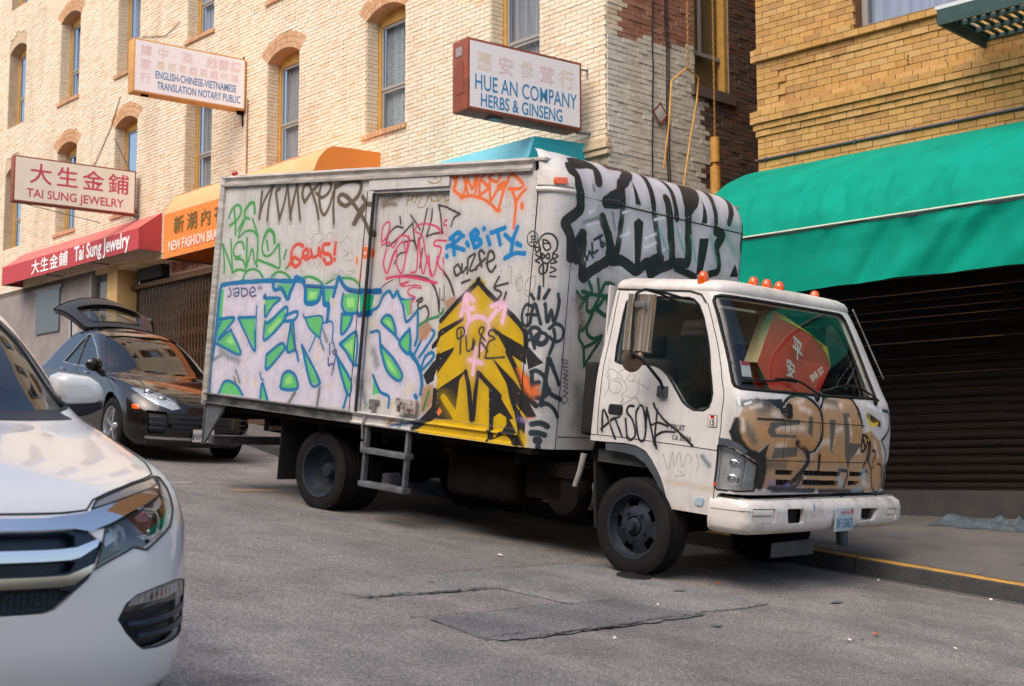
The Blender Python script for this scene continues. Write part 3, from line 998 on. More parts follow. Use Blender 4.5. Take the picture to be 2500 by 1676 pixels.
CAB_PAINT = """\
S gry 58 0 90,786 126,847 116,929 86,962
S gry 58 0 141,923 100,998 148,1020 205,988 201,945 160,933
S gry 58 0 191,922 139,897 141,841 193,818 248,841 252,898 191,922
S gry 58 0 259,954 224,998 312,1031 329,988 290,926
S gry 58 0 219,946 280,917 309,862 261,808
S gry 58 0 357,990 387,976 358,927
S gry 58 0 319,924 397,934 426,887 411,831 367,796 300,807
S gry 58 0 436,954 426,924 521,875
S gry 58 0 271,805 286,709
S gry 58 0 404,808 436,758
S blk 151 0 107,516 103,684 239,475
S blk 151 0 93,533 207,628
S blk 151 0 186,617 262,644
S blk 151 0 219,631 304,495
S blk 151 0 320,632 352,491
S blk 151 0 387,735 343,731 327,686 388,629 426,525 385,477 347,509
S blk 151 0 444,748 414,667 460,502 511,490 516,596 477,729 444,748
S blk 151 0 510,732 613,465
S blk 151 0 510,732 514,587
S blk 151 0 573,768 598,727 691,648 815,582 953,492
S blk 151 0 566,610 628,632 716,614
S blk 151 0 634,441 609,517 679,568 785,577
S blk 151 0 608,727 608,535 634,441
S gry 58 0 702,404 760,297 783,431 811,329 846,438 885,329 915,428 956,398 941,362
S gry 58 0 856,300 913,272 831,257
S gry 58 0 992,437 1022,371 1012,301
S gry 58 0 162,626 182,555
S gry 58 0 280,788 263,733 404,798 443,731
S dgy 325 93 1045,425 1115,365
S stn 302 232 754,208 1176,200
S stn 348 232 852,0 962,5
F tan 0 29 1308,709 1350,803 1449,860 1594,853 1722,800 1770,738 1785,795 1820,870 1943,913 2148,898 2295,834 2333,768 2311,621 2227,516 2130,500 2165,412 2119,368 2144,241 1635,230 1577,251 1579,465 1606,565 1509,502 1415,509 1330,594
F tan 0 29 2296,842 2475,943 2632,985 2804,942 2900,847 2949,740 2967,656 3099,682 3270,605 3360,478 3472,231 3278,187 3094,198 2157,210 2165,412 2337,547
S tn2 581 252 1353,638 1392,557 1467,518
S tn2 581 252 1574,620 1802,569 2215,575
S tn2 581 252 1924,844 2129,792 2199,692
S tn2 581 252 2332,746 2426,473
S tn2 581 252 2806,759 2879,600
S tn2 581 252 1702,439 2021,426
S tn2 581 252 2237,472 2687,459
S tn3 387 155 1635,776 1720,758
S tn3 387 155 1709,681 2056,682
S tn3 387 155 1717,546 1805,551
S tn3 387 155 2355,583 2475,587
S tn3 387 155 2832,514 2958,523
S tn3 387 155 2348,851 2633,869
S tn3 387 155 2509,678 2616,687
S tn3 387 155 2006,832 2145,807
F dg2 0 29 1611,712 1999,745 1999,709 1733,688 1661,665 1690,631 1951,629 1955,608 1622,608 1576,649
F dg2 0 29 2458,752 2496,756 2482,519 2507,477 2473,518
F dg2 0 29 2645,811 2758,815 2755,583 2956,574 2881,507 2800,445 2781,367 2707,475
F dg2 0 29 2127,770 2185,772 2186,619 2117,647
F dg2 0 29 1683,531 1988,543 1990,470 1651,452
F dg2 0 29 2879,822 2927,824 2887,769
S dg2 678 232 1365,680 1449,574
S dg2 678 232 1493,798 1591,816
S dg2 678 232 2455,920 2534,883
S dg2 678 232 1636,409 1837,404
F blk 0 39 1330,843 1415,872 1771,890 1770,752 1722,807 1595,860 1450,867 1343,802
F blk 0 39 1245,627 1286,707 1311,710 1330,594 1415,506 1514,499 1612,565 1585,465 1577,423 1500,435 1371,485 1277,560
F blk 0 39 1481,435 1596,437 1598,237 1525,229
S ink 387 136 1330,836 1413,843
S ink 387 136 1468,861 1738,837
S blk 145 10 1790,760 1780,809 1816,885 1971,935 2152,906 2301,819 2331,732 2313,606 2227,516 2144,500
S blk 145 10 2313,842 2450,961 2635,989 2812,951 2887,862 2947,747 2965,710
S blk 145 10 1472,733 1783,735
S blk 329 19 1983,568 2113,515 2159,427 2009,309 1930,258
S blk 329 19 2326,472 2329,367
S ink 290 77 2092,308 2051,264
S ink 290 77 1680,237 2032,242
S ink 290 77 1734,222 2316,212
S ink 290 77 2435,207 3099,190
S blk 174 10 2968,648 2961,523 3028,540 3076,619 3076,477 3025,383 3104,351
S blk 174 10 3028,540 2968,648 3103,588 3099,430
S blk 174 10 3159,525 3225,510 3182,430
S blk 126 10 3162,374 3259,414 3353,397 3402,275 3370,185 3244,220 3162,374
S blk 126 10 3332,590 3435,477 3375,316
S blk 126 10 3067,477 3160,382
S ink 213 39 3343,852 3494,830 3472,702 3309,606
S ink 213 39 2632,367 2777,352 2755,235
S blk 426 58 3072,797 3261,739
S yl2 97 10 3044,943 3078,828 3075,603
S yl2 213 19 3060,765 3134,729 3224,746
S lbl 484 194 2625,336 2714,258
S lbl 484 194 3033,351 3108,239
S lbl 484 194 2925,209 3052,215
S wht 174 58 1318,871 1323,828
S wht 174 58 1365,832 1413,850
S pur 174 116 1666,281 1943,257
S blk 532 77 1308,703 1297,640 1334,552 1436,482 1560,451
S blk 532 77 1574,437 1580,352 1572,251
S blk 213 29 1759,794 1800,869 1948,922 2142,914 2282,841 2332,746
S blk 213 29 2332,746 2332,622 2242,516
S blk 213 29 2314,850 2470,943 2629,981 2804,942 2900,847 2950,747
S blk 387 58 1975,572 2114,508 2149,419 2011,301
S tn3 252 136 1411,807 1506,834
S tn3 252 136 1342,719 1352,652
S tn3 252 136 1928,866 2058,887
S tn3 252 136 2477,936 2687,954
S tn3 252 136 2743,765 2776,645
S tn3 252 136 3181,589 3261,478
S tn3 252 136 3059,271 3160,238
S tn2 484 232 1503,688 1536,591
S tn2 484 232 2045,573 2186,575
S tn2 484 232 2549,580 2656,459
S tn2 484 232 3218,430 3330,268
S wht 290 116 3093,886 3302,851
S wht 290 116 3328,795 3382,717"""

# ---------------------------------------------------------------- spray paint raster (flat print made by the script itself)
PC = {'brn': srgb(96, 84, 68), 'grn': srgb(70, 150, 78), 'red': srgb(208, 84, 66), 'org': srgb(228, 112, 56), 'gry': srgb(150, 146, 140),
      'lav': srgb(206, 199, 212), 'dgy': srgb(120, 130, 134), 'gr2': srgb(100, 190, 112), 'gr4': srgb(150, 215, 125), 'gr3': srgb(20, 170, 110),
      'blu': srgb(28, 112, 162), 'nvy': srgb(52, 74, 120), 'dbl': srgb(14, 92, 148), 'dsk': srgb(66, 60, 54), 'pnk': srgb(200, 66, 104),
      'obr': srgb(176, 128, 90), 'ong': srgb(226, 122, 64), 'ygr': srgb(58, 130, 82), 'yel': srgb(204, 166, 14), 'yhl': srgb(190, 170, 60),
      'blk': srgb(34, 34, 36), 'ppk': srgb(230, 186, 206), 'cyn': srgb(20, 122, 180), 'oli': srgb(150, 134, 70), 'drt': srgb(110, 98, 84),
      'ink': srgb(40, 52, 60), 'nv2': srgb(36, 48, 60), 'pur': srgb(140, 120, 180), 'sil': srgb(196, 194, 200), 'wsp': srgb(226, 228, 236),
      'sl2': srgb(205, 205, 212), 'gr5': srgb(120, 170, 160), 'wht': srgb(236, 236, 240), 'rst': srgb(92, 62, 52), 'gtg': srgb(18, 84, 62),
      'tan': srgb(184, 148, 112), 'tn2': srgb(196, 144, 90), 'tn3': srgb(226, 208, 192), 'dg2': srgb(98, 96, 90), 'yl2': srgb(232, 200, 40),
      'stn': srgb(198, 180, 160), 'lbl': srgb(150, 178, 190)}


def smooth_line(P, k=5):
    P = np.asarray(P, float)
    if len(P) < 3: return P
    Q = np.vstack([2 * P[0] - P[1], P, 2 * P[-1] - P[-2]]); out = []
    for i in range(1, len(Q) - 2):
        p0, p1, p2, p3 = Q[i - 1:i + 3]
        for j in range(k):
            t = j / k
            out.append(0.5 * (2 * p1 + (p2 - p0) * t + (2 * p0 - 5 * p1 + 4 * p2 - p3) * t * t + (3 * p1 - p0 - 3 * p2 + p3) * t ** 3))
    out.append(P[-1])
    return np.array(out)


def grid_noise(h, w, cell, seed):
    r = np.random.default_rng(seed); gh, gw = int(h / cell) + 3, int(w / cell) + 3
    g = r.random((gh, gw)); y = np.arange(h) / cell; x = np.arange(w) / cell
    yi, xi = y.astype(int), x.astype(int); fy = (y - yi)[:, None]; fx = (x - xi)[None]
    fy = fy * fy * (3 - 2 * fy); fx = fx * fx * (3 - 2 * fx)
    a = g[yi][:, xi]; b = g[yi][:, xi + 1]; c = g[yi + 1][:, xi]; d = g[yi + 1][:, xi + 1]
    return a * (1 - fy) * (1 - fx) + b * (1 - fy) * fx + c * fy * (1 - fx) + d * fy * fx


def raster(name, data, t0, t1, s0, s1, res, extra=None, pre=None):
    w, h = int((t1 - t0) * res), int((s1 - s0) * res)
    img = np.zeros((h, w, 4), np.float32); img[..., :3] = 0.5
    nz = (grid_noise(h, w, 3, 1) - 0.5) * 0.6 + (grid_noise(h, w, 9, 2) - 0.5) * 0.5 + (np.random.default_rng(3).random((h, w)) - 0.5) * 0.5
    jit = grid_noise(h, w, 26, 4); spk = np.random.default_rng(9).random((h, w))
    items = list(pre or [])
    for ln in data.strip().split('\n'):
        p = ln.split()
        items.append((p[0], p[1], int(p[2]) / 1e4, int(p[3]) / 1e4, [tuple(int(q) / 1000 for q in x.split(',')) for x in p[4:]]))
    items += list(extra or [])
    for kind, col, wd, so, pts in items:
        P = (np.array(pts, float) - (t0, s0)) * res
        r = wd * res / 2 * (1.3 if col in ('blk', 'ink') else 1.08); s = max(so * res * 1.5, 1.0)
        if kind == 'S': P = smooth_line(P)
        m = r + s * 2 + (16 if wd > 0.012 else 3)
        x0, y0 = np.maximum((P.min(0) - m).astype(int), 0); x1, y1 = np.minimum((P.max(0) + m).astype(int) + 1, (w, h))
        if x1 <= x0 or y1 <= y0: continue
        yy, xx = np.mgrid[y0:y1, x0:x1]; xx = xx + 0.5; yy = yy + 0.5
        d = np.full(xx.shape, 1e9)
        n = len(P); rng = range(n - 1) if kind == 'S' else range(n)
        for i in rng:
            a, b = P[i], P[(i + 1) % n]; ab = b - a; L2 = ab @ ab
            if L2 < 1e-9 and n > 1: continue
            lo = np.minimum(a, b) - m; hi = np.maximum(a, b) + m
            if kind == 'S':
                ix0, iy0 = max(int(lo[0]) - x0, 0), max(int(lo[1]) - y0, 0); ix1, iy1 = int(hi[0]) - x0 + 1, int(hi[1]) - y0 + 1
                sl_ = (slice(iy0, max(iy1, 0)), slice(ix0, max(ix1, 0)))
            else:
                sl_ = (slice(None), slice(None))
            X, Y = xx[sl_], yy[sl_]
            if X.size == 0: continue
            tt = np.clip(((X - a[0]) * ab[0] + (Y - a[1]) * ab[1]) / L2, 0, 1)
            d[sl_] = np.minimum(d[sl_], np.hypot(X - a[0] - ab[0] * tt, Y - a[1] - ab[1] * tt))
        if kind == 'F':
            ins = in_poly(xx, yy, P); d = np.where(ins, -d, d); r = 0
        else:
            r = r * (0.86 + 0.28 * jit[y0:y1, x0:x1])
        q = (d - r) / s + nz[y0:y1, x0:x1] * 0.9
        c = 1 - np.clip((q + 1) / 2, 0, 1); c = c * c * (3 - 2 * c)
        if wd > 0.012:      # overspray: a thin speckled mist round the stroke
            hw = 5.0 + r.mean() * 1.3 if kind == 'S' else 7.0
            mist = np.exp(-(np.maximum(d - (r if kind == 'S' else 0), 0) / hw) ** 1.3) * (0.10 + 0.30 * (spk[y0:y1, x0:x1] > 0.80))
            c = np.maximum(c, mist * (1.0 if so < 0.012 else 0.4))
        if so > 0.012: c = c * (0.9 if kind == 'F' else 0.85)
        c = (c * (0.975 + 0.025 * jit[y0:y1, x0:x1]))[..., None]
        rgb = np.array(PC[col] if isinstance(col, str) else col)[None, None] * (0.92 + 0.16 * jit[y0:y1, x0:x1, None])
        R = img[y0:y1, x0:x1]
        A0 = R[..., 3:4]; A = c + A0 * (1 - c)
        R[..., :3] = (rgb * c + R[..., :3] * A0 * (1 - c)) / np.maximum(A, 1e-5)
        R[..., 3:4] = A
    im = bpy.data.images.new(name, w, h, alpha=True, float_buffer=True)
    im.colorspace_settings.name = 'Non-Color'; im.alpha_mode = 'CHANNEL_PACKED'
    im.pixels.foreach_set(img.ravel()); im.update(); im.pack()
    return im


def painted_mat(name, im, base, base2, rough=0.42, coat=0.0, dirt=0.35):
    """old vehicle paint, weathered, with the spray paint over it"""
    m, n, l, b = newmat(name)
    t = noise(n, l, 2.2, 8, 0.7); r = ramp(n, l, t.outputs['Fac'], [(0.35, base), (0.72, base2)])
    st = noise(n, l, 5.0, 6, 0.7, stretch=(3.0, 3.0, 0.25)); rs = ramp(n, l, st.outputs['Fac'], [(0.52, (0, 0, 0)), (0.80, (1, 1, 1))])
    dm = n.new('ShaderNodeMath'); dm.operation = 'MULTIPLY'; dm.inputs[1].default_value = dirt; l.new(rs.outputs[0], dm.inputs[0])
    c0 = mixc(n, l, dm.outputs[0], r.outputs[0], (0.16, 0.14, 0.12))
    sp = noise(n, l, 38.0, 4, 0.75); rsp = ramp(n, l, sp.outputs['Fac'], [(0.66, (0, 0, 0)), (0.74, (1, 1, 1))])
    dm2 = n.new('ShaderNodeMath'); dm2.operation = 'MULTIPLY'; dm2.inputs[1].default_value = 0.45; l.new(rsp.outputs[0], dm2.inputs[0])
    ti = n.new('ShaderNodeTexImage'); ti.image = im; ti.interpolation = 'Linear'; ti.extension = 'EXTEND'
    uv = n.new('ShaderNodeUVMap'); uv.uv_map = 'UVMap'; l.new(uv.outputs[0], ti.inputs[0])
    c1 = mixc(n, l, ti.outputs['Alpha'], c0, ti.outputs['Color'])
    c2 = mixc(n, l, dm2.outputs[0], c1, (0.12, 0.11, 0.10))
    l.new(c2, b.inputs['Base Color'])
    b.inputs['Roughness'].default_value = rough; b.inputs['Coat Weight'].default_value = coat; b.inputs['Coat Roughness'].default_value = 0.08
    b.inputs['Specular IOR Level'].default_value = 0.4
    w = noise(n, l, 1.6, 3, 0.5); k = bump(n, l, b, w.outputs['Fac'], 0.25, 0.02)
    w2 = noise(n, l, 90, 3, 0.6); bump(n, l, b, w2.outputs['Fac'], 0.08, 0.002, k)
    K[name] = m
    return m

# ================================================================= the truck
# standing on the sloping road: x forward, y to the far side, z up, origin under the rear of the box
TRM = Matrix(((0.73040, 0.67776, 0.08459, -3.1814), (-0.67271, 0.73528, -0.08266, 13.5240), (-0.11822, 0.00348, 0.99298, -0.1055), (0, 0, 0, 1)))


def lift(S, dz=HG):
    def f(t, s):
        P = S(t, s); P = P.copy(); P[..., 2] += dz
        return P
    return f


nose_l, cab_l, bmp_r = lift(nose), lift(CAB), lift(BMP)
BSH = 0.062
bmp_l = lambda t, s: bmp_r(t, s - BSH)
FT = 0.004
# ---- extra hand-sprayed flecks inside the big piece
ex = []
rr = random.Random(5)
for i in range(170):
    t = rr.uniform(0.15, 3.05); w = rr.uniform(0.18, 1.12)
    if 2.2 < t < 2.4: continue
    c = rr.choice(['yl_', 'yl_', 'pk_', 'pk_', 'wh_', 'gy_'])
    a = rr.uniform(1.0, 2.2); L = rr.uniform(0.02, 0.06)
    ex.append(('S', c, rr.uniform(0.009, 0.016), 0.004, [(t, w), (t + math.cos(a) * L, w + math.sin(a) * L)]))
PC['yl_'] = srgb(214, 196, 110); PC['pk_'] = srgb(222, 170, 190); PC['wh_'] = srgb(228, 224, 230); PC['gy_'] = srgb(176, 182, 192)
data_lines = BOX_PAINT.strip().split('\n')
k0 = next(i for i, l_ in enumerate(data_lines) if ' lav ' in l_)
k1 = max(i for i, l_ in enumerate(data_lines[:k0 + 3]) if ' lav ' in l_)
pre = []
for j in range(60):          # faint soft smudges on the bare paint
    t = rr.uniform(0.05, 6.9); w = rr.uniform(0.1, 2.3)
    pre.append(('S', (0.40, 0.38, 0.35), rr.uniform(0.02, 0.10), rr.uniform(0.03, 0.10), [(t, w), (t + rr.uniform(-0.1, 0.1), w + rr.uniform(-0.25, 0.1))]))
pre = pre[:26]
first = '\n'.join(data_lines[:k1 + 1]); rest = '\n'.join(data_lines[k1 + 1:])


def parse(txt):
    out = []
    for ln in txt.strip().split('\n'):
        p = ln.split()
        out.append((p[0], p[1], int(p[2]) / 1e4, int(p[3]) / 1e4, [tuple(int(q) / 1000 for q in x.split(',')) for x in p[4:]]))
    return out


BT0, BT1, BS0, BS1 = -0.05, 7.35, -0.02, 2.42
im_box = raster('box_spray_paint', rest, BT0, BT1, BS0, BS1, 400, pre=pre + parse(first) + ex)
CT0, CT1, CS0, CS1 = 0.0, CAB.tot, 0.0, CAB.S
im_cab = raster('cab_spray_paint', CAB_PAINT, CT0, CT1, CS0, CS1, 400)
WHB, WHB2 = srgb(210, 207, 204), srgb(184, 180, 177)
M_BOX = painted_mat('weathered white box paint with graffiti', im_box, WHB, WHB2, 0.45, 0.0, 0.5)
M_CAB = painted_mat('white cab paint with graffiti', im_cab, srgb(219, 216, 213), srgb(200, 196, 192), 0.32, 0.2, 0.34)
M_WHT = mat('old white paint', srgb(216, 210, 204), 0.4, col2=srgb(170, 163, 154), scale=3.0, lo=0.45, hi=0.85, coat=0.15, bmp=0.1)
M_ROOF = mat('box roof paint', srgb(214, 208, 200), 0.5, col2=srgb(150, 142, 132), scale=2.5)
M_ALU = mat('weathered aluminium', srgb(176, 172, 168), 0.42, 0.7, col2=srgb(120, 114, 108), scale=12, stretch=(1, 1, 4))
M_GSTEEL = mat('grey painted steel', srgb(118, 122, 126), 0.5, 0.3, col2=srgb(84, 86, 88), scale=9)
M_BLK = mat('black rubber', (0.018, 0.018, 0.019), 0.8, col2=(0.028, 0.027, 0.026), scale=9, bmp=0.2, spec=0.15)
M_TYRE = mat('tyre rubber', (0.011, 0.011, 0.012), 0.8, col2=(0.022, 0.021, 0.021), scale=5, bmp=0.25, bscale=90, spec=0.12)
M_RIM = mat('dark grey wheel steel', (0.030, 0.036, 0.050), 0.55, 0.25, col2=(0.008, 0.009, 0.011), scale=10, lo=0.4, hi=0.8, spec=0.25)
M_RIML = mat('worn blue grey wheel steel', (0.035, 0.045, 0.062), 0.6, 0.3, col2=(0.012, 0.015, 0.02), scale=8)
M_CHAS = mat('dirty chassis steel', (0.006, 0.005, 0.0045), 0.9, col2=(0.014, 0.011, 0.009), scale=7, bmp=0.3, spec=0.08)
M_FLARE = mat('grey plastic wheel arch trim', (0.075, 0.09, 0.105), 0.55, col2=(0.05, 0.056, 0.062), scale=9)
M_SEAM = mat('dark panel gap', (0.02, 0.018, 0.016), 0.9)
M_RAILTRIM = mat('side rail paint', srgb(204, 198, 190), 0.4, 0.1, col2=srgb(140, 132, 122), scale=6, stretch=(0.6, 1, 3))
M_AMB = mat('amber lens', srgb(226, 96, 14), 0.2, col2=srgb(200, 70, 8), scale=20, coat=0.8)
M_REDL = mat('red lens', srgb(190, 30, 20), 0.2, coat=0.8)
M_CHROME = mat('chrome', (0.78, 0.78, 0.79), 0.06, 1.0)
M_BRONZE = mat('bronze tinted polished metal', (0.95, 0.84, 0.70), 0.12, 0.85)
M_INT = mat('cab interior plastic', (0.045, 0.05, 0.05), 0.7)
M_SEAT = mat('seat cloth', (0.05, 0.055, 0.06), 0.9)
M_LINER = mat('door lining', (0.26, 0.33, 0.32), 0.8)
M_REFL = mat('lamp reflector', (0.78, 0.79, 0.80), 0.25, 0.35, col2=(0.5, 0.52, 0.55), scale=14)
M_GL = glass_mat('tinted vehicle glass', (0.82, 0.93, 0.90), 0.9, 1.45, 0.01, 0.03)
M_WS = glass_mat('windshield glass', (0.88, 0.93, 0.91), 0.80, 1.45, 0.01, 0.02)
M_CLR = glass_mat('clear lamp glass', (0.85, 0.87, 0.87), 0.9, 1.5, 0.03, 0.08)
M_BEIGE = mat('masking sheet', srgb(196, 176, 150), 0.8)

truck = thing('box_truck', 'white box truck covered in graffiti, parked nose downhill at the kerb', 'truck', TRM)

# ---- cargo box
td0, td1, tw1 = 2.335, 3.302, 2.075
hole = [(td0, 0.115), (td1, 0.105), (td1, tw1), (td0, tw1)]
uvb = (BT0, BT1, BS0, BS1)
panel('box_side', nose_l, [(0.04, 0.10), (TL, 0.10), (TL, 2.205), (0.04, 2.205)], M_BOX, truck, holes=[hole], step=0.25, off=0.0, depth=0.035, uv=uvb)
panel('side_door', nose_l, [(td0 - 0.03, 0.10), (td1 + 0.03, 0.09), (td1 + 0.03, tw1 + 0.02), (td0 - 0.03, tw1 + 0.02)], M_BOX, truck, step=0.25, off=-0.045, depth=0.02, uv=uvb)
bpy.data.objects['side_door']['label'] = 'recessed sliding side door painted over'
panel('door_header', nose_l, [(2.27, tw1 + 0.025), (3.305, tw1 + 0.035), (3.305, 2.20), (2.27, 2.20)], M_BOX, truck, step=0.3, off=0.022, depth=0.03, uv=uvb)
panel('door_post', nose_l, [(td0 - 0.075, 0.10), (td0, 0.10), (td0, tw1 + 0.02), (td0 - 0.075, tw1 + 0.02)], M_BOX, truck, step=0.3, off=0.016, depth=0.02, uv=uvb)
mb = MB()
mb.box((td0 - 0.012, -0.018, HG + 0.11), (td0 + 0.012, 0.0, HG + tw1))
mb.box((td0 - 0.085, -0.018, HG + 0.11), (td0 - 0.077, 0.0, HG + tw1 + 0.02))
mb.build('door_track', M_SEAM, truck)
sd_ = bpy.data.objects['side_door']
M_GRAILX = mat('stained lock plate', srgb(176, 168, 162), 0.5, col2=srgb(104, 74, 66), scale=16, lo=0.45, hi=0.6)
hd = MB(); hd.box((2.47, 0.018, HG + 0.20), (2.60, 0.035, HG + 0.235)); hd.box((2.49, 0.005, HG + 0.14), (2.56, 0.03, HG + 0.20))
hd.build('latch', M_ALU, sd_, bevel=0.004)
hd = MB(); hd.box((2.86, 0.0, HG + 0.15), (3.10, 0.03, HG + 0.27)); hd.lathe([(0, -0.03), (0.035, -0.03), (0.035, 0.0)], 'y', (2.90, 0.0, HG + 0.24), 14)
hd.box((2.93, -0.02, HG + 0.13), (2.97, 0.0, HG + 0.22)); hd.build('door_lock', M_GRAILX, sd_, bevel=0.004)
# corner column and rounded front, one skin; rounded over at the top
Tend = TL + 2 * TC * math.pi / 2 + (TWD - 2 * TC)
nt_, nw_ = 90, 44
ts = np.concatenate([np.linspace(TL, TL + 0.34, 18), np.linspace(TL + 0.36, Tend - 0.36, 34), np.linspace(Tend - 0.34, Tend, 18)])
ws = np.concatenate([np.linspace(0.0, 2.04, 24), NT - NR + NR * np.sin(np.linspace(0, math.pi / 2, 16))])
TT_, WW_ = np.meshgrid(ts, ws); P = nose_l(TT_.ravel(), WW_.ravel())
rr2 = np.random.default_rng(4)
bulge = (grid_noise(len(ws), len(ts), 7, 8) - 0.5) * 0.012
Nn = snormal(nose_l, TT_.ravel(), WW_.ravel()); P = P + Nn * (bulge.ravel()[:, None])
nc = len(ts); F = [(j * nc + i, j * nc + i + 1, (j + 1) * nc + i + 1, (j + 1) * nc + i) for j in range(len(ws) - 1) for i in range(nc - 1)]
V = [tuple(p) for p in P]; UV = [((a - BT0) / (BT1 - BT0), (b - BS0) / (BS1 - BS0)) for a, b in zip(TT_.ravel(), WW_.ravel())]
top = list(range((len(ws) - 1) * nc, len(ws) * nc))
for k_ in (0.5, 1.0):      # close the top backwards on to the box roof
    base = len(V)
    for i_, j_ in enumerate(top):
        p = np.array(V[top[i_]] if k_ == 0.5 else V[(len(ws) - 1) * nc + i_]); p = P[(len(ws) - 1) * nc + i_]
        q = np.array([TL - 0.12, p[1], HG + NT - 0.0]); r_ = p + (q - p) * k_; V.append(tuple(r_)); UV.append(UV[(len(ws) - 1) * nc + i_])
    prev = (len(ws) - 1) * nc if k_ == 0.5 else base - nc
    F += [(prev + i, prev + i + 1, base + i + 1, base + i) for i in range(nc - 1)]
nose_o = mesh_obj('box_nose', V, F, M_BOX, truck, 50, UV)
nose_o['label'] = 'rounded nose of the cargo box sprayed with big black letters'
mb = MB()
ribbon(mb, nose_l, [(TL + 0.33, 2.035), (Tend - 0.05, 2.035)], 0.006, 0.0, 0.1)
ribbon(mb, nose_l, [(TL + 0.34, 0.0), (TL + 0.34, 2.03)], 0.004, 0.0, 0.2)
ribbon(mb, nose_l, [(TL, 0.02), (TL, 2.2)], 0.004, 0.0, 0.2)
ribbon(mb, nose_l, [(TL + 0.36, 0.10), (Tend - 0.3, 0.10)], 0.005, 0.0, 0.2)
mb.build('nose_seam', M_SEAM, truck, smooth=60)
mb = MB()
for i in range(58):
    t = TL + 0.40 + i * 0.045; s = 2.052 + rr.uniform(-0.01, 0.02)
    p = nose_l(np.array([t]), np.array([s]))[0]; mb.sphere(p, 0.006, 6, 4)
for (t, a, b_) in ((TL - 0.03, 0.12, 2.15), (TL - 0.33, 0.12, 2.15), (0.08, 0.12, 2.15), (TL - 0.95, 0.12, 1.2)):
    k_ = a
    while k_ < b_:
        p = nose_l(np.array([t]), np.array([k_]))[0]; mb.sphere(p, 0.0055, 6, 4); k_ += 0.075
for k_ in range(40):
    t = 3.36 + k_ * 0.024 * 1.0
    p = nose_l(np.array([t]), np.array([0.135 + 0.0 * k_]))[0]; mb.sphere(p, 0.005, 6, 4)
o = mb.build('rivet', M_ALU, truck, smooth=60); o['kind'] = 'stuff'
# column cap with side marker
mb = MB(); ribbon(mb, nose_l, [(TL - 0.01, 2.055), (TL + 0.31, 2.055)], 0.022, 0.004, 0.03, seg=8); mb.build('column_moulding', M_WHT, truck, smooth=60)
panel('column_cap', nose_l, [(TL - 0.005, 2.09), (TL + 0.31, 2.09), (TL + 0.31, 2.17), (TL + 0.22, 2.21), (TL - 0.005, 2.21)], M_WHT, truck, off=0.012, depth=0.03, step=0.05)
panel('marker_light', nose_l, rounded([(4.445, 2.098), (4.548, 2.103), (4.548, 2.150), (4.445, 2.145)], 0.012), M_AMB, truck, off=0.03, depth=0.03, step=0.03)
# top rail: gutter profile run along the side
prof = [(-0.002, 2.20), (-0.035, 2.20), (-0.038, 2.222), (-0.018, 2.226), (-0.012, 2.262), (-0.040, 2.285), (-0.034, 2.296), (0.03, 2.30), (0.03, 2.20)]
mb = MB(); n_ = len(prof); V = []
for x in np.linspace(0.0, 4.24, 9):
    V += [(x, y, HG + z) for y, z in prof]
F = [(i * n_ + k, (i + 1) * n_ + k, (i + 1) * n_ + (k + 1) % n_, i * n_ + (k + 1) % n_) for i in range(8) for k in range(n_)]
F += [tuple(range(n_)), tuple(8 * n_ + k for k in range(n_))[::-1]]
mb.add(V, F); mb.build('top_rail', M_RAILTRIM, truck)
# bottom rail with ledge
MRB = M_BOX
prof = [(0.0, 0.105), (-0.030, 0.100), (-0.034, 0.088), (-0.012, 0.080), (-0.012, 0.030), (-0.030, 0.022), (-0.034, 0.0), (0.03, 0.0), (0.03, 0.105)]
M_GRAIL = mat('grimy rail', srgb(112, 110, 106), 0.5, 0.3, col2=srgb(46, 52, 48), scale=5, lo=0.4, hi=0.6, stretch=(1, 1, 2))
for xa, xb, mm in ((-0.01, 2.30, M_GRAIL), (2.303, TL, M_BOX)):
    V = []; UV = []; n_ = len(prof)
    for x in np.linspace(xa, xb, 12):
        for y, z in prof:
            V.append((x, y, HG + z)); UV.append(((x - BT0) / (BT1 - BT0), (z - BS0) / (BS1 - BS0)))
    F = [(i * n_ + k, (i + 1) * n_ + k, (i + 1) * n_ + (k + 1) % n_, i * n_ + (k + 1) % n_) for i in range(11) for k in range(n_)]
    F += [tuple(range(n_)), tuple(11 * n_ + k for k in range(n_))[::-1]]
    mesh_obj('bottom_rail', V, F, mm, truck, None, UV)
mb = MB(); mb.box((0.0, -0.041, HG + 0.092), (3.2, -0.028, HG + 0.102)); mb.box((0.0, -0.04, HG + 0.004), (3.2, -0.032, HG + 0.012)); mb.build('rail_lip', M_ALU, truck)
# rear post, rear wall, roof, floor, far side
mb = MB(); mb.box((-0.045, -0.03, HG - 0.02), (0.04, 0.05, HG + 2.31)); mb.build('rear_post', M_RAILTRIM, truck, bevel=0.012)
mb = MB(); mb.box((-0.045, TWD - 0.05, HG - 0.02), (0.04, TWD + 0.03, HG + 2.31)); mb.build('rear_post', M_RAILTRIM, truck, bevel=0.012)
box('rear_door', (-0.03, 0.05, HG + 0.02), (0.02, TWD - 0.05, HG + 2.2), M_WHT, truck)
box('box_roof', (-0.04, 0.0, HG + 2.285), (TL + 0.05, TWD, HG + 2.315), M_ROOF, truck, bevel=0.008)
box('box_floor', (-0.02, 0.02, HG - 0.05), (TL + 0.15, TWD - 0.02, HG + 0.0), M_CHAS, truck)
box('box_side', (0.0, TWD - 0.03, HG), (TL, TWD, HG + 2.29), M_WHT, truck)
mb = MB(); mb.sphere((0.13, 0.02, HG + 2.335), 0.032, 10, 6); mb.build('marker_light', M_REDL, truck, smooth=60)
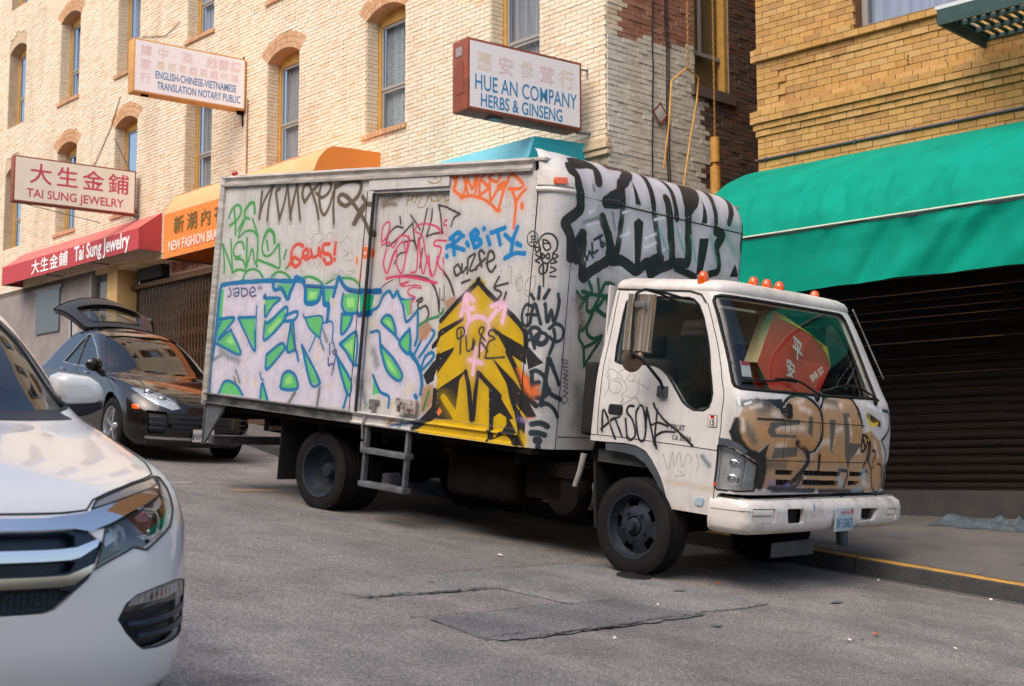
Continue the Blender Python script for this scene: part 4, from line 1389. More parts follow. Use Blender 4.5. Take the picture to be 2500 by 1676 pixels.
mb = MB(); mb.box((0.0, -0.015, HG - 0.42), (0.012, 0.02, HG + 0.02)); mb.add([(0.012, 0.0, HG), (0.34, 0.0, HG), (0.30, 0.0, HG - 0.05), (0.03, 0.0, HG - 0.40), (0.012, 0.0, HG - 0.42), (0.012, 0.03, HG), (0.34, 0.03, HG), (0.30, 0.03, HG - 0.05), (0.03, 0.03, HG - 0.40), (0.012, 0.03, HG - 0.42)],
       [(0, 4, 3, 2, 1), (5, 6, 7, 8, 9), (1, 2, 7, 6), (2, 3, 8, 7), (3, 4, 9, 8), (0, 1, 6, 5)])
mb.build('rear_bumper_bracket', M_GSTEEL, truck)
box('rear_bumper', (-0.05, 0.1, HG - 0.42), (0.05, TWD - 0.1, HG - 0.33), M_GSTEEL, truck, bevel=0.01)
box('reflective_strip', (0.36, 0.55, HG - 0.235), (0.37, 0.85, HG - 0.19), mat('reflective red and white tape', srgb(206, 150, 150), 0.4, col2=srgb(215, 210, 205), scale=18, stretch=(1, 6, 1)), truck)

# ---- chassis
mb = MB()
for y in (0.75, 1.75):
    mb.box((0.0, y, HG - 0.27), (5.9, y + 0.09, HG - 0.05))
for x in (0.1, 0.9, 1.7, 2.6, 3.4, 4.2): mb.box((x, 0.1, HG - 0.14), (x + 0.08, TWD - 0.1, HG - 0.05))
mb.tube([(1.75, 0.6, 0.40), (1.75, 2.1, 0.40)], 0.07, 12); mb.sphere((1.75, 1.35, 0.42), 0.2, 12, 8)
mb.tube([(5.44, 0.5, 0.36), (5.44, 2.2, 0.36)], 0.06, 10)
mb.tube([(1.75, 1.35, 0.42), (5.0, 1.35, 0.62)], 0.06, 10)
mb.box((4.9, 0.95, 0.40), (5.9, 1.75, 0.86))
for y in (0.62, 2.02): mb.box((1.15, y, 0.46), (2.35, y + 0.07, 0.52)); mb.box((4.85, y, 0.42), (6.0, y + 0.07, 0.48))
mb.build('chassis_frame', M_CHAS, truck, smooth=45)
mb = MB(); mb.box((3.25, 0.28, 0.34), (4.05, 0.72, 0.74)); mb.build('fuel_tank', M_CHAS, truck, bevel=0.08, bseg=4)
mb = MB(); mb.box((4.15, 0.32, 0.42), (4.55, 0.70, 0.74)); mb.build('battery_box', M_CHAS, truck, bevel=0.02)
mb = MB(); mb.lathe([(0, -0.1), (0.17, -0.1), (0.19, -0.06), (0.19, 0.05), (0.15, 0.1), (0, 0.1)], 'y', (4.55, 0.42, 0.50), 20); mb.box((4.42, 0.3, 0.62), (4.70, 0.5, 0.72)); mb.build('air_tank', M_CHAS, truck, smooth=40)
mb = MB(); mb.tube([(4.80, 0.25, 0.84), (4.78, 0.24, 0.70), (4.74, 0.24, 0.58)], [0.026, 0.022, 0.02], 8); mb.build('air_hose', mat('scuffed pale hose', srgb(150, 146, 140), 0.6), truck, smooth=60)
mb = MB(); mb.box((4.70, 0.28, HG + 0.14), (4.84, 0.60, HG + 0.72)); mb.build('air_intake', M_BLK, truck, bevel=0.05, bseg=4)
box('mud_flap', (1.14, 0.10, 0.20), (1.155, 0.62, HG - 0.06), M_BLK, truck)
box('mud_flap', (1.14, 2.0, 0.20), (1.155, 2.55, HG - 0.06), M_BLK, truck)
M_ = Matrix.Translation((4.93, 0.30, 0.28)) @ Matrix.Rotation(-0.12, 4, 'Y')
box('mud_flap', (-0.012, 0, 0), (0.012, 0.42, 0.62), M_BLK, truck, M=M_)


def tyre_mb(r, wd, rin, seg=56):
    """tyre about the y axis, centred, with circumferential grooves and shoulder blocks"""
    h = wd / 2
    prof = [(rin, -h * 0.86), (rin + 0.012, -h * 0.97), (r * 0.80, -h * 1.02), (r * 0.93, -h * 0.98), (r * 0.985, -h * 0.86), (r, -h * 0.72)]
    for g in (-0.42, 0.0, 0.42):
        prof += [(r, h * (g - 0.10)), (r - 0.012, h * (g - 0.07)), (r - 0.012, h * (g + 0.07)), (r, h * (g + 0.10))]
    prof += [(r, h * 0.72), (r * 0.985, h * 0.86), (r * 0.93, h * 0.98), (r * 0.80, h * 1.02), (rin + 0.012, h * 0.97), (rin, h * 0.86), (rin - 0.01, 0)]
    mb = MB(); mb.lathe(prof + [prof[0]], 'y', (0, 0, 0), seg)
    for k in range(seg * 2):
        a = 2 * math.pi * (k + 0.5) / seg / 2; M_ = Matrix.Rotation(-a, 4, 'Y')
        for s_ in (-1, 1):
            mb.box((r * 0.965, s_ * h * 0.80 - 0.012, -0.006), (r + 0.0005, s_ * h * 0.80 + 0.012, 0.006), M_)
    return mb


R1 = 0.366
def wheel(x, y, side, front, steer=0.0):
    w_ = bpy.data.objects.new('wheel', None); link(w_, truck); w_.matrix_local = Matrix.Translation((x, y, R1 - 0.008)) @ Matrix.Rotation(steer, 4, 'Z')
    tyre_mb(R1, 0.225, 0.235).build('tyre', M_TYRE, w_, smooth=35)
    mb = MB()
    if front:
        # outer face towards the viewer is -y (side=-1)
        s_ = side
        mb.lathe([(0.235, s_ * 0.10), (0.247, s_ * 0.112), (0.232, s_ * 0.108), (0.222, s_ * 0.07), (0.205, s_ * 0.045)], 'y', (0, 0, 0), 48)
        mb.lathe([(0.205, s_ * -0.10), (0.215, s_ * 0.05)], 'y', (0, 0, 0), 48)
        # disc with hand holes: five spokes
        n_ = 5; rad = [0.075, 0.115, 0.150, 0.205]; off_ = [0.085, 0.080, 0.060, 0.045]
        V = []; F = []; SEG = 60
        for k in range(SEG):
            a = 2 * math.pi * k / SEG
            for r_, o_ in zip(rad, off_): V.append((r_ * math.cos(a), s_ * o_, r_ * math.sin(a)))
        for k in range(SEG):
            ph = (k % 12)
            for i in range(3):
                if i == 2 and 3 <= ph <= 7: continue
                F.append((k * 4 + i, ((k + 1) % SEG) * 4 + i, ((k + 1) % SEG) * 4 + i + 1, k * 4 + i + 1))
        mb.add(V, F)
        mb.lathe([(0.0, s_ * 0.15), (0.035, s_ * 0.148), (0.042, s_ * 0.135), (0.042, s_ * 0.10), (0.062, s_ * 0.09), (0.066, s_ * 0.06), (0.09, s_ * 0.05)], 'y', (0, 0, 0), 24)
        mb.build('rim', M_RIM, w_, smooth=35)
        for k in range(5):
            a = 2 * math.pi * (k + 0.5) / 5 + 0.3
            c = (0.108 * math.cos(a), s_ * 0.082, 0.108 * math.sin(a))
            q = MB(); q.lathe([(0.0, s_ * 0.024), (0.009, s_ * 0.024), (0.012, s_ * 0.018), (0.014, 0.0)], 'y', c, 6); q.build('wheel_nut', M_RIM, w_)
    else:
        s_ = side
        mb.lathe([(0.235, s_ * 0.10), (0.250, s_ * 0.115), (0.236, s_ * 0.110), (0.228, s_ * 0.05), (0.212, s_ * 0.0), (0.198, s_ * -0.03), (0.12, s_ * -0.06), (0.10, s_ * -0.06), (0.0, s_ * -0.05)], 'y', (0, 0, 0), 48)
        mb.lathe([(0.0, s_ * 0.03), (0.055, s_ * 0.028), (0.07, s_ * 0.0), (0.08, s_ * -0.06)], 'y', (0, 0, 0), 24)
        mb.build('rim', M_RIML, w_, smooth=35)
    # dark inside
    q = MB(); q.lathe([(0.0, -s_ * 0.07), (0.2, -s_ * 0.07), (0.2, -s_ * 0.06)], 'y', (0, 0, 0), 24); q.build('brake_drum', M_CHAS, w_, smooth=40)
    return w_


wheel(5.375, 0.30, -1, True, -0.06)
wheel(5.375, 2.10, 1, True, -0.06)
wheel(1.75, 0.225, -1, False); wheel(1.75, 0.48, 1, False)
wheel(1.75, 2.42 - 0.05, 1, False); wheel(1.75, 2.12, -1, False)
q = bpy.data.objects.new('spare_wheel', None); link(q, truck); q.matrix_local = Matrix.Translation((0.45, 1.75, 0.42)) @ Matrix.Rotation(0.5, 4, 'X')
tyre_mb(0.34, 0.21, 0.2).build('tyre', M_TYRE, q, smooth=35)

# ---- folding step ladder under the side door
lad = bpy.data.objects.new('step_ladder', None); link(lad, truck)
for x in (2.49, 3.03):
    mb = MB(); mb.box((x, -0.02, 0.30 + 0.0), (x + 0.035, 0.03, HG + 0.0)); mb.build('ladder_rail', M_GSTEEL, lad, bevel=0.006)
for z in (0.305, 0.60):
    mb = MB(); mb.box((2.48, -0.04, z), (3.07, 0.06, z + 0.05)); mb.build('rung', M_GSTEEL, lad, bevel=0.008)
mb = MB(); mb.box((2.47, -0.035, 0.62), (2.51, -0.01, 0.70)); mb.tube([(2.50, -0.03, HG + 0.10), (2.485, -0.045, HG + 0.0), (2.49, -0.035, 0.72)], 0.012, 6); mb.build('ladder_hook', M_ALU, lad)

# ---- cab
FE = dict(
    window=[(0.159, 1.091), (0.143, 1.231), (0.147, 1.369), (0.155, 1.516), (0.17, 1.612), (0.217, 1.655), (0.363, 1.668), (0.992, 1.670), (1.05, 1.655), (1.10, 1.61), (1.125, 1.515), (1.135, 1.354), (1.142, 1.165), (1.136, 1.008), (1.094, 0.835), (1.070, 0.782), (1.025, 0.755), (0.939, 0.75), (0.877, 0.774), (0.832, 0.806), (0.787, 0.869), (0.743, 0.953), (0.702, 1.015), (0.633, 1.063), (0.572, 1.08), (0.449, 1.082), (0.222, 1.072)],
    wind=[(1.277, 1.65), (1.303, 1.688), (1.36, 1.70), (1.813, 1.70), (2.30, 1.70), (2.79, 1.70), (3.246, 1.70), (3.303, 1.688), (3.329, 1.65), (3.321, 1.536), (3.315, 1.377), (3.296, 1.143), (3.296, 0.997), (3.289, 0.967), (3.25, 0.950), (2.80, 0.945), (2.30, 0.943), (1.80, 0.945), (1.352, 0.950), (1.317, 0.967), (1.31, 0.997), (1.31, 1.143), (1.291, 1.377), (1.285, 1.536)],
    lamp=[(1.155, 0.521), (1.235, 0.52), (1.298, 0.507), (1.374, 0.468), (1.445, 0.436), (1.515, 0.405), (1.522, 0.322), (1.515, 0.215), (1.354, 0.207), (1.216, 0.203), (1.180, 0.226), (1.165, 0.437)],
    slots=[[(1.723, 0.373), (1.96, 0.368), (1.969, 0.331), (1.73, 0.335)], [(1.743, 0.302), (1.945, 0.296), (1.90, 0.252), (1.76, 0.255)],
           [(2.10, 0.369), (2.336, 0.364), (2.668, 0.355), (2.679, 0.315), (2.476, 0.320), (2.12, 0.327)], [(2.11, 0.299), (2.47, 0.290), (2.65, 0.284), (2.66, 0.243), (2.433, 0.246), (2.12, 0.252)],
           [(2.807, 0.358), (3.025, 0.351), (3.035, 0.315), (2.82, 0.318)], [(2.806, 0.285), (2.995, 0.278), (2.974, 0.242), (2.813, 0.245)]])
CTOT = CAB.tot
mir = lambda L: [(CTOT - a, b) for a, b in L][::-1]
low = [(0.0, 0.44), (0.142, 0.443), (0.332, 0.452), (0.445, 0.445), (0.538, 0.413), (0.6, 0.358), (0.655, 0.293), (0.707, 0.229), (0.756, 0.145), (0.8, 0.058), (0.839, 0.004), (1.215, 0.004), (1.225, 0.17)]
front_low = [(1.225, 0.175), (1.50, 0.178)]
outline = low + [(1.24, 0.185), (CTOT - 1.24, 0.185)] + [(CTOT - a, b) for a, b in low][::-1] + [(CTOT, 1.744), (0.0, 1.744)]
uvc = (CT0, CT1, CS0, CS1)
cab = panel('cab_body', cab_l, outline, M_CAB, truck, holes=[FE['window'], mir(FE['window']), FE['wind'], FE['lamp'], mir(FE['lamp'])] + FE['slots'], step=0.055, depth=0.045, uv=uvc, smooth=45)
# roof: rings shrinking from the gutter
V = []; F = []; tq = np.linspace(0, CTOT, 70); base = cab_l(tq, np.full(70, CAB.S)); ctr = np.array([5.35, 1.362])
lv = [(1.0, 0.0), (1.003, 0.012), (0.995, 0.04), (0.965, 0.070), (0.90, 0.092), (0.7, 0.112), (0.35, 0.124), (0.0, 0.128)]
for k, dz in lv:
    for p in base: V.append((ctr[0] + (p[0] - ctr[0]) * k, ctr[1] + (p[1] - ctr[1]) * k, p[2] + dz))
for j in range(len(lv) - 1):
    for i in range(70):
        i2 = (i + 1) % 70; F.append((j * 70 + i, j * 70 + i2, (j + 1) * 70 + i2, (j + 1) * 70 + i))
roof = mesh_obj('cab_roof', V, F, M_WHT, truck, 60)
mb = MB(); mb.box((4.87, 0.30, HG + 0.12), (4.885, 2.42, HG + 1.33)); mb.build('cab_rear_wall', M_WHT, truck)
mb = MB()
ribbon(mb, cab_l, [(0.01, 1.725), (1.033, 1.727), (1.15, 1.70), (1.19, 1.63)], 0.007, 0.003)
mb.build('drip_rail', M_SEAM, truck, smooth=60)
# door: gaps drawn as grooves, glass, seal
door = bpy.data.objects.new('door', None); link(door, truck)
mb = MB()
ribbon(mb, cab_l, [(0.065, 0.487), (0.052, 0.65), (0.052, 0.9), (0.048, 1.30), (0.045, 1.70)], 0.0035, 0.0)
ribbon(mb, cab_l, [(1.205, 1.63), (1.218, 1.413), (1.232, 1.208), (1.236, 1.08), (1.222, 0.97), (1.180, 0.75), (1.163, 0.507), (1.19, 0.203), (1.215, 0.02)], 0.0035, 0.0)
ribbon(mb, cab_l, [(0.0, 0.487), (0.349, 0.492), (0.944, 0.486), (1.160, 0.482)], 0.0032, 0.0)
mb.build('door_gap', M_SEAM, door, smooth=60)
for far, wi in ((False, FE['window']), (True, mir(FE['window']))):
    o = panel('door_window', cab_l, wi, M_GL, door if not far else truck, off=-0.018, depth=0, step=0.09)
    mb = MB(); ribbon(mb, cab_l, wi + [wi[0]], 0.012, -0.008, seg=6); mb.build('window_seal', M_BLK, door if not far else truck, smooth=60)
panel('door_handle', cab_l, rounded([(0.149, 0.655), (0.291, 0.655), (0.291, 0.738), (0.149, 0.735)], 0.025), M_CHROME, door, off=0.004, depth=0.012, step=0.03)
panel('handle_grip', cab_l, rounded([(0.165, 0.688), (0.281, 0.688), (0.281, 0.722), (0.165, 0.72)], 0.015), M_BLK, door, off=0.018, depth=0.02, step=0.03)
# windshield
wso = panel('windshield', cab_l, FE['wind'], M_WS, truck, off=-0.008, depth=0, step=0.09)
mb = MB(); ribbon(mb, cab_l, FE['wind'] + [FE['wind'][0]], 0.014, -0.002, seg=6); mb.build('windshield_seal', M_BLK, truck, smooth=60)
mb = MB()
for ln, r_ in (([(1.472, 0.733), (1.862, 0.732), (2.30, 0.728), (3.0, 0.722)], 0.003), ([(1.53, 0.440), (1.829, 0.440), (2.3, 0.433), (3.05, 0.428)], 0.003), ([(1.796, 0.725), (1.80, 0.447)], 0.002), ([(1.869, 0.727), (1.871, 0.642)], 0.002), ([(2.30, 0.723), (2.30, 0.442)], 0.002)):
    ribbon(mb, cab_l, ln, r_, 0.0)
mb.build('front_panel_gap', M_SEAM, truck, smooth=60)
panel('badge', cab_l, rounded([(1.79, 0.745), (1.878, 0.748), (1.884, 0.84), (1.839, 0.866), (1.788, 0.84)], 0.02), M_CHROME, truck, off=0.012, depth=0.012, step=0.03)
panel('badge', cab_l, rounded([(1.806, 0.755), (1.864, 0.758), (1.868, 0.83), (1.839, 0.845), (1.805, 0.83)], 0.02), M_BLK, truck, off=0.014, depth=0.004, step=0.03)
# dark void behind grille slots with fins
for sl0 in FE['slots']:
    panel('grille_slot', cab_l, sl0, M_BLK, truck, off=-0.035, depth=0, step=0.08)
    a, b = sl0[0][0], sl0[1][0]; z0 = (sl0[0][1] + sl0[-1][1]) / 2
    mb = MB()
    n_ = max(2, int((b - a) / 0.055))
    for i in range(1, n_):
        t = a + (b - a) * i / n_; ribbon(mb, cab_l, [(t, z0 - 0.018), (t, z0 + 0.018)], 0.003, -0.02)
    mb.build('grille_fin', M_CAB if False else M_FLARE, truck)
# headlights
for L_, nm in ((FE['lamp'], 'near'), (mir(FE['lamp']), 'far')):
    hl = bpy.data.objects.new('headlight', None); link(hl, truck)
    panel('lamp_housing', cab_l, L_, M_REFL, hl, off=-0.05, depth=0, step=0.07)
    panel('lamp_lens', cab_l, L_, M_CLR, hl, off=-0.002, depth=0.02, step=0.06)
    mb = MB(); ribbon(mb, cab_l, L_ + [L_[0]], 0.008, -0.004); mb.build('lamp_rim', M_BLK, hl, smooth=60)
    for c in ((1.30, 0.40), (1.30, 0.29)):
        t = c[0] if nm == 'near' else CTOT - c[0]
        P0 = cab_l(np.array([t]), np.array([c[1]]))[0]; N0 = snormal(cab_l, np.array([t]), np.array([c[1]]))[0]
        Mx = frame(Vector(P0) - Vector(N0) * 0.045, Vector(N0).cross(Vector((0, 0, 1))), (0, 0, 1))
        q = MB(); q.lathe([(0.0, 0.0), (0.03, 0.004), (0.045, 0.02), (0.052, 0.036)], 'z', (0, 0, 0), 20); q.sphere((0, 0, 0.015), 0.016, 10, 6)
        q.build('reflector_bowl', M_CHROME, hl, smooth=60, M=Mx)
    q = [(1.405, 0.225), (1.505, 0.222), (1.510, 0.395), (1.42, 0.43)]
    q = q if nm == 'near' else mir(q)
    panel('turn_lens', cab_l, q, mat('frosted grey lens ' + nm, srgb(156, 162, 164), 0.25, col2=srgb(120, 126, 130), scale=20, coat=0.6), hl, off=-0.012, depth=0.01, step=0.05)
    q = [(1.160, 0.53), (1.235, 0.529), (1.302, 0.516), (1.378, 0.476), (1.40, 0.50), (1.33, 0.55), (1.25, 0.575), (1.160, 0.575)]
    q = q if nm == 'near' else mir(q)
    panel('lamp_brow', cab_l, q, M_FLARE, hl, off=0.004, depth=0.01, step=0.05)
panel('side_reflector', cab_l, [(1.174, 0.253), (1.198, 0.254), (1.20, 0.228), (1.178, 0.227)], M_AMB, truck, off=0.006, depth=0.01, step=0.03)
panel('step_reflector', cab_l, rounded([(1.057, 0.067), (1.128, 0.067), (1.128, 0.127), (1.057, 0.125)], 0.01), mat('pale blue reflector', srgb(170, 194, 206), 0.25, coat=0.5), truck, off=0.008, depth=0.012, step=0.03)
# wheel arch trim (grey) inside the white lip
tr_o = [(0.142, 0.443), (0.332, 0.452), (0.445, 0.445), (0.538, 0.413), (0.6, 0.358), (0.655, 0.293), (0.707, 0.229), (0.756, 0.145), (0.8, 0.058), (0.839, 0.0)]
tr_i = [(0.79, -0.0), (0.739, 0.075), (0.686, 0.163), (0.617, 0.244), (0.528, 0.323), (0.422, 0.369), (0.308, 0.379), (0.149, 0.38)]
panel('wheel_arch_trim', cab_l, tr_o + tr_i, M_FLARE, truck, off=-0.01, depth=0.05, step=0.05)
panel('wheel_arch_trim', cab_l, mir(tr_o + tr_i), M_FLARE, truck, off=-0.01, depth=0.05, step=0.05)
# inner wheel arch
V = []; F = []
arcp = [(4.86, 0.80), (4.95, 1.10), (5.15, 1.22), (5.45, 1.24), (5.75, 1.10), (5.95, 0.85), (6.02, 0.55)]
for y in (0.245, 0.75):
    V += [(x, y, z) for x, z in arcp]
F = [(i, i + 1, i + 8, i + 7) for i in range(6)]
mesh_obj('wheel_arch', V, F, M_BLK, truck)
V = [(x, 2.50 if v_[1] < 0.5 else 2.0, z) for v_ in V for x, z in [(v_[0], v_[2])]]
mesh_obj('wheel_arch', V, F, M_BLK, truck)
# bumper
BF_ = dict(plate=[(1.33, 0.26), (1.70, 0.26), (1.70, 0.10), (1.33, 0.10)])
hole1 = rounded([(0.775, 0.284), (1.012, 0.280), (1.012, 0.170), (0.80, 0.172)], 0.025)
BTOT = BMP.tot
holeR = rounded([(1.88, 0.262), (2.16, 0.258), (2.10, 0.160), (1.88, 0.155)], 0.02)
lA = rounded([(0.361, 0.288), (0.628, 0.286), (0.624, 0.183), (0.370, 0.190)], 0.02); lR = rounded([(2.325, 0.250), (2.50, 0.248), (2.49, 0.152), (2.29, 0.150)], 0.02)
bump_o = panel('bumper', bmp_l, [(0, BSH), (BTOT, BSH), (BTOT, BMP.S + BSH), (0, BMP.S + BSH)], M_WHT, truck, holes=[hole1, holeR, lA, lR], step=0.055, depth=0.03, smooth=45)
bump_o.data.materials.clear(); bump_o.data.materials.append(mat('scuffed white bumper paint', srgb(218, 213, 207), 0.4, col2=srgb(128, 124, 120), scale=4.5, lo=0.5, hi=0.8, coat=0.15, bmp=0.3, bscale=12))
for h_ in (hole1, holeR): panel('tow_hook_opening', bmp_l, h_, M_BLK, bump_o, off=-0.06, depth=0, step=0.1)
for h_ in (lA, lR):
    panel('vent_recess', bmp_l, h_, M_WHT, bump_o, off=-0.02, depth=0, step=0.1)
    a, b = min(p[0] for p in h_), max(p[0] for p in h_); c, d = min(p[1] for p in h_), max(p[1] for p in h_)
    for i in range(2):
        z0 = c + 0.006 + i * (d - c) * 0.5
        panel('vent_louvre', bmp_l, [(a + 0.01, z0), (b - 0.03, z0), (b - 0.03, z0 + 0.038), (a + 0.01, z0 + 0.038)], M_WHT, bump_o, off=-0.002, depth=0.02, step=0.06)
mb = MB(); ribbon(mb, bmp_l, [(0.02, 0.255), (0.233, 0.262), (0.35, 0.268)], 0.0022, 0.0); ribbon(mb, bmp_l, [(BTOT - 0.35, 0.262), (BTOT - 0.02, 0.255)], 0.0022, 0.0); mb.build('bumper_groove', M_SEAM, bump_o)
mb = MB(); ribbon(mb, bmp_l, [(1.16, 0.305), (1.165, 0.275), (1.16, 0.25)], 0.004, 0.0); ribbon(mb, bmp_l, [(1.89, 0.19), (1.86, 0.13), (1.80, 0.075)], 0.005, -0.001); mb.build('blue_paint_mark', mat('blue marker paint', srgb(46, 120, 170), 0.5), bump_o)
panel('bumper_top', lambda t, s: np.stack([6.02 + s, t, 0 * t + HG - 0.178], -1), [(0.30, 0.0), (2.45, 0.0), (2.45, 0.28), (0.30, 0.28)], M_WHT, bump_o, depth=0.01, step=0.2)
# plate
P0 = bmp_l(np.array([1.50]), np.array([0.185]))[0]; N0 = snormal(bmp_l, np.array([1.50]), np.array([0.185]))[0]
plM = frame(Vector(P0) + Vector(N0) * 0.012, Vector((0, 1, 0)) + Vector((-0.05, 0, 0)), (0.0, 0, 1))
pl = box('number_plate', (-0.155, -0.088, 0), (0.155, 0.088, 0.006), mat('pale number plate', srgb(186, 200, 206), 0.4, col2=srgb(160, 178, 190), scale=20), truck, bevel=0.004, M=plM)
text('plate_number', '8F15063', mat('blue plate ink', srgb(70, 120, 160), 0.5), pl, Matrix.Translation((0, -0.062, 0.008)), 0.105, 0.72, 0.012, 0.0006, 'CENTER')
text('plate_heading', 'California', mat('red plate ink', srgb(196, 130, 136), 0.5), pl, Matrix.Translation((0, 0.045, 0.008)), 0.042, 1.0, 0.01, 0.0006, 'CENTER')
box('plate_sticker', (0.10, 0.045, 0.006), (0.145, 0.075, 0.0075), mat('red sticker', srgb(196, 70, 80), 0.5), pl)
# under the front panel: dark gap, wires
box('front_underbody', (5.6, 0.45, HG - 0.30), (6.17, 2.3, HG - 0.10), M_CHAS, truck)
mb = MB()
for k in range(5):
    y0 = 0.9 + k * 0.28; mb.tube([(6.22, y0, HG - 0.155), (6.30, y0 + 0.15, HG - 0.165 + 0.01 * (k % 2)), (6.27, y0 + 0.34, HG - 0.160)], 0.008, 5)
mb.build('loose_cable', M_BLK, truck)
panel('skid_plate', lambda t, s: np.stack([6.12 + 0 * t, 0.95 + t, 0.20 + s], -1), [(0, 0), (0.62, 0.0), (0.62, 0.12), (0, 0.11)], M_FLARE, truck, step=0.3, depth=0.01)
# wipers
mb = MB()
ribbon(mb, cab_l, [(1.391, 1.012), (1.524, 1.016), (1.677, 1.020), (1.816, 1.035), (1.925, 1.036), (2.019, 1.030)], 0.010, 0.02)
ribbon(mb, cab_l, [(1.70, 1.03), (1.925, 1.045), (2.05, 1.02), (2.15, 0.98), (2.27, 0.915)], 0.008, 0.04)
mb.build('wiper', M_BLK, truck, smooth=60)
mb = MB()
ribbon(mb, cab_l, [(2.42, 0.975), (2.55, 1.010), (2.80, 1.030), (3.0, 1.015)], 0.010, 0.02)
ribbon(mb, cab_l, [(2.75, 1.04), (3.0, 1.01), (3.13, 0.96), (3.22, 0.915)], 0.008, 0.04)
mb.build('wiper', M_BLK, truck, smooth=60)
for t0 in (2.27, 3.22):
    mb = MB(); p = cab_l(np.array([t0]), np.array([0.915]))[0]; mb.sphere(p, 0.028, 10, 6); mb.build('wiper_pivot', M_BLK, truck, smooth=60)
# roof lights
for (x, y, z) in ((5.73, 0.42, 1.385), (5.83, 0.95, 1.40), (5.837, 1.13, 1.40), (5.84, 1.31, 1.40), (5.77, 1.98, 1.39)):
    mb = MB(); mb.lathe([(0.0, 0.080), (0.022, 0.074), (0.036, 0.056), (0.042, 0.028), (0.042, -0.03)], 'z', (x - 0.06, y, HG + z), 16); mb.build('roof_marker_light', M_AMB, truck, smooth=60)
# mirrors: flat tall mirror in bronze finish, round convex mirror, arms
mir_e = bpy.data.objects.new('mirror', None); link(mir_e, truck)
mb = MB()
V = []; N_ = 60
for z in (1.665, 2.08):
    for k in range(N_ + 1):
        a = k / N_; x = 5.33 + 0.235 * a + (2.08 - z) * -0.04; y = -0.03 - 0.028 * math.sin(math.pi * a) - 0.012 * math.sin(a * 7 * math.pi)
        V.append((x, y, z))
F = [(k, k + 1, N_ + 2 + k, N_ + 1 + k) for k in range(N_)]
mb.add(V, F); mb.add([(x, 0.005, z) for x, y, z in V], [f[::-1] for f in F])
mb.box((5.325, -0.03, 1.66), (5.57, 0.0, 1.668)); mb.box((5.325, -0.03, 2.078), (5.57, 0.0, 2.086))
mb.build('mirror_back', M_BRONZE, mir_e, smooth=60)
mb = MB(); mb.box((5.43, -0.085, 1.985), (5.53, -0.06, 2.025)); mb.build('mirror_clamp', M_GSTEEL, mir_e, bevel=0.005)
mb = MB(); mb.lathe([(0.0, -0.022), (0.07, -0.018), (0.098, 0.0), (0.102, 0.012), (0.0, 0.014)], 'y', (5.405, -0.03, 1.607), 32); mb.build('round_mirror', mat('bronze round mirror back', (0.30, 0.21, 0.14), 0.35, 0.9, col2=(0.20, 0.14, 0.10), scale=30), mir_e, smooth=50)
mb = MB()
mb.tube([(5.44, -0.075, 1.60), (5.43, -0.078, 1.80), (5.428, -0.078, 2.0), (5.434, -0.07, 2.087), (5.47, -0.02, 2.122), (5.53, 0.08, 2.118), (5.60, 0.25, 2.09)], 0.011, 8)
mb.tube([(5.47, -0.02, 2.12), (5.50, 0.16, 2.10), (5.60, 0.27, 2.04)], 0.009, 8)
mb.tube([(5.44, -0.075, 1.645), (5.512, -0.03, 1.606), (5.592, 0.0, 1.518), (5.60, 0.08, 1.46), (5.545, 0.19, 1.415)], 0.012, 8)
mb.tube([(5.44, -0.075, 1.64), (5.41, -0.05, 1.61)], 0.012, 8)
mb.build('mirror_arm', M_BLK, mir_e, smooth=60)
box('mirror_base', (5.495, 0.185, 1.335), (5.575, 0.235, 1.425), M_FLARE, mir_e, bevel=0.012)
mir2 = bpy.data.objects.new('mirror', None); link(mir2, truck)
mb = MB(); mb.box((5.45, 2.66, 1.67), (5.70, 2.70, 2.06)); mb.build('mirror_back', M_BLK, mir2, bevel=0.02)
mb = MB(); mb.tube([(5.6, 2.45, 2.08), (5.6, 2.69, 2.09), (5.6, 2.69, 1.65), (5.62, 2.48, 1.45)], 0.011, 8); mb.build('mirror_arm', M_BLK, mir2)
mb = MB(); mb.tube([(6.10, 1.93, 2.16), (6.10, 2.54, 1.63)], 0.006, 6); mb.build('aerial_rod', M_RAILTRIM, truck)
# lettering and stickers on the door
def on_cab(t, s, off=0.004):
    P = cab_l(np.array([t]), np.array([s]))[0]; N = snormal(cab_l, np.array([t]), np.array([s]))[0]
    return frame(Vector(P) + Vector(N) * off, Vector((1, 0, 0)), (0, 0, 1))
M_INK = mat('dark lettering', srgb(60, 56, 54), 0.6)
text('door_lettering', 'Y FRUIT', M_INK, truck, on_cab(0.70, 0.595), 0.058, 0.85, 0.008, 0.0005)
text('door_lettering', 'CA 20356', M_INK, truck, on_cab(0.765, 0.522), 0.052, 0.8, 0.004, 0.0005)
st = panel('door_sticker', cab_l, rounded([(1.064, 0.643), (1.144, 0.643), (1.144, 0.734), (1.064, 0.732)], 0.006), M_INK, truck, off=0.003, depth=0.003, step=0.05)
panel('sticker_face', cab_l, rounded([(1.069, 0.648), (1.139, 0.648), (1.139, 0.729), (1.069, 0.727)], 0.004), mat('sticker paper', srgb(220, 214, 206), 0.5), st, off=0.0045, depth=0.001, step=0.05)
panel('sticker_flag', cab_l, [(1.088, 0.706), (1.120, 0.706), (1.120, 0.727), (1.088, 0.727)], M_REDL, st, off=0.0055, depth=0.001, step=0.05)
text('sticker_number', '15', M_INK, st, on_cab(1.073, 0.656, 0.007), 0.062, 0.85, 0.02, 0.0004)
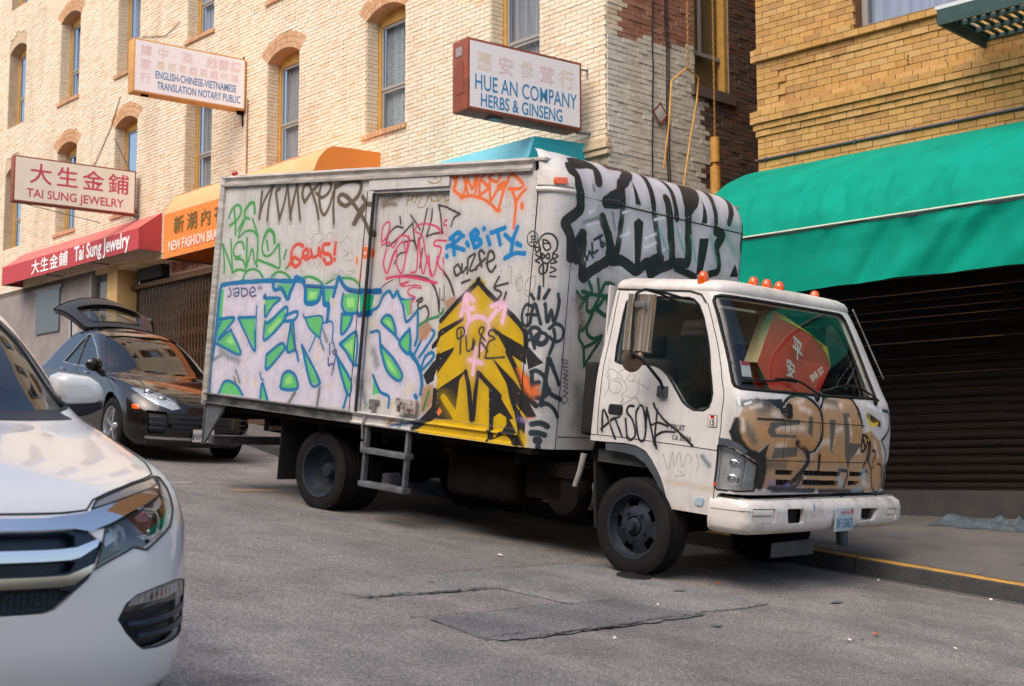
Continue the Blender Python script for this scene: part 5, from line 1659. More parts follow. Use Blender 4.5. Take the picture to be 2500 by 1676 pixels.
# interior
box('cab_floor', (4.9, 0.3, HG - 0.05), (6.15, 2.42, HG + 0.05), M_INT, truck)
mb = MB(); mb.box((5.75, 0.32, HG + 0.05), (6.2, 2.42, HG + 0.45)); mb.build('dashboard', M_INT, truck, bevel=0.06, bseg=3)
for y in (0.42, 1.70):
    s_ = bpy.data.objects.new('seat', None); link(s_, truck)
    mb = MB(); mb.box((5.1, y, HG + 0.05), (5.6, y + 0.52, HG + 0.22)); mb.build('seat_cushion', M_SEAT, s_, bevel=0.05, bseg=3)
    mb = MB(); mb.box((5.02, y, HG + 0.2), (5.16, y + 0.52, HG + 0.78)); mb.build('seat_back', M_SEAT, s_, bevel=0.05, bseg=3)
    mb = MB(); mb.box((5.03, y + 0.14, HG + 0.80), (5.12, y + 0.38, HG + 0.98)); mb.build('headrest', M_SEAT, s_, bevel=0.03, bseg=3)
mb = MB(); q = [(0.21 * math.cos(a), 0.21 * math.sin(a), 0) for a in np.linspace(0, 2 * math.pi, 29)[:-1]]; mb.tube(q, 0.014, 8, closed=True); mb.tube([(-0.2, 0, 0), (0, 0, -0.05), (0.2, 0, 0)], 0.012, 6); mb.tube([(0, -0.2, 0), (0, 0, -0.05)], 0.012, 6); mb.tube([(0, 0, -0.05), (0, 0, -0.4)], 0.03, 8)
mb.build('steering_wheel', M_BLK, truck, smooth=60, M=Matrix.Translation((5.62, 1.96, HG + 0.58)) @ Matrix.Rotation(-0.6, 4, 'Y'))
box('cab_lining', (4.9, 0.36, HG + 0.15), (4.93, 2.36, HG + 1.28), M_LINER, truck)
box('headlining', (4.95, 0.4, HG + 1.30), (5.75, 2.32, HG + 1.32), mat('roof lining', srgb(120, 116, 110), 0.9), truck)
# parking permit card behind the windshield
mb = frame(Vector((6.03, 0.50, HG + 0.70)), (-0.15, 1, 0), (-0.25, 0, 1))
pc = box('permit_card', (0, 0, 0), (0.16, 0.115, 0.003), mat('white card', srgb(226, 222, 214), 0.6), truck, M=mb)
box('card_stripe', (0, 0.085, 0.003), (0.16, 0.115, 0.0045), mat('red card stripe', srgb(190, 50, 56), 0.6), pc)

# ---- red shopping bag standing on the dashboard
bagM = TRM
bag = thing('paper_bag', 'red paper bag with grey characters leaning behind the truck windshield', 'bag', bagM)
M_BAGR = mat('red printed paper', srgb(214, 56, 36), 0.6, col2=srgb(188, 42, 28), scale=5)
# corners on the leaning front face: (x, across, height)
BG = {'A': (5.84, 1.18, 2.08), 'B': (5.80, 2.10, 1.84), 'C': (5.86, 2.08, 1.70), 'D': (5.98, 1.70, 1.46), 'E': (5.99, 1.06, 1.36), 'F': (5.92, 0.86, 1.66)}
q_ = lambda k, du=0.0: (BG[k][0] + du, BG[k][1], BG[k][2])
mesh_obj('bag_front', [q_('F'), q_('E'), q_('D'), q_('C'), q_('B'), q_('A'), (5.935, 1.42, 1.72), (5.90, 1.66, 1.92)], [(0, 1, 6), (1, 2, 6), (2, 3, 6), (3, 4, 7), (3, 7, 6), (5, 0, 6), (7, 5, 6), (4, 5, 7)], M_BAGR, bag)
mesh_obj('bag_back', [q_(k, -0.12) for k in 'FEDCBA'], [(5, 4, 3, 2, 1, 0)], M_BAGR, bag)
mesh_obj('bag_side', [q_('A'), q_('B'), q_('B', -0.12), q_('A', -0.12), q_('F'), q_('F', -0.12), q_('C'), q_('C', -0.12)], [(0, 1, 2, 3), (0, 3, 5, 4), (1, 6, 7, 2)], mat('tan paper edge', srgb(206, 178, 130), 0.7), bag)
mesh_obj('bag_band', [(5.853, 1.20, 2.035), (5.845, 1.28, 2.06), (5.815, 2.08, 1.85), (5.868, 2.06, 1.70), (5.87, 2.03, 1.72), (5.865, 1.98, 1.79), (5.91, 1.66, 1.925)], [(0, 6, 1), (1, 6, 5, 2), (2, 5, 4, 3)], mat('olive yellow print', srgb(206, 186, 30), 0.55), bag)
M_BAGT = mat('grey print', srgb(176, 190, 180), 0.6)
BX = Vector((-0.05, 0.93, -0.34)); BY = Vector((-0.25, 0.30, 0.90))
M_BAGT = mat('pale grey print', srgb(206, 214, 206), 0.6)
text('bag_lettering', '平', M_BAGT, bag, frame(Vector((6.0, 1.22, 1.76)), BX, BY), 0.20, 0.95, 0.016, 0.0006)
text('bag_lettering', '安', M_BAGT, bag, frame(Vector((6.02, 1.12, 1.60)), BX, BY), 0.17, 0.95, 0.014, 0.0006)
text('bag_lettering', 'BAR IST', M_BAGT, bag, frame(Vector((6.03, 1.50, 1.55)), Vector((0, 0.75, 0.35)), Vector((-0.3, -0.35, 0.8))), 0.075, 0.8, 0.006, 0.0006)

# ================================================================= ground
RNv = Vector((0.0845887, -0.0826649, 0.992981)); RPv = Vector((-3.18142, 13.524, -0.105515))


def roadz(x, y):
    return RPv.z - ((x - RPv.x) * RNv.x + (y - RPv.y) * RNv.y) / RNv.z


TXY = TRM.to_3x3()


def tr(u, v, h=0.0):
    """point given along / across the truck axes, on the road plane plus h"""
    q = min(max((-u - 0.3) / 1.7, 0.0), 1.0)          # the street dips a little behind the truck
    return TRM @ Vector((u, v, h - 0.14 * q * q * (3 - 2 * q)))


def asphalt(name, c1, c2, patch=1.0):
    m, n, l, b = newmat(name)
    t1 = noise(n, l, 0.55, 6, 0.6, stretch=(1, 1, 1)); r1 = ramp(n, l, t1.outputs['Fac'], [(0.30, c1), (0.72, c2)])
    t2 = noise(n, l, 55, 3, 0.8); r2 = ramp(n, l, t2.outputs['Fac'], [(0.30, (0.45,) * 3), (0.50, (1.0,) * 3), (0.70, (1.7,) * 3)])
    c = mixc(n, l, 1.0, r1.outputs[0], r2.outputs[0], 'MULTIPLY')
    t5 = noise(n, l, 170, 2, 0.8); r5 = ramp(n, l, t5.outputs['Fac'], [(0.35, (0.6,) * 3), (0.55, (1.0,) * 3), (0.68, (2.1,) * 3)])
    c = mixc(n, l, 1.0, c, r5.outputs[0], 'MULTIPLY')
    t3 = noise(n, l, 2.3, 6, 0.7); r3 = ramp(n, l, t3.outputs['Fac'], [(0.36, (0.74, 0.74, 0.75)), (0.56, (1.06,) * 3)])
    c = mixc(n, l, 0.8, c, r3.outputs[0], 'MULTIPLY')
    # wheel-polished lanes running along the street
    tc_ = n.new('ShaderNodeTexCoord'); mp_ = n.new('ShaderNodeMapping'); mp_.vector_type = 'POINT'; mp_.inputs['Rotation'].default_value = (0, 0, math.radians(42.6)); l.new(tc_.outputs['Object'], mp_.inputs['Vector'])
    t6 = noise(n, l, 1.0, 5, 0.6, vec=mp_.outputs[0], stretch=(0.16, 1.5, 1.0)); r6 = ramp(n, l, t6.outputs['Fac'], [(0.34, (0.78, 0.785, 0.80)), (0.52, (1.0,) * 3), (0.68, (1.18, 1.16, 1.14))])
    c = mixc(n, l, 1.0, c, r6.outputs[0], 'MULTIPLY')
    t7 = noise(n, l, 9.0, 5, 0.75); r7 = ramp(n, l, t7.outputs['Fac'], [(0.62, (1, 1, 1)), (0.72, (0.72, 0.71, 0.70))])
    c = mixc(n, l, 1.0, c, r7.outputs[0], 'MULTIPLY')
    # oil drips and old stains
    t4 = noise(n, l, 1.1, 3, 0.5); r4 = ramp(n, l, t4.outputs['Fac'], [(0.66, (1, 1, 1)), (0.74, (0.62, 0.61, 0.60))])
    c = mixc(n, l, 0.8, c, r4.outputs[0], 'MULTIPLY')
    l.new(c, b.inputs['Base Color']); b.inputs['Roughness'].default_value = 0.88; b.inputs['Specular IOR Level'].default_value = 0.35
    k = bump(n, l, b, t2.outputs['Fac'], 0.7, 0.012); bump(n, l, b, t5.outputs['Fac'], 0.35, 0.004, k)
    K[name] = m
    return m


M_ROAD = asphalt('worn grey asphalt', srgb(115, 111, 108), srgb(136, 131, 127))
M_ROADL = asphalt('pale asphalt patch', srgb(118, 116, 114), srgb(136, 133, 130))
M_ROADD = asphalt('darker asphalt patch', srgb(104, 103, 102), srgb(122, 120, 119))
M_CONC = mat('dusty concrete pavement', srgb(112, 105, 99), 0.9, col2=srgb(90, 86, 82), scale=1.8, bmp=0.3, bscale=50, fine=(60, 0.25))
M_CURB = mat('kerb concrete', srgb(72, 71, 71), 0.9, col2=srgb(52, 52, 54), scale=4, bmp=0.4, bscale=40, fine=(50, 0.25))
M_YEL = mat('worn yellow kerb paint', srgb(190, 140, 60), 0.7, col2=srgb(150, 118, 72), scale=9, lo=0.42, hi=0.62)
M_CRACK = mat('tarred crack', (0.022, 0.022, 0.024), 0.9)

# road: one gently uneven sheet
nx, ny = 150, 110
us = np.concatenate([np.linspace(-60, -9, 18), np.linspace(-8.5, 13, 118), np.linspace(14, 60, 14)]); vs_ = np.concatenate([np.linspace(-60, -8, 12), np.linspace(-7.5, 3.4, 86), np.linspace(3.6, 60, 12)])
g1 = grid_noise(len(us), len(vs_), 14, 11); g2 = grid_noise(len(us), len(vs_), 5, 12)
V = []
for i, u in enumerate(us):
    for j, v in enumerate(vs_):
        h = ((g1[i, j] - 0.5) * 0.022 + (g2[i, j] - 0.5) * 0.006) if -8 < v < 2.0 and -8 < u < 13 else -0.002
        if 0 < u < 7.5 and -0.4 < v < 3: h = min(h, 0.0)
        V.append(tuple(tr(u, v, h)))
ny = len(vs_)
F = [(i * ny + j, (i + 1) * ny + j, (i + 1) * ny + j + 1, i * ny + j + 1) for i in range(len(us) - 1) for j in range(ny - 1)]
road = mesh_obj('road', V, F, M_ROAD, None, 60); meta(road, kind='structure')


def road_h(u, v):
    i = np.interp(u, us, np.arange(len(us))); j = np.interp(v, vs_, np.arange(len(vs_)))
    i0, j0 = int(min(i, len(us) - 2)), int(min(j, ny - 2)); fi, fj = i - i0, j - j0
    def hh(a, b): return (TRM.inverted() @ Vector(V_ROAD[a * ny + b])).z
    return hh(i0, j0) * (1 - fi) * (1 - fj) + hh(i0 + 1, j0) * fi * (1 - fj) + hh(i0, j0 + 1) * (1 - fi) * fj + hh(i0 + 1, j0 + 1) * fi * fj


V_ROAD = V; TRI = TRM.inverted()
HL = np.array([(TRI @ Vector(v)).z for v in V]).reshape(len(us), ny)


def road_h(u, v):
    i = float(np.interp(u, us, np.arange(len(us)))); j = float(np.interp(v, vs_, np.arange(ny)))
    a, b = int(min(i, len(us) - 2)), int(min(j, ny - 2)); fi, fj = i - a, j - b
    return float(HL[a, b] * (1 - fi) * (1 - fj) + HL[a + 1, b] * fi * (1 - fj) + HL[a, b + 1] * (1 - fi) * fj + HL[a + 1, b + 1] * fi * fj)


def road_sheet(name, poly, m, h=0.004, parent=None):
    S = lambda t, s: np.stack([t, s, np.array([road_h(a, b) for a, b in zip(np.atleast_1d(t), np.atleast_1d(s))]) + h], -1)
    S2 = lambda t, s: (np.array(TXY) @ S(t, s).T).T + np.array(TRM.translation)
    o = panel(name, S2, poly, m, parent, step=0.12, depth=0, smooth=60)
    return o


def jag(pts, amp, seed, k=8):
    r = random.Random(seed); out = []
    for i in range(len(pts) - 1):
        a, b = np.array(pts[i], float), np.array(pts[i + 1], float); L = np.hypot(*(b - a)); n = np.array([-(b - a)[1], (b - a)[0]]) / max(L, 1e-6)
        for j in range(k):
            t = j / k; out.append(tuple(a + (b - a) * t + n * r.uniform(-amp, amp) * (0 if j == 0 else 1)))
    out.append(tuple(pts[-1])); return out
# patches and cracks, in metres along / across the street
road_sheet('asphalt_patch', jag([(4.90, -6), (4.88, -0.9), (4.90, 0.12), (6.62, 0.16), (6.62, -0.3), (6.50, -1.2), (6.05, -1.25), (5.44, -1.3), (5.40, -1.8), (5.36, -2.1), (5.30, -2.6), (5.20, -6)], 0.012, 1, 6), M_ROADL, 0.004, road)
road_sheet('asphalt_patch', jag([(5.98, -2.45), (6.02, -1.3), (6.10, -0.8), (6.30, -0.78), (6.64, -0.64), (6.64, -1.3), (6.60, -2.3), (6.54, -2.55)], 0.03, 2, 9), M_ROADD, 0.008, road)
road_sheet('asphalt_patch', jag([(2.2, -2.42), (4.4, -2.42), (5.6, -2.47), (7.3, -2.5), (12.0, -2.6), (12.0, -7.0), (2.2, -7.0)], 0.010, 3, 8), mat_ := asphalt('warm pale asphalt', srgb(124, 120, 117), srgb(138, 134, 131)), 0.0045, road)


def crack(pts, w, seed):
    P = jag(pts, 0.018, seed, 10); r = random.Random(seed)
    V = []; F = []
    for i, (u, v) in enumerate(P):
        ww = w * r.uniform(0.25, 1.0) * (0.15 if i in (0, len(P) - 1) else 1); h = road_h(u, v) + 0.0125
        V += [tuple(tr(u - ww / 2, v, h)), tuple(tr(u + ww / 2, v + r.uniform(-0.004, 0.004), h))]
    F = [(2 * i, 2 * i + 2, 2 * i + 3, 2 * i + 1) for i in range(len(P) - 1)]
    mesh_obj('crack', V, F, M_CRACK, road)


for k, (pts, w) in enumerate([([(5.21, -2.46), (5.36, -2.36), (5.34, -2.09), (5.40, -1.77), (5.41, -1.49), (5.41, -1.37)], 0.035), ([(5.41, -1.37), (5.46, -1.22)], 0.008),
        ([(4.87, -1.28), (4.88, -1.1), (4.87, -0.82), (4.87, -0.38), (4.90, 0.09)], 0.014), ([(5.92, -2.55), (5.95, -2.30), (5.98, -2.05), (5.99, -1.78), (5.99, -1.4), (6.04, -1.25)], 0.014),
        ([(6.60, -2.2), (6.60, -1.89), (6.63, -1.6), (6.61, -1.25)], 0.030), ([(6.61, -1.25), (6.63, -0.64), (6.64, -0.21), (6.62, 0.12)], 0.012), ([(6.48, -2.52), (6.50, -2.2), (6.50, -2.1)], 0.010),
        ([(5.96, -1.36), (6.05, -1.2), (6.05, -1.02), (6.08, -0.78)], 0.012), ([(6.51, -1.31), (6.58, -1.1), (6.60, -0.95)], 0.012), ([(7.41, -1.08), (7.48, -0.9), (7.55, -0.6), (7.60, -0.3)], 0.010),
        ([(5.0, -3.6), (5.06, -3.0), (5.2, -2.46)], 0.006), ([(6.2, 0.3), (6.9, 0.35), (7.8, 0.2)], 0.006), ([(4.0, -1.9), (4.05, -1.3)], 0.006), ([(4.5, -2.2), (4.46, -1.6)], 0.007), ([(3.6, -1.1), (3.62, -0.7)], 0.005)]):
    crack(pts, w, 20 + k)

# kerb line: v as a function of u
KU = [-60, -8, -4, -2.5, -1.0, 0.5, 2.5, 5.57, 7.14, 14, 60]; KV = [5.8, 5.3, 4.1, 3.5, 2.9, 2.42, 2.25, 2.22, 2.29, 2.6, 4.6]
kerbv = lambda u: float(crom(u, KU, KV))
kerb = thing('kerb', None, None, kind='structure')
edges = [-14.0]
while edges[-1] < 16: edges.append(edges[-1] + 1.83)
for i in range(len(edges) - 1):
    a, b = edges[i] + 0.006, edges[i + 1] - 0.006
    V = []; n_ = 5
    for k in range(n_):
        u = a + (b - a) * k / (n_ - 1); v = kerbv(u)
        V += [tuple(tr(u, v, -0.1)), tuple(tr(u, v + 0.015, 0.125)), tuple(tr(u, v + 0.035, 0.142)), tuple(tr(u, v + 0.16, 0.144)), tuple(tr(u, v + 0.16, -0.1))]
    F = [(k * 5 + j, k * 5 + j + 1, (k + 1) * 5 + j + 1, (k + 1) * 5 + j) for k in range(n_ - 1) for j in range(4)] + [(0, 4, 3, 2, 1), tuple((n_ - 1) * 5 + j for j in range(5))]
    F[:-2] = [f[::-1] for f in F[:-2]]
    mesh_obj('kerb_stone', V, F, M_CURB, kerb, 30)
    V = []
    for k in range(n_):
        u = a + (b - a) * k / (n_ - 1); v = kerbv(u)
        V += [tuple(tr(u, v + 0.024, 0.137)), tuple(tr(u, v + 0.036, 0.1455)), tuple(tr(u, v + 0.125, 0.147))]
    F = [(k * 3 + j, (k + 1) * 3 + j, (k + 1) * 3 + j + 1, k * 3 + j + 1) for k in range(n_ - 1) for j in range(2)]
    if a > 1: mesh_obj('kerb_paint', V, F, M_YEL, kerb)
# gutter seam
V = []
for u in np.linspace(-10, 14, 60): V += [tuple(tr(u, kerbv(u) - 0.02, 0.004)), tuple(tr(u, kerbv(u) + 0.004, 0.006))]
mesh_obj('gutter_seam', V, [(2 * i, 2 * i + 2, 2 * i + 3, 2 * i + 1) for i in range(59)], mat('pale gutter grit', srgb(120, 114, 108), 0.95), road)


def walk_h(u, v):
    k = kerbv(u); f = min(max((v - k) / (5.75 - k), 0), 1)
    inner = float(np.interp(u, [-60, 2.5, 4.76, 6.05, 9, 60], [0.17, 0.16, 0.205, 0.355, 0.60, 0.6]))
    return 0.144 + (inner - 0.144) * f ** 1.5


us2 = np.concatenate([np.linspace(-60, -12, 8), np.linspace(-11, 14, 90), np.linspace(16, 60, 6)]); V = []
for u in us2:
    for f in np.linspace(0, 1, 9):
        v = kerbv(u) + 0.155 + (9.0 - kerbv(u)) * f ** 1.0
        V.append(tuple(tr(u, v, walk_h(u, v))))
F = [(i * 9 + j, (i + 1) * 9 + j, (i + 1) * 9 + j + 1, i * 9 + j + 1) for i in range(len(us2) - 1) for j in range(8)]
pav = mesh_obj('pavement', V, F, M_CONC, None, 60); meta(pav, kind='structure')
mb = MB()
for u in np.arange(1.0, 12, 1.52):
    P = [tr(u + 0.02 * k, kerbv(u) + 0.16 + 0.5 * k, walk_h(u, kerbv(u) + 0.16 + 0.5 * k) + 0.002) for k in range(7)]
    for a, b in zip(P[:-1], P[1:]):
        d = (TXY @ Vector((0.006, 0, 0))); mb.add([a - d, a + d, b + d, b - d], [(0, 1, 2, 3)])
mb.build('pavement_joint', M_SEAM, pav)

# road paint remnants, utility lids, litter
def lid(u, v, r, label):
    t = thing('utility_lid', label, 'utility lid', Matrix.Translation(tr(u, v, road_h(u, v))) @ TXY.to_4x4())
    q = MB(); q.lathe([(r, 0.002), (r * 0.98, 0.016), (r * 0.86, 0.017), (r * 0.84, 0.010)], 'z', (0, 0, 0), 28); q.build('lid_ring', mat('cast iron', (0.05, 0.05, 0.052), 0.55, 0.6, col2=(0.025, 0.025, 0.026), scale=20) if 'cast iron' not in K else K['cast iron'], t, smooth=40)
    q = MB(); q.lathe([(r * 0.84, 0.011), (0.0, 0.012)], 'z', (0, 0, 0), 28)
    for k in range(-2, 3): q.box((-r * 0.6, k * r * 0.28 - 0.004, 0.012), (r * 0.6, k * r * 0.28 + 0.004, 0.016))
    q.build('lid_plate', K['cast iron'], t)


lid(5.49, 0.10, 0.13, 'dark round lid in the road beside the front wheel of the truck')
M_STAIN = mat('old oil stain', srgb(92, 91, 90), 0.8, col2=srgb(110, 108, 107), scale=30)
rg = random.Random(77)
for (u, v, r_) in ((6.02, -0.07, 0.075), (6.80, 0.75, 0.065), (6.9, -0.9, 0.05), (5.1, -1.6, 0.03)):
    road_sheet('road_stain', [(u + r_ * rg.uniform(0.5, 1.2) * math.cos(a) * 0.55, v + r_ * rg.uniform(0.5, 1.3) * math.sin(a)) for a in np.linspace(0, 2 * math.pi, 15)[:-1]], M_STAIN, 0.0095, road)
road_sheet('road_marking', [(-0.24, -0.30), (-0.20, 0.06), (-0.14, 0.05), (-0.18, -0.31)], mt := mat('worn white road paint', srgb(190, 184, 176), 0.8, col2=srgb(140, 136, 132), scale=30), 0.005, road)
road_sheet('road_marking', [(-0.18, 0.24), (-0.12, 0.34), (-0.07, 0.33), (-0.12, 0.23)], mt, 0.005, road)
road_sheet('road_stain', jag([(0.36, 0.10), (0.44, 0.60), (0.58, 0.62), (0.52, 0.12)], 0.02, 9, 5), mat('ochre stain', srgb(176, 140, 96), 0.9, col2=srgb(130, 120, 106), scale=14), 0.005, road)
LIT = [(2.13, -0.39, 0.02, 'pink_white'), (4.42, -0.21, 0.05, 'pink_white'), (6.32, -0.72, 0.022, 'cream'), (5.96, 0.51, 0.03, 'orange'), (7.56, -0.46, 0.028, 'pink_white'), (7.55, -0.11, 0.035, 'orange'),
       (8.02, -0.02, 0.025, 'cream'), (6.41, 2.12, 0.025, 'cream'), (-0.76, 0.91, 0.04, 'pink_white'), (6.84, -1.83, 0.018, 'cream'), (7.3, 2.2, 0.03, 'pink_white')]
lc = {'pink_white': (srgb(226, 206, 208), 'pale pink scrap of paper'), 'cream': (srgb(226, 220, 206), 'small cream scrap of paper'), 'orange': (srgb(186, 92, 40), 'small rust orange scrap')}
where = ['on the road left of the rear truck wheel', 'on the asphalt edge below the middle of the cargo box', 'between the two long cracks', 'in the shade under the truck bumper', 
         'near the lower right, flat on the asphalt', 'near the lower right corner of the road', 'lowest and rightmost on the road', 'at the foot of the kerb', 'behind the truck beside the dark car', 'left of the patch in the foreground', 'in the gutter at the right edge']
for (u, v, r_, c), w_ in zip(LIT, where):
    m_ = K.get('litter ' + c) or mat('litter ' + c, lc[c][0], 0.8)
    q = MB(); rg = random.Random(int(u * 100)); n_ = 7
    r_ = r_ * 0.72; V = [(r_ * rg.uniform(0.6, 1.1) * math.cos(2 * math.pi * k / n_), r_ * 0.7 * rg.uniform(0.6, 1.1) * math.sin(2 * math.pi * k / n_), rg.uniform(0.002, 0.012)) for k in range(n_)] + [(0, 0, 0.018), (0, 0, 0.0)]
    q.add(V, [(k, (k + 1) % n_, n_) for k in range(n_)] + [((k + 1) % n_, k, n_ + 1) for k in range(n_)])
    o = q.build('litter', m_, None); o.matrix_world = Matrix.Translation(tr(u, v, road_h(u, v) + 0.006)) @ TXY.to_4x4() @ Matrix.Rotation(rg.uniform(0, 3), 4, 'Z')
    meta(o, lc[c][1] + ' ' + w_, 'litter', 'scraps of litter on the road')

# stub of a pipe post at the kerb
post = MB(); post.lathe([(0.052, -0.02), (0.052, 0.98), (0.045, 1.0), (0.0, 1.0)], 'z', (0, 0, 0), 20)
po = post.build('bollard', mat('grey green post paint', srgb(96, 112, 112), 0.6, col2=srgb(70, 80, 82), scale=14), None, smooth=40)
po.matrix_world = Matrix.Translation(tr(5.72, 2.77, 0.14)); meta(po, 'grey green pipe post on the pavement behind the truck bumper', 'post')
# crumpled plastic sheet on the pavement
g = grid_noise(22, 40, 3.2, 31); V = []
for i in range(22):
    for j in range(40):
        u = 5.5 + (j / 39) * 0.95; v = 4.75 + (i / 21) * 0.62 + 0.1 * g[i, j]; e = min(i, 21 - i, j, 39 - j) / 4
        V.append(tuple(tr(u, v, walk_h(u, v) + 0.006 + 0.10 * g[i, j] ** 2 * min(e, 1))))
ps = mesh_obj('plastic_sheet', V, [(i * 40 + j, i * 40 + j + 1, (i + 1) * 40 + j + 1, (i + 1) * 40 + j) for i in range(21) for j in range(39)], mat('grey blue plastic film', srgb(104, 116, 122), 0.3, col2=srgb(70, 78, 84), scale=9), None, 80)
meta(ps, 'crumpled grey plastic sheet lying on the pavement in front of the roller shutter', 'plastic sheet')

# ================================================================= buildings
LBM = Matrix(((0.6743, 0.7384, 0, 1.290), (-0.7384, 0.6743, 0, 17.458), (0, 0, 1, 0), (0, 0, 0, 1)))     # x along the facade, y into the building
RBM = Matrix(((0.70711, 0.70711, 0, 4.214), (-0.70711, 0.70711, 0, 14.534), (0, 0, 1, 0), (0, 0, 0, 1)))


def brick_mat(name, cols, kind, grime=0.25, gcol=(0.10, 0.085, 0.07)):
    """colour differs from brick to brick; kind: 'obj' for single bricks, 'isl' for the joined ones"""
    m, n, l, b = newmat(name)
    if kind == 'obj':
        t = n.new('ShaderNodeObjectInfo'); src = t.outputs['Random']
    else:
        t = n.new('ShaderNodeNewGeometry'); src = t.outputs['Random Per Island']
    st = [(i / (len(cols) - 1), c) for i, c in enumerate(cols)]
    r = ramp(n, l, src, st)
    ge = n.new('ShaderNodeNewGeometry')
    t1 = noise(n, l, 0.7, 6, 0.65, vec=ge.outputs['Position']); r1 = ramp(n, l, t1.outputs['Fac'], [(0.42, (0, 0, 0)), (0.75, (grime,) * 3)])
    c = mixc(n, l, r1.outputs[0], r.outputs[0], gcol)
    t2 = noise(n, l, 26, 5, 0.7, vec=ge.outputs['Position']); r2 = ramp(n, l, t2.outputs['Fac'], [(0.3, (0.80,) * 3), (0.65, (1.06,) * 3)])
    c = mixc(n, l, 1.0, c, r2.outputs[0], 'MULTIPLY')
    t3 = noise(n, l, 1.0, 5, 0.7, vec=ge.outputs['Position'], stretch=(1.3, 1.3, 0.22)); r3 = ramp(n, l, t3.outputs['Fac'], [(0.50, (1, 1, 1)), (0.72, (0.80, 0.77, 0.74))])
    c = mixc(n, l, 1.0, c, r3.outputs[0], 'MULTIPLY')
    l.new(c, b.inputs['Base Color']); b.inputs['Roughness'].default_value = 0.82; b.inputs['Specular IOR Level'].default_value = 0.3
    bump(n, l, b, t2.outputs['Fac'], 0.25, 0.004); K[name] = m
    return m


CR = [srgb(232, 214, 186), srgb(235, 219, 193), srgb(232, 214, 186), srgb(228, 209, 180), srgb(236, 221, 197), srgb(231, 212, 183), srgb(233, 216, 189), srgb(222, 198, 164)]
YE = [srgb(192, 148, 84), srgb(200, 157, 92), srgb(186, 140, 76), srgb(196, 152, 90), srgb(178, 134, 82), srgb(203, 163, 104), srgb(190, 144, 78)]
WP = [srgb(234, 226, 208), srgb(226, 218, 200), srgb(238, 231, 214), srgb(216, 207, 190), srgb(232, 224, 206)]
BR = [srgb(104, 82, 72), srgb(124, 92, 78), srgb(90, 76, 68), srgb(116, 98, 86), srgb(134, 88, 70), srgb(84, 72, 66)]
RDB = [srgb(176, 122, 100), srgb(190, 134, 110), srgb(164, 112, 94), srgb(194, 148, 122), srgb(172, 116, 94)]
TAN = [srgb(212, 168, 128), srgb(204, 156, 116), srgb(220, 180, 142), srgb(196, 144, 106)]
BM = {}
for nm, cols, gr in (('cream', CR, 0.10), ('yellow', YE, 0.25), ('white painted', WP, 0.12), ('brown', BR, 0.4), ('red', RDB, 0.3), ('tan', TAN, 0.25)):
    BM[nm] = (brick_mat(nm + ' brick single', cols, 'obj', gr), brick_mat(nm + ' brick', cols, 'isl', gr))
M_MORT = mat('warm grey mortar', srgb(200, 178, 150), 0.95, col2=srgb(178, 154, 126), scale=5)
M_MORTD = mat('dark mortar', srgb(116, 82, 48), 0.95, col2=srgb(90, 66, 42), scale=5)
M_MORTW = mat('pitted painted mortar', srgb(214, 204, 186), 0.95, col2=srgb(104, 92, 78), scale=9, lo=0.45, hi=0.75)
M_YFR = mat('ochre window frame paint', srgb(206, 160, 80), 0.6, col2=srgb(184, 138, 66), scale=6)
M_SASH = mat('grey sash paint', srgb(150, 146, 140), 0.6)
M_CURT = mat('pale curtain', srgb(176, 176, 178), 0.9, col2=srgb(136, 138, 142), scale=3, stretch=(14, 14, 0.5))
M_CURB_ = mat('lace curtain', srgb(186, 190, 190), 0.9, col2=srgb(140, 148, 152), scale=22)
M_CURBL = mat('pale blue curtain', srgb(180, 188, 206), 0.9, col2=srgb(140, 152, 176), scale=3, stretch=(10, 10, 0.5))
M_PANE = glass_mat('window pane glass', (0.82, 0.84, 0.85), 0.5, 1.45, 0.03, 0.0)
M_DARKIN = mat('dark room', (0.03, 0.03, 0.032), 0.9)

BRICK_ME = {}


def unit_brick(mt):
    if mt.name not in BRICK_ME:
        me = bpy.data.meshes.new('brick'); x, y, z = 0.5, 1.0, 0.5; e = 0.03
        V = [(-x, 0, -z), (x, 0, -z), (x, 0, z), (-x, 0, z), (-x, 1, -z), (x, 1, -z), (x, 1, z), (-x, 1, z)]
        me.from_pydata(V, [], [(0, 1, 2, 3), (0, 4, 5, 1), (1, 5, 6, 2), (2, 6, 7, 3), (3, 7, 4, 0)]); me.materials.append(mt); me.update(); BRICK_ME[mt.name] = me
    return BRICK_ME[mt.name]


CAMP = np.array([0.0, 0.0, 0.0])


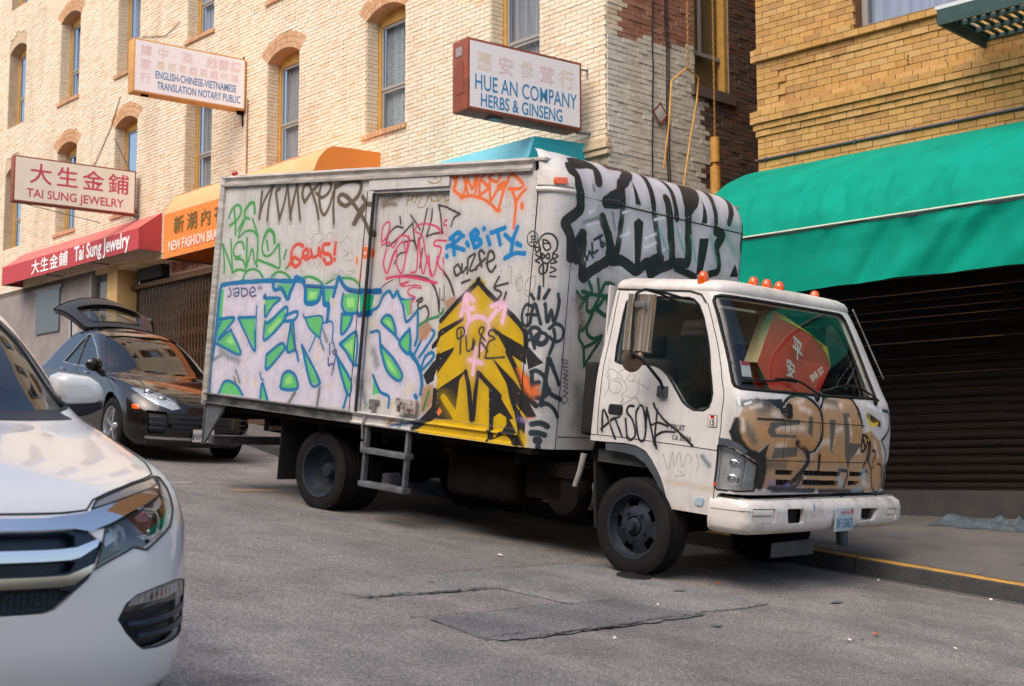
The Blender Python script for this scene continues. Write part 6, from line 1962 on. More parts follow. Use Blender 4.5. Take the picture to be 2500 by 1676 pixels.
def lay_bricks(parent, M, regions, single, plane_y=0.0, proud=0.012, depth=0.05, seed=1, name='brick'):
    """regions: list of (x, z, length, height, material key, extra proud). nearest `single` bricks become objects of their own"""
    rg = random.Random(seed); items = []
    for (x, z, L, H, mk, ep) in regions:
        P = M @ Vector((x, plane_y, z)); items.append((P.length, x, z, L, H, mk, ep + rg.uniform(-0.003, 0.004)))
    items.sort(key=lambda q: q[0])
    mbs = {}
    PM = parent.matrix_world.inverted() @ M if parent is not None else M
    for i, (d, x, z, L, H, mk, ep) in enumerate(items):
        y0 = plane_y - proud - ep
        if i < single:
            o = bpy.data.objects.new(name, unit_brick(BM[mk][0])); link(o, parent)
            o.matrix_local = PM @ Matrix.Translation((x, y0, z)) @ Matrix.Diagonal((L, depth, H, 1))
        else:
            mb = mbs.setdefault(mk, MB()); a, b, c, d_ = x - L / 2, x + L / 2, z - H / 2, z + H / 2; y1 = y0 + depth
            mb.add([(a, y0, c), (b, y0, c), (b, y0, d_), (a, y0, d_), (a, y1, c), (b, y1, c), (b, y1, d_), (a, y1, d_)], [(0, 1, 2, 3), (0, 4, 5, 1), (1, 5, 6, 2), (2, 6, 7, 3), (3, 7, 4, 0)])
    for mk, mb in mbs.items():
        o = mesh_obj('brickwork', mb.V, mb.F, BM[mk][1], parent, None, None, PM); o['kind'] = 'stuff'


def courses(x0, x1, z0, z1, ch, bl, skip, key, seed=0, jt=0.009, ep=lambda x, z: 0.0, bond=None):
    out = []; rg = random.Random(seed); n = int(round((z1 - z0) / ch)); ch = (z1 - z0) / n
    for i in range(n):
        z = z0 + (i + 0.5) * ch
        off = (0.5 if i % 2 else 0.0) * bl
        if bond and i % 6 == 5: L0 = bl * 0.5
        else: L0 = bl
        x = x0 - off
        while x < x1 - 0.01:
            a, b = max(x, x0), min(x + L0, x1); x += L0
            segs = skip(a, b, z, ch)
            for (p, q) in segs:
                if q - p > 0.03:
                    k = key((p + q) / 2, z) if callable(key) else key
                    out.append(((p + q) / 2, z, q - p - jt, ch - jt, k, ep((p + q) / 2, z)))
    return out


def cut(holes):
    """holes: (x0,x1,zfun0,zfun1) tuples giving z limits at x"""
    def f(a, b, z, ch):
        segs = [(a, b)]
        for (hx0, hx1, lo, hi) in holes:
            ns = []
            for (p, q) in segs:
                if q <= hx0 or p >= hx1: ns.append((p, q)); continue
                c = min(max((p + q) / 2, hx0), hx1)
                hz = hi(c) if callable(hi) else hi
                if lo - ch * 0.4 < z < hz:
                    if p < hx0: ns.append((p, hx0))
                    if q > hx1: ns.append((hx1, q))
                else: ns.append((p, q))
            segs = ns
        return segs
    return f


# ---- cream brick building on the left
lb = thing('brick_building', 'cream brick building with ochre framed arched windows above the shop awnings', 'building', LBM)
WX = [-17.20, -14.22, -11.08, -8.03, -4.96, -1.83, -20.3, -23.4, -26.5]; HWD = 0.525
ROWS = [(5.60, 7.53), (8.72, 10.65), (11.8, 13.7)]
RISE = 0.16; RA = (HWD ** 2 + RISE ** 2) / (2 * RISE)


def arch(cx, sp):
    return lambda x: sp + math.sqrt(max(RA ** 2 - (x - cx) ** 2, 0)) - (RA - RISE)


holes = []
for (z0, z1) in ROWS:
    for x in WX: holes.append((x - HWD, x + HWD, z0, arch(x, z1)))
ZB = 4.5
# backing wall with openings, in depth 0.3
arcband = []
def wall_panel(name, x0, x1, z0, z1, hs, m, parent, y=0.0, th=0.32):
    S = lambda t, s: np.stack([t, 0 * t + y, s], -1)
    hl_ = []
    for (a, b, lo, hi) in hs:
        if callable(hi):
            top = [(x, hi(x)) for x in np.linspace(b, a, 9)]
        else: top = [(b, hi), (a, hi)]
        hl_.append([(a, lo), (b, lo)] + top)
    return panel(name, S, [(x0, z0), (x1, z0), (x1, z1), (x0, z1)], m, parent, holes=hl_, step=3.0, depth=th, smooth=None)


wall_panel('wall', -30, 0.0, ZB, 14.5, holes, M_MORT, lb)
skips = cut([(a - 0.0, b, lo, (lambda h: (lambda x: h(x) + 0.30))(hi)) for a, b, lo, hi in holes])
reg = courses(-22.6, 0.0, ZB, 13.4, 0.0685, 0.215, skips, lambda x, z: 'cream', 3)
lay_bricks(lb, LBM, reg, 200, seed=2)
# jamb bricks inside each opening on the side that shows, arches of header bricks, sills, windows
reg2 = []
mbj = MB(); arc_items = []
wcount = 0
M_SILL = BM['tan'][1]
for ri, (z0, z1) in enumerate(ROWS):
    for wi_, x in enumerate(WX):
        vis = (wi_ < 6 and ri < 2)
        wnd = bpy.data.objects.new('window', None); link(wnd, lb); wnd.matrix_local = Matrix.Translation((x, 0, 0))
        hi = arch(0, z1)
        xs_ = np.linspace(-HWD, HWD, 13)
        # frame
        mb = MB(); fy0, fy1 = 0.235, 0.30
        mb.box((-HWD, fy0, z0), (-HWD + 0.075, fy1, z1)); mb.box((HWD - 0.075, fy0, z0), (HWD, fy1, z1)); mb.box((-HWD + 0.075, fy0, z0), (HWD - 0.075, fy1, z0 + 0.06))
        V = []; 
        for q in xs_: V += [(q, fy0, hi(q)), (q, fy0, z1 - 0.06), (q, fy1, hi(q)), (q, fy1, z1 - 0.06)]
        F = []
        for i in range(12):
            a = i * 4; F += [(a, a + 1, a + 5, a + 4), (a + 1, a + 3, a + 7, a + 5), (a + 2, a + 6, a + 7, a + 3)]
        mb.add(V, F); mb.build('frame', M_YFR, wnd)
        mb = MB(); sx = HWD - 0.075
        zm = z0 + (z1 - z0) * 0.40
        for (a, b) in ((z0 + 0.06, zm), (zm, z1 - 0.06)):
            y_ = 0.27 if a < zm - 0.01 else 0.255
            mb.box((-sx, y_, a), (-sx + 0.045, y_ + 0.035, b)); mb.box((sx - 0.045, y_, a), (sx, y_ + 0.035, b)); mb.box((-sx + 0.045, y_, a), (sx - 0.045, y_ + 0.035, a + 0.05)); mb.box((-sx + 0.045, y_, b - 0.05), (sx - 0.045, y_ + 0.035, b))
        mb.build('sash', M_SASH, wnd)
        mesh_obj('pane', [(-sx + .04, 0.285, z0 + 0.1), (sx - .04, 0.285, z0 + 0.1), (sx - .04, 0.285, zm - 0.04), (-sx + .04, 0.285, zm - 0.04)], [(0, 1, 2, 3)], M_PANE, wnd)
        mesh_obj('pane', [(-sx + .04, 0.27, zm + 0.04), (sx - .04, 0.27, zm + 0.04), (sx - .04, 0.27, z1 - 0.1), (-sx + .04, 0.27, z1 - 0.1)], [(0, 1, 2, 3)], M_PANE, wnd)
        # curtain with folds
        if vis:
            V = []; n_ = 40
            for k in range(n_ + 1):
                q = -sx + 2 * sx * k / n_; yy_ = 0.36 + 0.022 * math.sin(k * 1.3 + wi_) + 0.012 * math.sin(k * 2.9)
                V += [(q, yy_, z0 + 0.05), (q, yy_, z1)]
            F = [(2 * k, 2 * k + 2, 2 * k + 3, 2 * k + 1) for k in range(n_)]
            if wi_ == 1 and ri == 0: F = F[20:]
            mesh_obj('curtain', V, F, M_CURBL if wi_ == 0 or ri == 1 else (M_CURB_ if wi_ == 4 else M_CURT), wnd, 60)
        mesh_obj('room', [(-sx, 0.6, z0), (sx, 0.6, z0), (sx, 0.6, z1 + 0.1), (-sx, 0.6, z1 + 0.1)], [(0, 1, 2, 3)], M_DARKIN, wnd)
        # sill of header bricks
        if vis:
            sl_ = bpy.data.objects.new('sill', None)
            mb = MB(); k = 0; q = -HWD - 0.09
            while q < HWD + 0.05:
                mb.box((q + 0.004, -0.055, z0 - 0.085), (q + 0.092, 0.24, z0 - 0.006)); q += 0.1
            mb.build('sill', BM['tan'][1], wnd)
            # jamb bricks on the left side (facing right) and right side
            mb = MB(); q = z0; j = 0
            while q < z1:
                for sx_, sg in ((-HWD, 1), (HWD, -1)):
                    cuts = [0.0, 0.11, 0.23] if j % 2 else [0.0, 0.22, 0.23]
                    for a, b in zip(cuts[:-1], cuts[1:]):
                        if b - a > 0.03: mb.box((sx_ - 0.002, a + 0.004, q + 0.004), (sx_ + sg * 0.010, b - 0.004, q + 0.0685 - 0.005)) if sg > 0 else mb.box((sx_ - 0.010, a + 0.004, q + 0.004), (sx_ + 0.002, b - 0.004, q + 0.0685 - 0.005))
                q += 0.0685; j += 1
            mb.build('jamb_brick', BM['cream'][1], wnd)['kind'] = 'stuff'
            # arch: two rings of radial headers
            a0 = math.asin((HWD + 0.0) / RA); cz = z1 - (RA - RISE)
            mb = MB()
            for ring in range(3):
                r0 = RA + 0.006 + ring * 0.099; r1 = r0 + 0.092; n_ = 15
                aa = a0 * (1.02 + 0.04 * ring)
                for k in range(n_):
                    t0_, t1_ = -aa + 2 * aa * (k + 0.05) / n_, -aa + 2 * aa * (k + 0.95) / n_
                    y0 = -0.018; y1 = 0.10
                    c4 = [(r0 * math.sin(t0_), cz + r0 * math.cos(t0_)), (r0 * math.sin(t1_), cz + r0 * math.cos(t1_)), (r1 * math.sin(t1_), cz + r1 * math.cos(t1_)), (r1 * math.sin(t0_), cz + r1 * math.cos(t0_))]
                    V = [(a, y0, b) for a, b in c4] + [(a, y1, b) for a, b in c4]
                    mb.add(V, [(0, 1, 2, 3), (0, 4, 5, 1), (1, 5, 6, 2), (2, 6, 7, 3), (3, 7, 4, 0)])
            # soffit
            for k in range(12):
                a, b = xs_[k], xs_[k + 1]; mb.add([(a, 0.0, hi(a) - 0.004), (b, 0.0, hi(b) - 0.004), (b, 0.235, hi(b) - 0.004), (a, 0.235, hi(a) - 0.004)], [(0, 3, 2, 1)])
            mb.build('arch_brick', BM['tan'][1], wnd)['kind'] = 'stuff'
# belt course near the corner, lower wall
mb = MB()
for z0, p in ((4.28, 0.06), (4.36, 0.09), (4.44, 0.05)): mb.box((-4.5, -p, z0), (0.03 + p * 0.3, 0.02, z0 + 0.07))
mb.build('belt_course', mat('cream stone moulding', srgb(214, 194, 162), 0.8, col2=srgb(184, 160, 130), scale=4), lb, bevel=0.008)
M_STUC = mat('cream painted pier', srgb(214, 190, 150), 0.85, col2=srgb(180, 156, 122), scale=2.5, bmp=0.2)
M_STUCY = mat('yellow painted pillar', srgb(212, 176, 116), 0.8, col2=srgb(186, 150, 98), scale=2.5, bmp=0.2)
M_GREYW = mat('grey rendered wall', srgb(150, 140, 134), 0.9, col2=srgb(122, 114, 112), scale=1.6, bmp=0.2)
M_DKWOOD = mat('brown timber fascia', srgb(84, 56, 38), 0.8, col2=srgb(58, 40, 30), scale=3)
box('shop_wall', (-4.2, 0.0, -1.5), (0.0, 0.3, 4.28), M_STUC, lb)
box('shop_wall', (-30.0, 0.0, 0.0), (-15.53, 0.3, ZB), M_GREYW, lb)
wdoor = box('shop_door', (-15.50, 0.05, 1.0), (-14.92, 0.12, 4.45), mat('dark door', (0.035, 0.037, 0.04), 0.6), lb)
box('door_panel', (-15.33, 0.03, 1.6), (-15.0, 0.05, 4.2), mat('grey door glass', srgb(120, 124, 118), 0.4), wdoor)
box('shop_window', (-18.6, -0.04, 3.3), (-17.3, 0.0, 4.3), mat('dim shop window', (0.10, 0.11, 0.12), 0.15), lb)
box('window_frame', (-18.7, -0.05, 4.3), (-17.2, 0.0, 4.38), M_SASH, lb); box('wall_poster', (-16.8, -0.01, 2.6), (-16.3, 0.0, 3.9), mat('washed out poster', srgb(176, 170, 166), 0.7, col2=srgb(150, 142, 138), scale=6), lb)
box('downpipe', (-15.62, -0.08, 0.8), (-15.54, 0.0, 4.4), M_SASH, lb)
box('shop_pillar', (-14.90, -0.02, 0.5), (-14.42, 0.5, ZB), M_STUCY, lb, bevel=0.02)
box('transom', (-14.42, 0.5, 4.05), (-4.2, 0.62, ZB), M_DKWOOD, lb)
box('shop_lintel', (-30.0, 0.0, ZB - 0.12), (-4.2, 0.62, ZB), M_STUC, lb)
box('dark_sign_box', (-14.1, 0.28, 4.12), (-13.05, 0.48, 4.62), M_DARKIN, lb, bevel=0.01)
box('sign_board', (-12.9, 0.40, 4.10), (-9.2, 0.48, 4.50), mat('faded pink board', srgb(176, 140, 118), 0.8), lb)
text('sign_lettering', '新潮內衣 平價時裝', mat('faded red lettering', srgb(150, 62, 44), 0.7), lb, frame(Vector((-12.8, 0.39, 4.18)), (1, 0, 0), (0, 0, 1)), 0.26, 1.2, 0.01, 0.001)
box('shop_interior', (-14.42, 2.2, 0.2), (-4.2, 2.3, ZB), mat('shop back wall', srgb(96, 76, 54), 0.9, col2=srgb(60, 48, 38), scale=2), lb)
box('shop_floor', (-14.42, 0.0, 0.9), (-4.2, 2.3, 1.0), M_DKWOOD, lb)
rg = random.Random(3)
for k in range(26):
    x = -14.2 + k * 0.24; c = rg.choice([srgb(120, 140, 150), srgb(180, 160, 60), srgb(90, 100, 90), srgb(150, 110, 60), srgb(60, 80, 100), srgb(160, 150, 130)])
    nm = 'goods %d' % (k % 6)
    box('hanging_garment', (x, 1.2 + rg.uniform(0, 0.5), 2.2 + rg.uniform(-0.4, 0.5)), (x + 0.15, 1.3 + rg.uniform(0, 0.5) + 0.5, 3.6 + rg.uniform(-0.1, 0.3)), K.get(nm) or mat(nm, c, 0.8), lb)
# folding lattice gate
gate = thing('folding_gate', 'brown folding lattice gate closed across the shop front behind the dark cars', 'gate', LBM @ Matrix.Translation((0, 0.42, 0)))
M_GATE = mat('brown gate bars', srgb(108, 78, 44), 0.55, 0.3, col2=srgb(74, 54, 36), scale=8)
mb = MB(); mb.box((-14.45, -0.12, 3.96), (-4.3, 0.05, 4.06)); mb.build('gate_track', M_GATE, gate, bevel=0.01)
barm = None
for k in range(78):
    x = -14.32 + k * 0.128
    if barm is None:
        mb = MB(); mb.box((-0.011, -0.03, 1.0), (0.011, 0.0, 3.96)); mb.box((-0.006, 0.01, 1.0), (0.012, 0.03, 3.96)); o = mb.build('gate_bar', M_GATE, gate); barm = o.data
    else:
        o = bpy.data.objects.new('gate_bar', barm); link(o, gate)
    o.location = (x, 0, 0)
lat = MB()
for k in range(77):
    x = -14.32 + k * 0.128
    for z in np.arange(1.1, 3.8, 0.42):
        lat.tube([(x, -0.035, z), (x + 0.128, -0.035, z + 0.20)], 0.003, 4); lat.tube([(x + 0.128, -0.035, z), (x, -0.035, z + 0.20)], 0.003, 4)
    if k > 30:
        for zz in (3.02, 2.86): lat.box((x, -0.05, zz), (x + 0.128, -0.03, zz + 0.018))
o = lat.build('lattice', M_GATE, gate); o['kind'] = 'stuff'

# ---- side wall of the cream building, facing the alley
SWM = LBM @ Matrix(((0, -1, 0, 0), (1, 0, 0, 0), (0, 0, 1, 0), (0, 0, 0, 1)))
# local x runs into the alley, local -y faces the alley
sh = [(1.83, 2.63, 5.60, 7.6), (1.83, 2.63, 8.6, 10.4)]
sw_ = wall_panel('side_wall', 0.0, 9.0, -1.0, 14.5, sh, M_MORTW, lb, 0.0, 0.2)
sw_.matrix_local = lb.matrix_world.inverted() @ SWM


def keyf(x, z):
    edge = 5.97 + 0.09 * x + 0.05 * math.sin(x * 9) + 0.03 * math.sin(x * 23)
    if x < 0.40 and z < 6.0 + 0.0: return 'white painted'
    if x < 0.36: return 'cream' if (x < 0.24 or z > 6.3) else 'red'
    if z < edge and x < 2.10 + 0.1 * math.sin(z * 7): return 'white painted'
    if x > 2.1 or z < 6: return 'brown'
    return 'red'


reg = courses(0.0, 3.7, 3.4, 8.6, 0.071, 0.205, cut(sh), keyf, 8, ep=lambda x, z: random.uniform(-0.005, 0.006))
reg += courses(3.7, 6.0, 3.4, 8.6, 0.071, 0.205, cut([]), 'brown', 9)
lay_bricks(lb, SWM, reg, 100, seed=4, proud=0.008)
for (a, b, z0, z1) in sh:
    wnd = bpy.data.objects.new('window', None); link(wnd, lb); wnd.matrix_local = lb.matrix_world.inverted() @ SWM
    mb = MB(); mb.box((a, 0.02, z0), (a + 0.05, 0.14, z1)); mb.box((b - 0.10, 0.0, z0), (b - 0.02, 0.14, z1)); mb.box((a + 0.05, 0.05, z1 - 0.06), (b - 0.1, 0.14, z1)); mb.build('frame', M_YFR, wnd)
    mb = MB(); mb.box((a + 0.05, 0.07, z0 + 0.50), (b - 0.10, 0.11, z0 + 0.56)); mb.box((a + 0.22, 0.07, z0 + 0.56), (a + 0.26, 0.11, z1)); mb.build('sash', M_SASH, wnd)
    mesh_obj('pane', [(a + .05, 0.12, z0), (b - .1, 0.12, z0), (b - .1, 0.12, z1), (a + .05, 0.12, z1)], [(0, 1, 2, 3)], M_PANE, wnd)
    mesh_obj('blind', [(a, 0.16, z0), (b, 0.16, z0), (b, 0.16, z1), (a, 0.16, z1)], [(0, 1, 2, 3)], mat('brown blind %d' % int(z0), srgb(140, 118, 80), 0.9), wnd)
    mb = MB(); mb.box((a - 0.08, -0.07, z0 - 0.16), (b + 0.08, 0.14, z0)); mb.build('sill', BM['brown'][1], wnd)
# alley back wall
box('alley_wall', (4.0, -3.2, -1.0), (4.2, 0.3, 12.0), mat('alley back wall', srgb(80, 64, 54), 0.9, col2=srgb(52, 44, 40), scale=3), lb, M=lb.matrix_world.inverted() @ SWM @ Matrix.Translation((2.4, 0, 0)))

# ---- yellow brick building on the right
rb = thing('brick_building', 'yellow brick building with projecting ledges above the green awning and roller shutter', 'building', RBM)
wall_panel('wall', -1.70, 6.5, 2.72, 12.0, [(-0.36, 0.9, 5.10, 6.9), (2.2, 3.5, 5.10, 6.9)], M_MORTD, rb, 0.0, 0.3)
box('side_wall', (-1.70, 0.02, -1.2), (-1.5, 6.0, 12.0), M_MORTD, rb)
def epr(x, z):
    if 4.95 < z < 5.10: return 0.06
    if 4.19 < z < 4.345: return 0.075
    if 4.115 < z <= 4.19: return 0.045
    if 4.03 < z <= 4.115: return 0.022
    if -1.39 < x and 4.45 < z < 4.81: return -0.018
    return 0.0
rh = cut([(-0.36, 0.9, 5.10, 6.9)])
reg = courses(-1.71, 2.9, 3.44, 5.98, 0.0770, 0.205, rh, 'yellow', 5, jt=0.007, ep=epr)
lay_bricks(rb, RBM, reg, 300, seed=6, proud=0.034, depth=0.125)
# return bricks round the left corner (quoins seen edge on)
mb = MB()
for i in range(33):
    z = 3.44 + (i + 0.5) * 0.077; e = epr(-1.7, z)
    mb.box((-1.722 - e * 0.8, -0.012 - e, z - 0.035), (-1.70, 0.20 if i % 2 else 0.10, z + 0.035))
o = mb.build('corner_brick', BM['yellow'][1], rb); o['kind'] = 'stuff'
for x0, x1 in ((-0.36, 0.9), (2.2, 3.5)):
    wnd = bpy.data.objects.new('window', None); link(wnd, rb)
    mb = MB(); mb.box((x0, 0.14, 5.10), (x0 + 0.07, 0.2, 6.9)); mb.box((x1 - 0.07, 0.14, 5.1), (x1, 0.2, 6.9)); mb.box((x0 + 0.07, 0.14, 5.1), (x1 - 0.07, 0.2, 5.16)); mb.build('frame', M_SASH, wnd)
    mesh_obj('pane', [(x0, 0.17, 5.1), (x1, 0.17, 5.1), (x1, 0.17, 6.9), (x0, 0.17, 6.9)], [(0, 1, 2, 3)], M_PANE, wnd)
    V = []
    for k in range(31): V += [(x0 + (x1 - x0) * k / 30, 0.26 + 0.02 * math.sin(k * 1.7), 5.1), (x0 + (x1 - x0) * k / 30, 0.26 + 0.02 * math.sin(k * 1.7), 6.9)]
    mesh_obj('curtain', V, [(2 * k, 2 * k + 2, 2 * k + 3, 2 * k + 1) for k in range(30)], M_CURBL, wnd, 60)
M_STEELD = mat('dark brown shutter steel', srgb(38, 31, 28), 0.8, 0.0, col2=srgb(27, 23, 21), scale=5, stretch=(0.4, 1, 6), spec=0.1)
M_PLIN = mat('dark grey plinth', srgb(72, 68, 66), 0.85, col2=srgb(54, 52, 52), scale=3, bmp=0.2)
box('pier', (-1.70, -0.02, -1.2), (-1.32, 0.3, 2.72), M_PLIN, rb)
box('plinth', (-1.32, -0.02, -1.4), (6.5, 0.3, -0.17), M_PLIN, rb)
box('lintel', (-1.70, 0.0, 2.60), (6.5, 0.3, 2.72), M_PLIN, rb)
sh_ = bpy.data.objects.new('roller_shutter', None); link(sh_, rb)
prof = []
for k in range(9):
    a = k / 8; prof.append((-0.012 - 0.022 * math.sin(math.pi * a) ** 0.8, a * 0.082))
V = [(x, 0.06 + y, z) for x in (-1.32, 6.5) for y, z in prof] + [(-1.32, 0.075, 0.082), (6.5, 0.075, 0.082), (-1.32, 0.075, 0.09), (6.5, 0.075, 0.09)]
F = [(k, k + 1, 9 + k + 1, 9 + k) for k in range(8)] + [(8, 18, 19, 17), (18, 20, 21, 19)]
sm = None
for i in range(31):
    if sm is None:
        o = mesh_obj('shutter_slat', V, [f[::-1] for f in F], M_STEELD, sh_, 30); sm = o.data
    else:
        o = bpy.data.objects.new('shutter_slat', sm); link(o, sh_)
    o.location = (0, RND.uniform(-0.006, 0.006), -0.17 + i * 0.0895 + RND.uniform(-0.002, 0.002)); o.rotation_euler = (RND.uniform(-0.06, 0.06), RND.uniform(-0.0012, 0.0012), 0)
box('bottom_bar', (-1.32, 0.0, -0.20), (6.5, 0.06, -0.15), M_STEELD, sh_, bevel=0.008)
mb = MB(); mb.tube([(-1.74, -0.05, 3.77), (4.6, -0.05, 3.77)], 0.016, 8)
for x in (-1.6, -0.4, 0.8, 2.0): mb.box((x, -0.06, 3.745), (x + 0.02, 0.0, 3.795))
mb.build('awning_rod', mat('grey rod', srgb(96, 92, 98), 0.5, 0.5), rb, smooth=60)
mb = MB()
for x, z in ((0.28, 4.62), (0.28, 4.57), (0.285, 4.53), (0.72, 4.52), (0.725, 4.47), (1.02, 4.70)): mb.sphere((x, -0.016, z), 0.012, 6, 4)
mb.build('anchor_hole', M_DARKIN, rb)

# green barrel awning
M_GRN = mat('green awning canvas', (0.0, 0.275, 0.185), 0.75, col2=(0.0, 0.20, 0.135), scale=0.9, lo=0.4, hi=0.8, spec=0.12, fine=(3.0, 0.14))
n_, l_, b_ = M_GRN.node_tree.nodes, M_GRN.node_tree.links, [x for x in M_GRN.node_tree.nodes if x.type == 'BSDF_PRINCIPLED'][0]
tn = noise(n_, l_, 420, 2, 0.6); bump(n_, l_, b_, tn.outputs['Fac'], 0.15, 0.002)
aw = thing('awning', 'bright green barrel canvas awning over the roller shutter on the right', 'awning', RBM)
pz = [(0.0, 3.63), (0.12, 3.61), (0.30, 3.555), (0.48, 3.475), (0.70, 3.37), (0.88, 3.25), (1.05, 3.10), (1.20, 2.90), (1.30, 2.72), (1.345, 2.575)]
pl_ = np.array(pz); sl2 = np.concatenate([[0], np.cumsum(np.hypot(*np.diff(pl_, axis=0).T))])
pv = np.array([(1.345, 2.565), (1.34, 2.3), (1.36, 2.1), (1.375, 1.915)])
def wrinkle(x, s, top):
    a = 0.0
    for (cx, cs, ax, as_, amp, w_) in WR:
        d = ((x - cx) * math.cos(ax) + (s - cs) * math.sin(ax)); e = (-(x - cx) * math.sin(ax) + (s - cs) * math.cos(ax))
        a += amp * math.exp(-(d / w_) ** 2 - (e / as_) ** 2)
    return a
rg = random.Random(12)
WR = [(rg.uniform(-1.7, 4.5), rg.uniform(1.0, 1.9), rg.uniform(-0.5, 0.9), rg.uniform(0.2, 0.45), rg.uniform(0.016, 0.042) * rg.choice([1, -1]), rg.uniform(0.03, 0.08)) for _ in range(46)]
WR += [(x, 1.55, 0.0, 0.35, 0.022, 0.05) for x in (-1.0, -0.1, 0.7, 1.4, 2.4)]
WR += [(0.9, 2.5, 0.7, 0.5, 0.05, 0.10), (1.5, 2.4, 0.75, 0.6, -0.05, 0.10), (1.2, 2.3, 0.6, 0.4, 0.04, 0.07), (0.5, 2.35, 0.5, 0.4, -0.04, 0.07), (0.2, 2.45, 0.4, 0.4, 0.02, 0.12), (-0.5, 2.4, 0.2, 0.4, -0.02, 0.1), (2.1, 2.4, 0.8, 0.6, 0.03, 0.1)]
XA = np.linspace(-1.72, 5.2, 210); SA = np.linspace(0, sl2[-1], 46)
V = []
for x in XA:
    for s in SA:
        d = float(np.interp(s, sl2, pl_[:, 0])); z = float(np.interp(s, sl2, pl_[:, 1])); i = min(int(np.searchsorted(sl2, s, 'right')) - 1, len(pl_) - 2)
        t_ = pl_[i + 1] - pl_[i]; nrm = np.array([-t_[1], t_[0]]) / np.hypot(*t_)
        w_ = wrinkle(x, s, True) * min(s * 3, 1) * min((sl2[-1] - s) * 5, 1) + 0.014 * math.sin(x * 5.2) * (s / sl2[-1]) ** 2 + 0.010 * math.exp(-(((x + 1.0) % 1.15 - 0.57) / 0.02) ** 2) * min(s * 3, 1)
        V.append((x, -(d + nrm[0] * w_), z + nrm[1] * w_))
m_ = len(SA); F = [(i * m_ + j, i * m_ + j + 1, (i + 1) * m_ + j + 1, (i + 1) * m_ + j) for i in range(len(XA) - 1) for j in range(m_ - 1)]
mesh_obj('canopy', V, F, M_GRN, aw, 80)
SV = np.linspace(0, 1, 22); V = []
for x in XA:
    for s in SV:
        d = float(np.interp(s, [0, 0.4, 0.7, 1], pv[:, 0])); z = 2.565 + (1.915 - 2.565) * s + 0.02 * math.sin(x * 1.1) * s
        V.append((x, -(d + wrinkle(x, 1.95 + s * 0.65, False) * 1.3 * min(s * 5, 1) + 0.02 * math.sin(x * 2.3 + 1) * s), z))
m_ = len(SV); F = [(i * m_ + j, i * m_ + j + 1, (i + 1) * m_ + j + 1, (i + 1) * m_ + j) for i in range(len(XA) - 1) for j in range(m_ - 1)]
mesh_obj('valance', V, F, M_GRN, aw, 80)
V = [(-1.72, -d, z) for d, z in pz] + [(-1.72, 0, 2.56)]
mesh_obj('end_panel', V, [tuple(range(len(V)))], M_GRN, aw)
mb = MB(); mb.tube([(-1.73, -1.365, 2.572), (5.2, -1.365, 2.572)], 0.011, 8); mb.build('awning_piping', mat('pale awning piping', srgb(206, 204, 184), 0.6), aw, smooth=60)
mb = MB(); mb.tube([(-1.70, -1.33, 2.56), (-1.70, -0.02, 2.60)], 0.018, 8); mb.tube([(1.6, -1.33, 2.56), (1.6, -0.02, 2.60)], 0.018, 8); mb.tube([(4.6, -1.33, 2.56), (4.6, -0.02, 2.60)], 0.018, 8); mb.tube([(-1.7, -1.33, 2.55), (5.2, -1.33, 2.55)], 0.018, 8); mb.build('awning_frame', M_GSTEEL, aw, smooth=60)

# ---- street awnings of the left building
def awning(label, x0, x1, D, zt, zf, zb, m, rnd, slant=0.0, m2=None):
    """zt: top at the wall, zf: top of the front face, zb: bottom of the front face"""
    t = thing('awning', label, 'awning', LBM, 'shop awnings on the cream building')
    if rnd:
        pr = [(0, 5.23), (0.3, 5.215), (0.64, 5.20), (0.94, 5.18), (1.06, 5.12), (1.15, 5.03), (1.22, 4.93), (1.28, 4.80), (1.30, 4.74)]
    else:
        pr = [(0.0, zt), (D - slant, zf)]
    rg = random.Random(int(abs(x0) * 10)); n_ = 60
    V = []
    for i in range(n_ + 1):
        x = x0 + (x1 - x0) * i / n_
        for j, (d, z) in enumerate(pr):
            V.append((x, -d, z - ((0.008 if rnd else 0.02) * abs(math.sin(x * 3.4)) if 0 < j < len(pr) - 1 else 0) + rg.uniform(-0.002, 0.002)))
    k = len(pr); F = [(i * k + j, i * k + j + 1, (i + 1) * k + j + 1, (i + 1) * k + j) for i in range(n_) for j in range(k - 1)]
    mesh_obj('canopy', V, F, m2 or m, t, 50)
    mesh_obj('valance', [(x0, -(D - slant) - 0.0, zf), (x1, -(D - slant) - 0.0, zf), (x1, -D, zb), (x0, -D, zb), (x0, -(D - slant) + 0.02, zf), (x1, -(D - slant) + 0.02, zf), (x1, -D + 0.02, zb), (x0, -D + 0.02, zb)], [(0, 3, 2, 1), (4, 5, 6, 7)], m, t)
    for x in (x0, x1):
        V = [(x, -d, z) for d, z in pr] + [(x, -D, zb), (x, 0.0, zb)]
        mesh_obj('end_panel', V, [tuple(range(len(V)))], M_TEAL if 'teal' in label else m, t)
    mb = MB(); mb.tube([(x0, -D + 0.03, zb + 0.01), (x1, -D + 0.03, zb + 0.01)], 0.015, 6)
    for x in np.linspace(x0 + 0.02, x1 - 0.02, 4): mb.tube([(x, -D + 0.03, zb + 0.01), (x, -0.02, zb + 0.01)], 0.015, 6)
    mb.build('awning_frame', M_GSTEEL, t)
    return t


